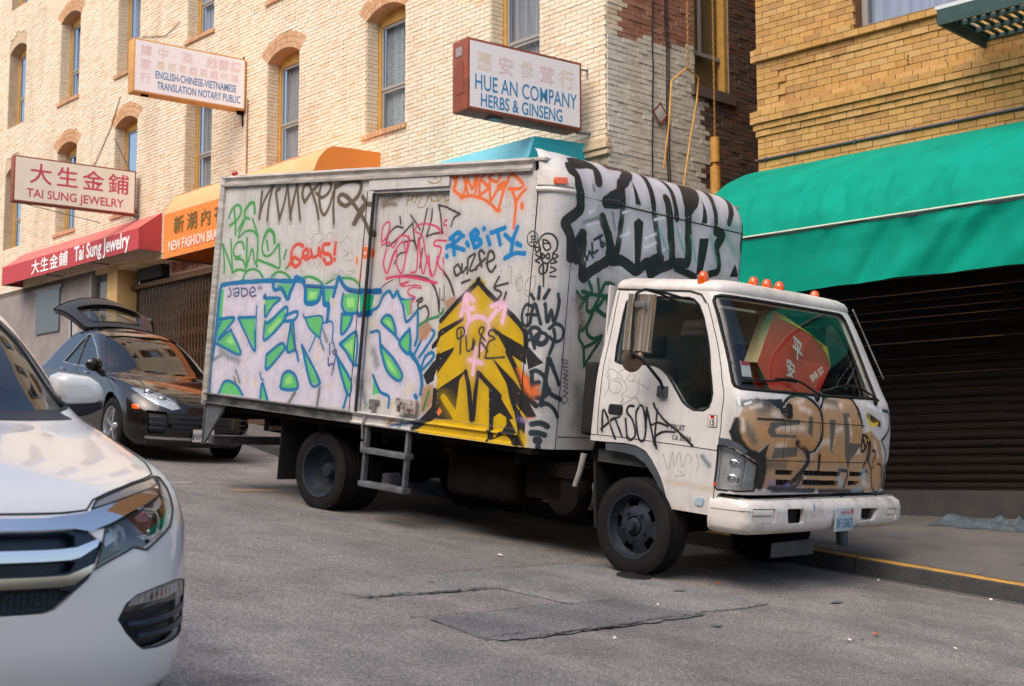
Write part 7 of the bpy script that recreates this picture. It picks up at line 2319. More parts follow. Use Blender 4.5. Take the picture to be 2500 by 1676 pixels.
M_ORA = mat('orange canvas', (0.86, 0.25, 0.035), 0.55, col2=(0.82, 0.22, 0.03), scale=2)
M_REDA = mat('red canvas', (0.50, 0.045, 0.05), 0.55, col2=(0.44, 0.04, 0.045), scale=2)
M_TEAL = mat('teal canvas', (0.02, 0.42, 0.50), 0.55, col2=(0.02, 0.38, 0.46), scale=2)
ao = awning('orange rounded canvas awning with green characters on its front', -9.93, -5.07, 1.30, 5.22, 4.74, 3.92, M_ORA, True, 0.0, mat('sunlit orange canvas', (0.90, 0.44, 0.20), 0.5, col2=(0.88, 0.36, 0.13), scale=2))  # canopy paler than the valance: sunlight on its top put into the colour
ar = awning('red canvas awning with white lettering, left of the orange awning', -19.5, -12.48, 0.52, 5.35, 4.96, 4.53, M_REDA, False, 0.0, mat('paler red canvas', (0.66, 0.16, 0.13), 0.5, col2=(0.58, 0.10, 0.09), scale=2))  # canopy in a paler red than the valance
at_ = awning('teal blue canvas awning showing above the truck roof', -4.25, -0.38, 1.24, 4.49, 4.43, 3.75, mat('lit teal canvas', (0.20, 0.56, 0.66), 0.5, col2=(0.12, 0.50, 0.60), scale=2), False, 0.25)  # front and top in a lit tone, ends darker: light put into the colour
M_TX1 = mat('olive lettering', srgb(124, 96, 40), 0.7); M_TX2 = mat('pale pink lettering', srgb(250, 214, 196), 0.7); M_TXW = mat('white lettering', srgb(246, 240, 238), 0.7)
FRT = lambda x, d, z: frame(Vector((x, -d, z)), (1, 0, 0), (0, 0, 1))
text('lettering', '新潮內衣', M_TX1, ao, FRT(-9.55, 1.312, 4.36), 0.34, 1.15, 0.012, 0.001, spacing=1.45)
text('lettering', 'NEW FASHION BRA', M_TX2, ao, FRT(-9.72, 1.312, 4.04), 0.25, 0.78, 0.022, 0.001)
text('lettering', 'Tai Sung Jewelry', M_TXW, ar, FRT(-15.45, 0.532, 4.63), 0.45, 0.86, 0.022, 0.001)
text('lettering', '大生金鋪', M_TXW, ar, FRT(-17.75, 0.532, 4.62), 0.35, 1.35, 0.010, 0.001, spacing=1.12)
text('lettering', 'HUE AN', mat('red lettering', srgb(220, 60, 50), 0.6), at_, FRT(-2.6, 1.16, 4.18), 0.2, 1.0, 0.02, 0.001)

# ---- projecting signs
SGD = Vector((math.cos(math.radians(36.3)), math.sin(math.radians(36.3)), 0)); SGN = Vector((SGD.y, -SGD.x, 0))
def blade(label, wallx, d0, d1, z0, z1, th, mcase, mface, edge=0.03):
    """d0 > d1: distances from the wall of the outer and inner end"""
    W_ = LBM @ Vector((wallx, 0, 0)); M = frame(W_ - SGD * d0, SGD, (0, 0, 1))      # z axis of the frame faces the viewer
    t = thing('projecting_sign', label, 'sign', M); L = d0 - d1
    mb = MB(); mb.box((0, z0, -th), (L, z1, 0)); mb.build('sign_case', mcase, t, bevel=0.008)
    mesh_obj('sign_face', [(edge, z0 + edge, 0.003), (L - edge, z0 + edge, 0.003), (L - edge, z1 - edge, 0.003), (edge, z1 - edge, 0.003), (edge, z0 + edge, 0.0), (L - edge, z0 + edge, 0.0), (L - edge, z1 - edge, 0.0), (edge, z1 - edge, 0.0)], [(0, 1, 2, 3), (0, 4, 5, 1), (1, 5, 6, 2), (2, 6, 7, 3), (3, 7, 4, 0)], mface, t)
    return t, L


M_CASB = mat('rusty brown sign case', srgb(156, 78, 48), 0.6, col2=srgb(112, 62, 46), scale=5); M_CASY = mat('ochre sign case', srgb(216, 160, 88), 0.6, col2=srgb(196, 136, 76), scale=4)
M_FACE = mat('sun bleached sign face', srgb(244, 238, 240), 0.35, coat=0.3); M_FACE2 = mat('ivory sign face', srgb(238, 231, 216), 0.4, col2=srgb(228, 218, 200), scale=3)
M_BLUT = mat('faded blue sign lettering', srgb(64, 138, 184), 0.6); M_BLUT2 = mat('blue sign lettering', srgb(84, 130, 178), 0.6)
M_PK1 = mat('faded pink characters', srgb(232, 206, 208), 0.6); M_PK2 = mat('faded cream characters', srgb(234, 218, 198), 0.6); M_CRIM = mat('crimson lettering', srgb(196, 70, 96), 0.6)
T2 = lambda x, y: Matrix.Translation((x, y, 0.0045))
s1, L = blade('projecting sign in a rusty brown case reading HUE AN COMPANY', -0.19, 2.13, 0.27, 4.60, 5.53, 0.34, M_CASB, M_FACE, 0.035)
text('lettering', 'HUE AN COMPANY', M_BLUT, s1, T2(0.10, 4.875), 0.285, 0.665, 0.0065, 0.0008)
text('lettering', 'HERBS & GINSENG', M_BLUT, s1, T2(0.19, 4.665), 0.235, 0.69, 0.013, 0.0008)
for k, ch in enumerate('惠安參茸行'):
    text('lettering', ch, M_PK2 if k % 2 == 0 else M_PK1, s1, T2(0.13 + k * 0.335, 5.16), 0.26, 1.0, 0.016, 0.0008)
box('case_door', (-0.008, 4.82, -0.24), (0.0, 5.24, -0.08), mat('rust brown panel', srgb(130, 64, 42), 0.6), s1)
box('case_patch', (-0.006, 5.32, -0.26), (0.0, 5.44, -0.12), mat('bare grey patch', srgb(150, 140, 140), 0.6), s1)
mb = MB(); mb.tube([(L, 5.51, -0.17), (L + 0.30, 5.51, -0.17)], 0.014, 6); mb.tube([(L, 4.60, -0.12), (L + 0.30, 4.62, -0.12)], 0.022, 6); mb.box((L + 0.24, 5.36, -0.19), (L + 0.28, 5.54, -0.15)); mb.box((0.45, 4.57, -0.25), (0.62, 4.60, -0.1))
mb.tube([(L + 0.02, 4.70, -0.1), (L + 0.10, 4.78, -0.12), (L + 0.05, 4.86, -0.12), (L + 0.16, 4.84, -0.14)], 0.006, 5); mb.build('sign_bracket', M_GSTEEL, s1)
s2, L = blade('projecting sign in an ochre case reading ENGLISH CHINESE VIETNAMESE TRANSLATION NOTARY PUBLIC', -9.27, 2.20, 0.04, 6.80, 7.78, 0.26, M_CASY, M_FACE, 0.03)
text('lettering', 'ENGLISH-CHINESE-VIETNAMESE', M_BLUT2, s2, T2(0.40, 7.105), 0.195, 0.57, 0.014, 0.0008)
text('lettering', 'TRANSLATION NOTARY PUBLIC', M_BLUT2, s2, T2(0.44, 6.91), 0.195, 0.57, 0.014, 0.0008)
for k, ch in enumerate('中·英·越翻譯'):
    if ch != '·': text('lettering', ch, M_PK1, s2, T2(0.43 + k * 0.235, 7.50), 0.22, 1.0, 0.016, 0.0008)
    else: text('lettering', ch, M_PK1, s2, T2(0.49 + k * 0.235, 7.50), 0.2, 1.0, 0.016, 0.0008)
for k, ch in enumerate('國語粵語英語代填'):
    text('lettering', ch, M_PK1 if k > 2 else M_PK2, s2, T2(0.42 + k * 0.205, 7.30), 0.165, 1.0, 0.016, 0.0008)
for k, ch in enumerate('譚家行'):
    text('lettering', ch, M_PK1, s2, T2(0.12, 7.50 - k * 0.25), 0.21, 1.0, 0.016, 0.0008)
mb = MB(); mb.box((L + 0.0, 6.52, -0.14), (L + 0.035, 7.86, -0.10)); mb.box((L - 0.1, 6.74, -0.16), (L + 0.06, 6.80, -0.08)); mb.build('sign_bracket', M_CHAS, s2)
box('sign_bracket', (0.2, 6.765, -0.14), (0.32, 6.799, -0.08), M_CHAS, s2)
s3, L = blade('projecting sign with crimson characters reading TAI SUNG JEWELRY at the left edge', -13.43, 2.62, 0.13, 5.41, 6.34, 0.22, M_CASB, M_FACE2, 0.03)
for k, ch in enumerate('大生金鋪'):
    text('lettering', ch, M_CRIM, s3, T2(0.30 + k * 0.53, 5.85), 0.44, 1.05, 0.010, 0.0008)
text('lettering', 'TAI SUNG JEWELRY', M_CRIM, s3, T2(0.26, 5.53), 0.245, 0.92, 0.014, 0.0008)
mb = MB(); mb.tube([(L, 5.5, -0.1), (L + 0.14, 5.5, -0.1)], 0.02, 6); mb.box((L, 5.38, -0.14), (L + 0.14, 5.44, -0.06)); mb.build('sign_bracket', M_GSTEEL, s3)
mb = MB(); mb.tube([(L - 0.1, 6.36, -0.1), (L - 0.45, 7.0, -0.1)], 0.012, 5); mb.build('sign_stay', M_GSTEEL, s3)
mb = MB(); mb.tube([(0.3, 5.39, -0.1), (1.8, 5.18, -0.1)], 0.008, 5); mb.build('sign_wire', M_GSTEEL, s3)

# ---- wires, pipes and hangers
def wire(name, label, pts, r, m, cat='cable'):
    mb = MB(); mb.tube([LBM @ Vector(p) for p in pts], r, 6); o = mb.build(name, m, None, smooth=60); return meta(o, label, cat)


M_WIRE = mat('weathered wire', srgb(150, 126, 100), 0.7)
wire('cable', 'thin slack cable crossing the cream bricks left of the notary sign', [(-17.5, -0.03, 6.55), (-16.4, -0.03, 6.62), (-15.6, -0.03, 6.95), (-14.9, -0.03, 7.6), (-14.5, -0.03, 8.2)], 0.010, M_WIRE)
wire('cable', 'thin cable running along the bricks above the notary sign', [(-13.6, -0.03, 9.3), (-12.5, -0.03, 9.05), (-11.9, -0.03, 9.2)], 0.008, M_WIRE)
wire('conduit', 'thin vertical conduit on the cream bricks beside the notary sign', [(-9.20, -0.03, 4.6), (-9.21, -0.03, 7.0)], 0.016, M_WIRE, 'pipe')
SW = lambda x, y, z: SWM @ Vector((x, -y, z))
M_YP = mat('yellow painted pipe', srgb(212, 160, 76), 0.5, col2=srgb(180, 124, 52), scale=12)
M_CHN = mat('dull yellow chain', srgb(176, 130, 62), 0.6, 0.3)
def chain(name, label, x, y, z0, z1):
    mb = MB(); z = z0; k = 0
    while z < z1:
        q = [SW(x + (0.012 if k % 2 else 0) * math.cos(a), y + (0.0 if k % 2 else 0.012) * math.cos(a), z + 0.028 * math.sin(a)) for a in np.linspace(0, 2 * math.pi, 9)[:-1]]
        mb.tube(q, 0.0055, 4, closed=True); z += 0.042; k += 1
    o = mb.build(name, M_CHN, None, smooth=60); return meta(o, label, 'chain')


chain('chain', 'yellow chain hanging down to the forked pipe in the alley', 1.16, 0.45, 5.62, 7.4)
chain('chain', 'yellow chain hanging beside the alley window down to a pipe', 1.72, 0.45, 4.72, 7.4)
hang = MB()
hang.tube([SW(0.62, 0.45, 4.1), SW(0.74, 0.45, 4.75), SW(0.80, 0.45, 5.35), SW(1.12, 0.45, 5.60)], 0.014, 6)
hang.tube([SW(1.12, 0.45, 5.60), SW(1.38, 0.45, 5.52), SW(1.34, 0.45, 5.2), SW(1.18, 0.45, 4.6), SW(1.02, 0.45, 3.9)], 0.014, 6)
meta(hang.build('hanger_pipe', M_YP, None, smooth=60), 'yellow forked pipe hanger in front of the white painted alley wall', 'pipe')
pp = MB(); pp.tube([SW(1.72, 0.45, 3.4), SW(1.72, 0.45, 4.30)], 0.075, 12); pp.tube([SW(1.72, 0.45, 4.36), SW(1.72, 0.45, 4.72)], 0.07, 12); pp.tube([SW(1.72, 0.45, 4.3), SW(1.72, 0.45, 4.36)], 0.04, 10)
meta(pp.build('vent_pipe', M_YP, None, smooth=60), 'thick yellow vertical pipe behind the top of the truck box', 'pipe')
for k, (x, lb_) in enumerate(((0.92, 'left dark cable hanging down the white painted alley wall'), (1.18, 'right pair of dark cables hanging down the white painted alley wall'))):
    mb = MB(); rg = random.Random(k); P = [SW(x + rg.uniform(-0.02, 0.02) - 0.05 * (k == 0) * (7.5 - z) / 3, 0.04, z) for z in np.linspace(3.4, 8.2, 14)]
    mb.tube(P, 0.011, 5)
    if k: mb.tube([p + Vector((0.035, 0.03, 0)) for p in P], 0.009, 5)
    meta(mb.build('cable', M_SEAM, None, smooth=60), lb_, 'cable')
sg = MB(); sg.box((-0.11, -0.11, -0.004), (0.11, 0.11, 0.004)); dm = sg.build('placard', mat('faded white placard', srgb(206, 200, 188), 0.6), None, bevel=0.003)
dm.matrix_world = frame(SW(1.02, 0.05, 5.02), SWM.to_3x3() @ Vector((1, 0, 0)), (0, 0, 1)) @ Matrix.Rotation(math.pi / 4, 4, 'Z'); meta(dm, 'small white diamond placard on the alley wall behind the forked pipe', 'placard')
fr_ = MB(); 
for a in range(4):
    fr_.box((-0.115, 0.095, 0.004), (0.115, 0.115, 0.008), Matrix.Rotation(a * math.pi / 2, 4, 'Z'))
fr_.build('placard_border', mat('red border', srgb(150, 60, 50), 0.6), dm)

# ---- fire escape platform at the top right
fe = thing('fire_escape', 'dark green slatted steel platform jutting from the yellow brick wall at the top right', 'fire escape', RBM)
M_FE = mat('dark green steel', srgb(38, 66, 62), 0.5, 0.3, col2=srgb(56, 78, 74), scale=10)
M_FEW = mat('pale edged steel', srgb(196, 200, 200), 0.5)
for k in range(22):
    x = 1.20 + k * 0.10
    mb = MB(); mb.box((x, -0.98, 4.62), (x + 0.045, -0.02, 4.635)); mb.build('platform_slat', M_FE, fe)
mb = MB()
for y in (-0.98, -0.68, -0.36, -0.04): mb.box((1.18, y, 4.575), (3.4, y + 0.02, 4.62))
mb.box((1.16, -1.02, 4.50), (1.19, 0.0, 4.66)); mb.box((1.16, -1.05, 4.50), (3.4, -1.02, 4.66)); mb.build('platform_frame', M_FE, fe)
box('edge_trim', (1.14, -1.05, 4.66), (3.4, -0.99, 4.70), M_FEW, fe); box('edge_trim', (1.14, -0.99, 4.66), (1.18, 0.0, 4.70), M_FEW, fe)

# ---- the opposite side of the street, behind the viewer
ob = thing('brick_building', 'tan brick building with grey framed windows across the street from the truck', 'building', TRM @ Matrix.Translation((0, -12.6, 0)))
M_OBR = brick_mat('tan brick far', [srgb(206, 172, 128), srgb(214, 182, 140), srgb(196, 162, 118)], 'isl', 0.2)
mb = MB(); mb.box((-22, -6, -4), (26, 0, 9.5)); mb.build('wall', M_OBR, ob)
mbw = MB()
for i in range(16):
    for z in (4.6, 7.4):
        x = -21 + i * 3.0
        w0 = box('window', (x, -0.02, z), (x + 1.3, 0.03, z + 1.8), M_SASH, ob); box('pane', (x + 0.08, 0.03, z + 0.08), (x + 1.22, 0.04, z + 1.72), mat('dark opposite pane', (0.05, 0.06, 0.07), 0.1) if 'dark opposite pane' not in K else K['dark opposite pane'], w0)
for i in range(8): box('shop_front', (-21 + i * 5.9, 0.0, 0.4), (-21 + i * 5.9 + 4.8, 0.05, 3.2), K['dark opposite pane'], ob)
box('cornice', (-22, -0.1, 9.5), (26, 0.4, 9.8), M_STUC, ob); box('cornice', (-22, -0.1, 3.5), (26, 0.25, 3.7), M_STUC, ob)

WCM = Matrix(((0.61673, 0.78262, 0.08459, -1.7490), (-0.77838, 0.62232, -0.08266, 4.1990), (-0.11734, -0.01486, 0.99298, -1.0038), (0, 0, 0, 1)))
BCM = Matrix(((0.56809, 0.71054, 0.08459, -4.0668), (-0.70664, 0.57318, -0.08266, 17.3526), (-0.10722, -0.01281, 0.99298, 0.1476), (0, 0, 0, 1)))
# ================================================================= cars
WS_ = WCAR
wtc = WS_.Ls + WS_.A / 2; WT = WS_.tot
mirw = lambda L: [(2 * wtc - a, b) for a, b in L][::-1]


def sym(L):
    """outline whose first and last points lie near the middle: continue it over the middle by mirroring"""
    return [(wtc, L[0][1])] + list(L) + [(wtc, L[-1][1])] + [(2 * wtc - a, b) for a, b in L[::-1]]


M_WCAR = mat('white pearl car paint', srgb(236, 234, 232), 0.22, coat=1.0, spec=0.5)
M_BCAR = mat('black car paint', (0.008, 0.006, 0.006), 0.15, coat=0.8, spec=0.3)
M_BPL = mat('black car plastic', (0.018, 0.022, 0.030), 0.45, col2=(0.012, 0.014, 0.018), scale=20)
M_BPLS = mat('satin blue black grille', (0.012, 0.026, 0.050), 0.32)
M_CGL = glass_mat('car window glass', (0.22, 0.26, 0.28), 0.95, 1.5, 0.005, 0.06)
M_LENSD = mat('dark lamp interior', (0.035, 0.05, 0.055), 0.25, 0.5)
M_ALLOY = mat('silver alloy', (0.55, 0.56, 0.58), 0.25, 0.9)
M_PROJ = glass_mat('projector glass', (0.5, 0.2, 0.18), 0.9, 1.6, 0.01, 0.15)
M_BLUEB = mat('tailgate sky reflection blue', srgb(70, 112, 158), 0.3, coat=0.8)  # blue sky mirrored in the tailgate, put into the colour
M_DRL = mat('smoky light guide', srgb(150, 144, 140), 0.2, 0.3, coat=0.6)

wc = thing('white_car', 'white compact crossover at the left edge, front corner with chrome grille bar', 'car', WCM)
grille = sym([(4.938, 0.657), (5.055, 0.661), (5.113, 0.650), (5.174, 0.662), (5.150, 0.588), (5.125, 0.527), (5.102, 0.493), (5.051, 0.454), (5.030, 0.433), (4.993, 0.404), (4.95, 0.393)])
wing = [(4.95, 0.703), (5.096, 0.717), (5.133, 0.728), (5.222, 0.750), (5.353, 0.782), (5.537, 0.816), (5.518, 0.776), (5.434, 0.750), (5.321, 0.718), (5.2, 0.675), (5.113, 0.651), (5.055, 0.662), (4.95, 0.660)]
strip = [(5.138, 0.735), (5.170, 0.771), (5.243, 0.800), (5.397, 0.853), (5.594, 0.893), (5.560, 0.824), (5.355, 0.788), (5.223, 0.756)]
lens = [(5.176, 0.661), (5.273, 0.690), (5.38, 0.722), (5.518, 0.772), (5.565, 0.815), (5.612, 0.885), (5.640, 0.870), (5.625, 0.79), (5.607, 0.740), (5.587, 0.700), (5.523, 0.640), (5.431, 0.604), (5.357, 0.571), (5.331, 0.577), (5.293, 0.586), (5.188, 0.550), (5.126, 0.523), (5.15, 0.583)]
lampcut = [(5.176, 0.661), (5.2, 0.675), (5.113, 0.651), (5.133, 0.728), (5.138, 0.735)]
light_all = [(5.138, 0.735), (5.170, 0.771), (5.243, 0.800), (5.397, 0.853), (5.594, 0.893), (5.640, 0.870), (5.625, 0.79), (5.607, 0.740), (5.587, 0.700), (5.523, 0.640), (5.431, 0.604), (5.357, 0.571), (5.331, 0.577), (5.293, 0.586), (5.188, 0.550), (5.126, 0.523), (5.150, 0.588), (5.174, 0.660), (5.116, 0.655)]
fog = [(5.227, 0.350), (5.26, 0.400), (5.309, 0.425), (5.42, 0.440), (5.55, 0.446), (5.626, 0.438), (5.74, 0.415), (5.765, 0.34), (5.765, 0.245), (5.742, 0.222), (5.60, 0.222), (5.447, 0.222), (5.362, 0.230), (5.327, 0.250), (5.268, 0.300)]
upper = sym([(4.95, 0.7035), (5.096, 0.7175), (5.131, 0.7285), (5.112, 0.6505), (5.055, 0.662), (4.95, 0.6605)])
side_w = [(1.05, 1.98), (1.55, 2.62), (2.1, 2.74), (2.75, 2.72), (3.14, 2.50), (3.26, 1.99), (2.6, 1.955), (1.6, 1.955)]
wind_w = [(3.55, 1.93), (3.60, 1.97), (3.60, 2.45), (3.72, 2.72), (4.15, 2.77), (wtc, 2.78)]
wind_w = wind_w + [(2 * wtc - a, b) for a, b in wind_w[:-1][::-1]] + [(5.55, 1.88), (wtc, 1.86), (3.82, 1.88)]


def arch_cut(tc_, r, base=0.0, n=14):
    return [(tc_ + r * math.cos(a), base + max(0.0, 0.02 + r * 1.0 * math.sin(a))) for a in np.linspace(math.pi, 0, n)]


def arch_outline(tot, centres, r):
    out = [(0.0, 0.0)]
    for c in centres:
        out += [(c - r, 0.0)] + [(c + r * math.cos(a), 0.62 * r / 0.36 * max(0, math.sin(a))) for a in np.linspace(math.pi - 0.12, 0.12, 12)] + [(c + r, 0.0)]
    return out + [(tot, 0.0)]


def ring_t_for(S, u, near=True):
    # skin coordinate whose u equals the wheel centre
    ts = np.linspace(0, S.Ls + S.A * 0.45, 800) if near else np.linspace(S.Ls + S.A * 0.55, 2 * S.Ls + S.A, 800)
    P = S(ts, np.full(800, 0.3)); return float(ts[np.argmin(abs(P[:, 0] - u))])


fu, ru = -0.93, -3.62
cs = sorted([ring_t_for(WS_, ru), ring_t_for(WS_, fu), ring_t_for(WS_, fu, False), ring_t_for(WS_, ru, False)])
ol = arch_outline(WT, cs, 0.37) + [(WT, WS_.S), (0.0, WS_.S)]
rear_w = [(WT - 2.3, 2.0), (WT - 2.2, 2.6), (WT - 0.85, 2.6), (WT - 0.75, 2.0)]
body = panel('car_body', WS_, ol, M_WCAR, wc, holes=[wind_w, side_w, mirw(side_w), light_all, mirw(light_all), fog, mirw(fog), [(a, b) for a, b in sym([(4.938, 0.658), (5.055, 0.662), (5.110, 0.652), (5.172, 0.600), (5.150, 0.588), (5.125, 0.527), (5.102, 0.493), (5.051, 0.454), (5.030, 0.433), (4.993, 0.404), (4.95, 0.393)])]], step=0.06, depth=0.03, smooth=50)
panel('windshield', WS_, wind_w, M_CGL, wc, off=-0.012, depth=0, step=0.12)
panel('side_window', WS_, side_w, M_CGL, wc, off=-0.012, depth=0, step=0.12)
panel('side_window', WS_, mirw(side_w), M_CGL, wc, off=-0.012, depth=0, step=0.12)
mb = MB()
for P_ in (side_w, mirw(side_w), wind_w): ribbon(mb, WS_, P_ + [P_[0]], 0.012, -0.006, 0.08)
mb.build('window_trim', M_BPL, wc, smooth=60)
panel('cowl_panel', WS_, [(3.70, 1.80), (4.1, 1.785), (wtc, 1.778), (5.27, 1.785), (5.67, 1.80), (5.60, 1.90), (wtc, 1.875), (3.77, 1.90)], M_BPL, wc, off=0.004, depth=0.01, step=0.08)
# roof cap
tq = np.linspace(0, WT, 90)[:-1]; base = WS_(tq, np.full(89, WS_.S)); c_ = base.mean(0); V = [tuple(p) for p in base] + [tuple(c_ + (p - c_) * 0.5 + [0, 0, 0.02]) for p in base] + [tuple(c_ + [0, 0, 0.03])]
F = [(i, (i + 1) % 89, 89 + (i + 1) % 89, 89 + i) for i in range(89)] + [(89 + i, 89 + (i + 1) % 89, 178) for i in range(89)]
mesh_obj('roof', V, F, M_WCAR, wc, 60)
mb = MB()
hoodcut = [(4.947, 0.7235), (5.027, 0.7245), (5.118, 0.733), (5.158, 0.775), (5.243, 0.810), (5.400, 0.866), (5.605, 0.912), (5.72, 1.02), (5.80, 1.25), (5.84, 1.55), (5.84, 1.78)]
ribbon(mb, WS_, [(2 * wtc - a, b) for a, b in hoodcut[::-1]] + hoodcut, 0.0035, 0.0, 0.04)
ribbon(mb, WS_, [(6.35, 0.05), (6.38, 0.6), (6.42, 1.2), (6.35, 1.8)], 0.003, 0.0); ribbon(mb, WS_, [(2 * wtc - 6.35, 0.05), (2 * wtc - 6.38, 0.6), (2 * wtc - 6.42, 1.2), (2 * wtc - 6.35, 1.8)], 0.003, 0.0)
ribbon(mb, WS_, [(1.9, 0.1), (1.92, 1.9)], 0.003, 0.0)
mb.build('panel_gap', M_SEAM, wc, smooth=60)
# grille
panel('grille_backing', WS_, grille, M_BPLS, wc, off=-0.05, depth=0, step=0.06)
go = panel('grille_surround', WS_, sym([(4.94, 0.657), (5.055, 0.661), (5.113, 0.650), (5.174, 0.662), (5.150, 0.588), (5.125, 0.527), (5.102, 0.493), (5.051, 0.454), (5.00, 0.470), (4.95, 0.472)]), M_BPLS, wc, holes=[sym([(4.94, 0.652), (5.03, 0.655), (5.06, 0.640), (5.06, 0.605), (5.0, 0.600), (4.94, 0.600)]), sym([(4.94, 0.556), (5.03, 0.558), (5.06, 0.552), (5.04, 0.522), (5.0, 0.517), (4.94, 0.515)])], off=-0.008, depth=0.035, step=0.05)
chrome_bar = sym([(4.95, 0.703), (5.096, 0.717), (5.133, 0.728), (5.222, 0.750), (5.353, 0.782), (5.537, 0.816), (5.518, 0.776), (5.434, 0.750), (5.321, 0.718), (5.2, 0.675), (5.113, 0.651), (5.055, 0.662), (4.95, 0.660)])
panel('chrome_bar', WS_, chrome_bar, M_CHROME, wc, off=0.006, depth=0.02, step=0.04)
for L_ in ([(4.94, 0.595), (4.999, 0.596), (5.055, 0.600), (5.148, 0.628), (5.132, 0.599), (5.066, 0.566), (5.032, 0.560), (4.94, 0.558)], [(4.94, 0.510), (5.01, 0.511), (5.03, 0.514), (5.118, 0.543), (5.108, 0.518), (5.045, 0.480), (5.011, 0.477), (4.94, 0.476)]):
    panel('grille_slat', WS_, sym(L_), M_CHROME, wc, off=0.010, depth=0.03, step=0.035)
panel('lower_mesh', WS_, sym([(4.94, 0.474), (5.011, 0.474), (5.050, 0.454), (5.03, 0.433), (4.993, 0.404), (4.95, 0.391)]), M_BPL, wc, off=-0.03, depth=0, step=0.05)
mb = MB()
for i in range(16):
    for j in range(5):
        t = 4.36 + i * 0.043 + (j % 2) * 0.0215; s = 0.397 + j * 0.019
        if t < 5.03: ribbon(mb, WS_, [(t + 0.012 * math.cos(a), s + 0.011 * math.sin(a)) for a in np.linspace(0, 2 * math.pi, 7)], 0.0022, -0.022, 0.05, seg=4)
o = mb.build('mesh_cell', M_BPLS, wc); o['kind'] = 'stuff'
# headlights
for flip in (False, True):
    g_ = (lambda L: mirw(L)) if flip else (lambda L: L)
    hl = bpy.data.objects.new('headlight', None); link(hl, wc)
    panel('lamp_back', WS_, g_(light_all), M_LENSD, hl, off=-0.055, depth=0, step=0.06)
    panel('lamp_cover', WS_, g_(lens), M_CLR, hl, off=0.0, depth=0.006, step=0.05)
    panel('light_guide', WS_, g_(strip), M_DRL, hl, off=0.0, depth=0.02, step=0.05)
    mb = MB(); ribbon(mb, WS_, g_(lens) + [g_(lens)[0]], 0.004, 0.001, 0.04); ribbon(mb, WS_, g_(strip) + [g_(strip)[0]], 0.0035, 0.001, 0.04); mb.build('lamp_edge', M_BPL, hl, smooth=60)
    def at(t, s, off):
        t = 2 * wtc - t if flip else t
        P_ = WS_(np.array([t]), np.array([s]))[0]; N_ = snormal(WS_, np.array([t]), np.array([s]))[0]; N_ = (N_ + np.array([1.2, 0, 0])); N_ /= np.linalg.norm(N_)
        return frame(Vector(P_) + Vector(N_) * off, Vector(N_).cross(Vector((0, 0, 1))) * -1, (0, 0, 1))
    q = MB(); q.lathe([(0.0, -0.01), (0.030, 0.0), (0.046, 0.022), (0.050, 0.034), (0.056, 0.034), (0.058, 0.0)], 'z', (0, 0, 0), 28); q.build('projector_ring', M_CHROME, hl, smooth=60, M=at(5.395, 0.672, -0.055))
    q = MB(); q.sphere((0, 0, 0.0), 0.045, 20, 12, (1, 1, 0.7)); q.build('projector_lens', mat('reddish projector ball', (0.16, 0.035, 0.04), 0.05, 0.2, coat=1.0) if 'reddish projector ball' not in K else K['reddish projector ball'], hl, smooth=60, M=at(5.360, 0.668, -0.030))
    q = MB(); q.lathe([(0.0, -0.03), (0.02, -0.025), (0.04, 0.0), (0.048, 0.03)], 'z', (0, 0, 0), 20); q.build('high_beam_bowl', M_CHROME, hl, smooth=60, M=at(5.215, 0.632, -0.05))
    panel('inner_chrome', WS_, g_([(5.180, 0.640), (5.26, 0.672), (5.25, 0.628), (5.195, 0.600)]), M_REFL, hl, off=-0.03, depth=0.004, step=0.03)
    panel('lamp_eyelid', WS_, g_([(5.44, 0.70), (5.55, 0.74), (5.60, 0.86), (5.58, 0.87), (5.53, 0.78), (5.45, 0.72)]), M_REFL, hl, off=-0.02, depth=0.004, step=0.03)
    # fog light housing
    fg = bpy.data.objects.new('fog_light', None); link(fg, wc)
    panel('fog_housing', WS_, g_(fog), M_BPL, fg, off=-0.045, depth=0, step=0.06)
    mb = MB(); ribbon(mb, WS_, g_(fog) + [g_(fog)[0]], 0.006, -0.006, 0.05); mb.build('housing_rim', M_BPL, fg, smooth=60)
    panel('fog_reflector', WS_, g_([(5.30, 0.385), (5.33, 0.418), (5.55, 0.434), (5.70, 0.415), (5.72, 0.375), (5.45, 0.385)]), M_REFL, fg, off=-0.03, depth=0, step=0.05)
    panel('fog_lens', WS_, g_([(5.255, 0.372), (5.290, 0.415), (5.33, 0.428), (5.55, 0.441), (5.66, 0.430), (5.74, 0.405), (5.75, 0.365), (5.60, 0.372), (5.425, 0.380), (5.338, 0.372)]), M_CLR, fg, off=-0.004, depth=0.01, step=0.05)
    mb = MB()
    for k in range(9):
        t = 5.36 + k * 0.036; ribbon(mb, WS_, g_([(t, 0.388), (t + 0.004, 0.425)]), 0.004, -0.020, 0.05, seg=5)
    mb.build('lens_rib', M_REFL, fg)
    panel('fog_amber', WS_, g_([(5.42, 0.392), (5.58, 0.398), (5.60, 0.412), (5.44, 0.410)]), M_AMB, fg, off=-0.026, depth=0, step=0.05)
    for L_ in ([(5.28, 0.326), (5.35, 0.322), (5.50, 0.322), (5.76, 0.318)], [(5.33, 0.280), (5.42, 0.276), (5.6, 0.272), (5.76, 0.268)]):
        mb = MB(); ribbon(mb, WS_, g_(L_), 0.011, -0.008, 0.05, seg=8); mb.build('fog_slat', M_BPLS, fg, smooth=60)
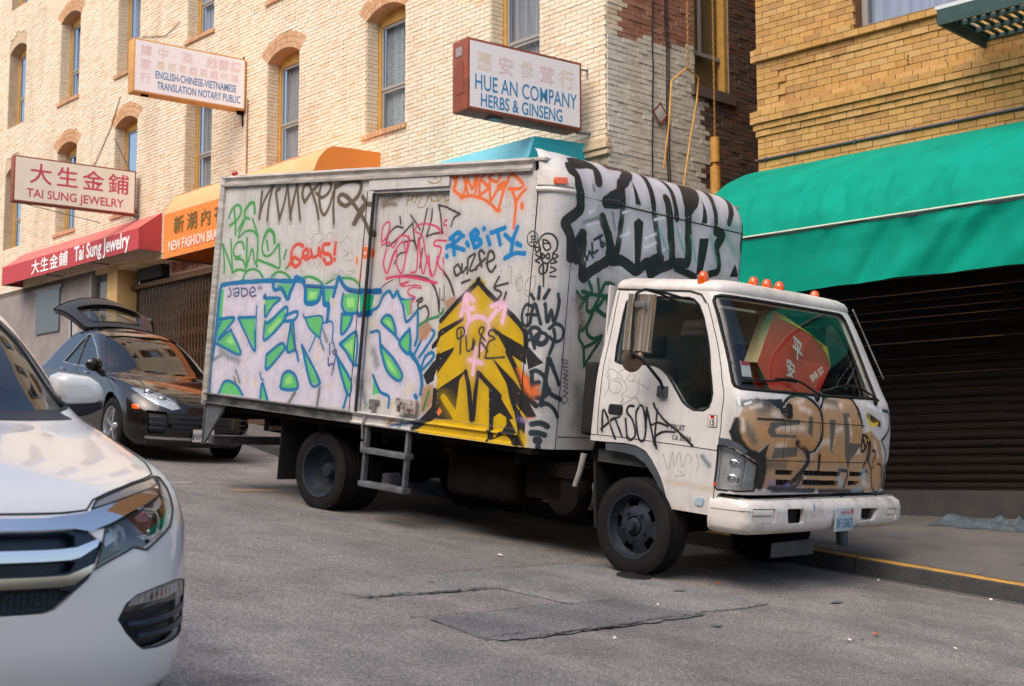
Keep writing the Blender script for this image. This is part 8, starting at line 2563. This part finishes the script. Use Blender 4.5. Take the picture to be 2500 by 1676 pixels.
# door mirrors
for sgn in (1, -1):
    me_ = bpy.data.objects.new('mirror', None); link(me_, wc)
    prof = [(0.775, 1.245), (0.785, 1.272), (0.82, 1.288), (0.93, 1.280), (0.975, 1.255), (0.998, 1.215), (1.0, 1.176), (0.96, 1.160), (0.84, 1.150), (0.79, 1.158), (0.776, 1.19)]
    V = []; F = []; n_ = len(prof); c_ = np.array([0.885, 1.215])
    for k, (u_, sc_) in enumerate(((-1.66, 1.0), (-1.60, 1.0), (-1.555, 0.94), (-1.535, 0.78), (-1.53, 0.4))):
        for a, b in prof: V.append((u_, sgn * (c_[0] + (a - c_[0]) * sc_) * 1.0, c_[1] + (b - c_[1]) * sc_))
    for k in range(4):
        for i in range(n_): F.append((k * n_ + i, k * n_ + (i + 1) % n_, (k + 1) * n_ + (i + 1) % n_, (k + 1) * n_ + i))
    F += [tuple(range(n_)), tuple(4 * n_ + i for i in range(n_))]
    q = MB(); q.add(V, F); q.build('mirror_shell', M_WCAR, me_, smooth=50)
    V = []; F = []; prof = [(0.80, 1.158), (0.96, 1.160), (1.0, 1.170), (0.995, 1.135), (0.93, 1.105), (0.84, 1.085), (0.78, 1.09), (0.77, 1.12)]; n_ = len(prof)
    for u_ in (-1.655, -1.56): V += [(u_, sgn * a, b) for a, b in prof]
    F = [(i, (i + 1) % n_, n_ + (i + 1) % n_, n_ + i) for i in range(n_)] + [tuple(range(n_)), tuple(n_ + i for i in range(n_))]
    q = MB(); q.add(V, F); q.build('mirror_foot', M_BPL, me_, bevel=0.01)
def road_wheel(par, x, y, side, r, w_, spokes, style):
    we = bpy.data.objects.new('wheel', None); link(we, par); we.matrix_local = Matrix.Translation((x, y, r - 0.01))
    tyre_mb(r, w_, r * 0.68, 48).build('tyre', M_TYRE, we, smooth=35)
    mb = MB(); s_ = side
    mb.lathe([(r * 0.68, s_ * w_ * 0.46), (r * 0.70, s_ * w_ * 0.49), (r * 0.66, s_ * w_ * 0.47), (r * 0.63, s_ * w_ * 0.38), (r * 0.62, -s_ * w_ * 0.4)], 'y', (0, 0, 0), 40)
    mb.lathe([(0.0, s_ * w_ * 0.40), (0.03, s_ * w_ * 0.40), (0.055, s_ * w_ * 0.36), (0.07, s_ * w_ * 0.25)], 'y', (0, 0, 0), 20)
    for k in range(spokes):
        a = 2 * math.pi * k / spokes + 0.2; M_ = Matrix.Rotation(-a, 4, 'Y')
        for da in ((-0.0,) if style == 0 else (-0.10, 0.10)):
            M2 = M_ @ Matrix.Rotation(da, 4, 'Y'); y0, y1 = sorted((s_ * w_ * 0.26, s_ * w_ * 0.40)); wd = 0.024 if style == 0 else 0.014
            mb.box((0.04, y0, -wd), (r * 0.64, y1, wd), M2)
    mb.build('rim', M_ALLOY, we, smooth=35)
    q = MB(); q.lathe([(0.0, s_ * w_ * 0.1), (r * 0.46, s_ * w_ * 0.1), (r * 0.46, s_ * w_ * 0.05)], 'y', (0, 0, 0), 24); q.build('brake_disc', K['cast iron'], we)


def wells(par, S, r, us_, half):
    for x in us_:
        for sgn in (-1, 1):
            V = []; n_ = 14
            for y in (half * 0.93, half - 0.42):
                V += [(x + (r + 0.05) * math.cos(a), sgn * y, r + (r + 0.05) * math.sin(a)) for a in np.linspace(-0.3, math.pi + 0.3, n_)]
            V += [(x + (r + 0.05) * math.cos(a), sgn * (half - 0.42), r + (r + 0.05) * math.sin(a)) for a in np.linspace(-0.3, math.pi + 0.3, n_)]
            F = [(i, i + 1, n_ + i + 1, n_ + i) for i in range(n_ - 1)] + [tuple(range(2 * n_, 3 * n_))]
            mesh_obj('wheel_well', V, F, M_BLK, par)


for x in (fu, ru):
    for sgn in (-1, 1): road_wheel(wc, x, sgn * 0.88, sgn, 0.335, 0.21, 5, 1)
wells(wc, WS_, 0.335, (fu, ru), 0.98)
box('underbody', (-4.15, -0.7, 0.16), (-0.25, 0.7, 0.5), M_BLK, wc)
box('undertray', (-0.55, -0.66, 0.13), (-0.2, 0.66, 0.21), M_BPL, wc)
mb = MB(); mb.box((-3.6, -0.72, 0.5), (-1.5, 0.72, 0.72)); mb.box((-1.75, -0.7, 0.7), (-1.35, 0.7, 1.08)); mb.build('car_interior', M_INT, wc, bevel=0.05)
for y in (-0.6, 0.12):
    mb = MB(); mb.box((-2.6, y, 0.65), (-2.35, y + 0.48, 1.25)); mb.build('seat', M_SEAT, wc, bevel=0.06, bseg=3)

# ---- black crossover behind the truck
def black_car(M, label, plate=None, paint=M_BCAR):
    S = BCAR; c = thing('dark_car', label, 'car', M)
    tc = S.Ls + S.A / 2; T = S.tot; mr = lambda L: [(2 * tc - a, b) for a, b in L][::-1]
    sy = lambda L: L + [(2 * tc - a, b) for a, b in L[::-1]]
    f_, r_ = -0.98, -3.85
    cs = sorted([ring_t_for(S, r_), ring_t_for(S, f_), ring_t_for(S, f_, False), ring_t_for(S, r_, False)])
    ol = arch_outline(T, cs, 0.43) + [(T, S.S), (0.0, S.S)]
    sw = [(0.95, 2.12), (1.45, 2.72), (2.2, 3.06), (2.95, 3.02), (3.42, 2.62), (3.62, 2.10), (2.8, 2.06), (1.6, 2.07)]
    ww = [(3.90, 2.10), (3.94, 2.60), (4.05, 3.02), (4.5, 3.12)]; ww = ww + [(2 * tc - a, b) for a, b in ww[::-1]] + [(5.95, 2.02), (tc, 1.98), (4.0, 2.02)]
    hlp = [(4.00, 0.92), (4.10, 0.76), (4.30, 0.60), (4.52, 0.52), (4.64, 0.55), (4.60, 0.70), (4.44, 0.93), (4.22, 1.12), (4.06, 1.16)]
    mid = [(4.60, 0.48), (4.70, 0.52)]
    gr = sy([(4.62, 0.50), (4.60, 0.30)][::-1]); 
    int_side = [(4.16, 0.50), (4.44, 0.49), (4.46, 0.32), (4.40, 0.20), (4.18, 0.20)]
    panel('car_body', S, ol, paint, c, holes=[sw, mr(sw), ww, hlp, mr(hlp), int_side, mr(int_side)], step=0.08, depth=0.03, smooth=50)
    for L_ in (sw, mr(sw)): panel('side_window', S, L_, M_CGL, c, off=-0.012, depth=0, step=0.15)
    panel('windshield', S, ww, M_CGL, c, off=-0.012, depth=0, step=0.15)
    mb = MB()
    for P_ in (sw, mr(sw)): ribbon(mb, S, P_ + [P_[0]], 0.012, 0.0, 0.1)
    mb.build('window_trim', M_ALLOY, c, smooth=60)
    for P_ in ([(2.0, 2.07), (1.95, 2.60), (2.02, 2.90)], [(2 * tc - 2.0, 2.07), (2 * tc - 1.95, 2.6), (2 * tc - 2.02, 2.90)]): mb = MB(); ribbon(mb, S, P_, 0.022, -0.012); mb.build('door_pillar', M_BPL, c, smooth=60)
    mb = MB(); ribbon(mb, S, sy([(3.98, 1.95), (3.92, 1.5), (4.05, 1.10), (4.45, 0.70), (4.75, 0.60)]), 0.004, 0.0, 0.06); ribbon(mb, S, [(2.02, 0.3), (2.0, 2.05)], 0.004, 0.0); ribbon(mb, S, [(3.45, 0.4), (3.40, 1.2), (3.62, 2.0)], 0.004, 0.0)
    ribbon(mb, S, [(4.28, 1.15), (4.36, 1.9)], 0.006, 0.002); ribbon(mb, S, [(2 * tc - 4.28, 1.15), (2 * tc - 4.36, 1.9)], 0.006, 0.002)
    mb.build('panel_gap', M_SEAM, c, smooth=60)
    tq = np.linspace(0, T, 80)[:-1]; base = S(tq, np.full(79, S.S)); c_ = base.mean(0); V = [tuple(p) for p in base] + [tuple(c_ + (p - c_) * 0.5 + [0, 0, 0.02]) for p in base] + [tuple(c_ + [0, 0, 0.03])]
    mesh_obj('roof', V, [(i, (i + 1) % 79, 79 + (i + 1) % 79, 79 + i) for i in range(79)] + [(79 + i, 79 + (i + 1) % 79, 158) for i in range(79)], paint, c, 60)
    for fl in (False, True):
        g_ = mr if fl else (lambda L: L)
        hl = bpy.data.objects.new('headlight', None); link(hl, c)
        panel('lamp_back', S, g_(hlp), M_REFL, hl, off=-0.04, depth=0, step=0.08)
        panel('lamp_cover', S, g_(hlp), M_CLR, hl, off=0.0, depth=0.01, step=0.08)
        for (t, s) in ((4.28, 0.86), (4.44, 0.70)):
            t2 = 2 * tc - t if fl else t
            P_ = S(np.array([t2]), np.array([s]))[0]; N_ = snormal(S, np.array([t2]), np.array([s]))[0] + np.array([1.0, 0, 0]); N_ /= np.linalg.norm(N_)
            q = MB(); q.lathe([(0.0, 0.0), (0.035, 0.01), (0.055, 0.03), (0.072, 0.045), (0.080, 0.03)], 'z', (0, 0, 0), 18); q.build('lamp_ring', M_CHROME, hl, smooth=60, M=frame(Vector(P_) - Vector(N_) * 0.045, Vector(N_).cross(Vector((0, 0, 1))), (0, 0, 1)))
        it = bpy.data.objects.new('air_intake', None); link(it, c)
        panel('intake_back', S, g_(int_side), M_BPL, it, off=-0.06, depth=0, step=0.08)
        for z in (0.27, 0.34, 0.41):
            mb = MB(); ribbon(mb, S, g_([(4.19, z), (4.42, z)]), 0.010, -0.01, 0.06); mb.build('intake_slat', M_BPL, it, smooth=60)
        panel('side_marker', S, g_(rounded([(3.93, 0.50), (4.06, 0.50), (4.06, 0.57), (3.93, 0.57)], 0.02)), M_AMB, c, off=0.006, depth=0.01, step=0.05)
        sg_ = 1 if fl else -1
        mo = bpy.data.objects.new('mirror', None); link(mo, c)
        q = MB(); q.sphere((-1.62, sg_ * 1.05, 1.16), 0.13, 14, 10, (0.62, 1.0, 0.72)); q.build('mirror_shell', paint, mo, smooth=60)
        q = MB(); q.tube([(-1.62, sg_ * 0.88, 1.04), (-1.62, sg_ * 1.0, 1.10)], [0.05, 0.04], 8); q.build('mirror_foot', M_BPL, mo, smooth=60)
    panel('centre_grille', S, sy([(4.50, 0.46), (4.50, 0.24)]) if False else [(4.52, 0.25), (2 * tc - 4.52, 0.25), (2 * tc - 4.50, 0.44), (tc, 0.47), (4.50, 0.44)], M_BPL, c, off=0.006, depth=0.01, step=0.08)
    for z in (0.29, 0.35, 0.41):
        mb = MB(); ribbon(mb, S, [(4.54, z), (2 * tc - 4.54, z)], 0.010, 0.010, 0.08); mb.build('grille_slat', M_BPL, c, smooth=60)
    panel('skid_strip', S, [(4.15, 0.13), (2 * tc - 4.15, 0.13), (2 * tc - 4.15, 0.165), (4.15, 0.165)], M_ALLOY, c, off=0.012, depth=0.02, step=0.08)
    for t in (2.55, 1.15):
        for q_ in (t, 2 * tc - t):
            mb = MB(); ribbon(mb, S, [(q_ - 0.10, 1.62), (q_ + 0.10, 1.62)], 0.014, 0.02); mb.build('door_handle', M_ALLOY, c, smooth=60)
    for x in (f_, r_):
        for sg_ in (-1, 1): road_wheel(c, x, sg_ * 0.85, sg_, 0.385, 0.26, 5, 0)
    wells(c, S, 0.385, (f_, r_), 0.96)
    box('underbody', (-4.5, -0.7, 0.18), (-0.3, 0.7, 0.6), M_BLK, c)
    mb = MB(); mb.box((-3.9, -0.75, 0.6), (-1.7, 0.75, 0.80)); mb.box((-2.1, -0.72, 0.75), (-1.5, 0.72, 1.06)); mb.build('car_interior', M_INT, c, bevel=0.05)
    for y in (-0.62, 0.14): mb = MB(); mb.box((-2.95, y, 0.7), (-2.7, y + 0.48, 1.38)); mb.build('seat', M_SEAT, c, bevel=0.06, bseg=3)
    if plate:
        P_ = S(np.array([tc]), np.array([0.20]))[0]
        pM = Matrix(((0, 0, 1, P_[0] + 0.03), (1, 0, 0, P_[1]), (0, 1, 0, P_[2]), (0, 0, 0, 1)))
        p = box('number_plate', (-0.16, -0.08, 0), (0.16, 0.08, 0.008), mat('white number plate', srgb(214, 210, 206), 0.5), c, M=pM)
        text('plate_number', plate, mat('dark plate ink', srgb(50, 56, 80), 0.5), p, Matrix.Translation((0, -0.05, 0.009)), 0.11, 0.7, 0.01, 0.0006, 'CENTER')
    return c


black_car(BCM, 'glossy black crossover just behind the truck, silver wheel and headlight showing', plate='8NWD271')
# raised tailgate, hinged at the rear of the roof
car_ = bpy.data.objects['dark_car']
car_['label'] = 'glossy black crossover behind the truck with its tailgate raised'
ho = bpy.data.objects.new('tailgate', None); link(ho, car_)


def gate(a, b):
    a = np.asarray(a, float); b = np.asarray(b, float)
    u = -3.33 - 1.10 * a + 0.16 * a * b ** 4
    v = b * (0.58 + 0.20 * np.sin(a * 1.5))
    z = 1.625 + 0.43 * np.sin(a * 1.45) - (0.05 + 0.20 * a) * b ** 2
    return np.stack([u, v, z], -1)


GS = lambda t, s: gate(1 - s, t)
gw = rounded([(-0.72, 0.40), (0.72, 0.40), (0.66, 0.86), (-0.66, 0.86)], 0.10)
panel('gate_shell', GS, rounded([(-1, 0.0), (1, 0.0), (1, 1), (-1, 1)], 0.12), M_BCAR, ho, holes=[gw], step=0.08, depth=0.07, smooth=60)
panel('gate_glass', GS, gw, M_CGL, ho, off=-0.012, depth=0, step=0.1)
panel('gate_lining', GS, rounded([(-0.95, 0.02), (0.95, 0.02), (0.95, 0.97), (-0.95, 0.97)], 0.1), M_BPL, ho, holes=[gw], off=-0.06, step=0.1, depth=0)
for sg_ in (-1, 1):
    L_ = [(sg_ * 0.97, 0.03), (sg_ * 0.97, 0.22), (sg_ * 0.62, 0.26), (sg_ * 0.58, 0.06)]
    panel('tail_lamp', GS, L_ if sg_ < 0 else L_[::-1], M_BLUEB if sg_ < 0 else M_REDL, ho, off=0.012, depth=0.02, step=0.08)  # left corner coloured blue as a painted sky reflection
    mb = MB(); P_ = gate(0.45, 0.93 * sg_); mb.tube([tuple(P_), (-3.62, sg_ * 0.66, 1.22)], 0.014, 6); mb.build('gas_strut', M_BPL, ho)
mb = MB(); mb.box((-3.42, -0.45, 1.60), (-3.30, -0.30, 1.66)); mb.build('hinge', M_BPL, ho); mb = MB(); mb.box((-3.42, 0.30, 1.60), (-3.30, 0.45, 1.66)); mb.build('hinge', M_BPL, ho)

print('objects', len(bpy.data.objects), 'tris', sum(len(o.data.polygons) for o in bpy.data.objects if o.type == 'MESH'))
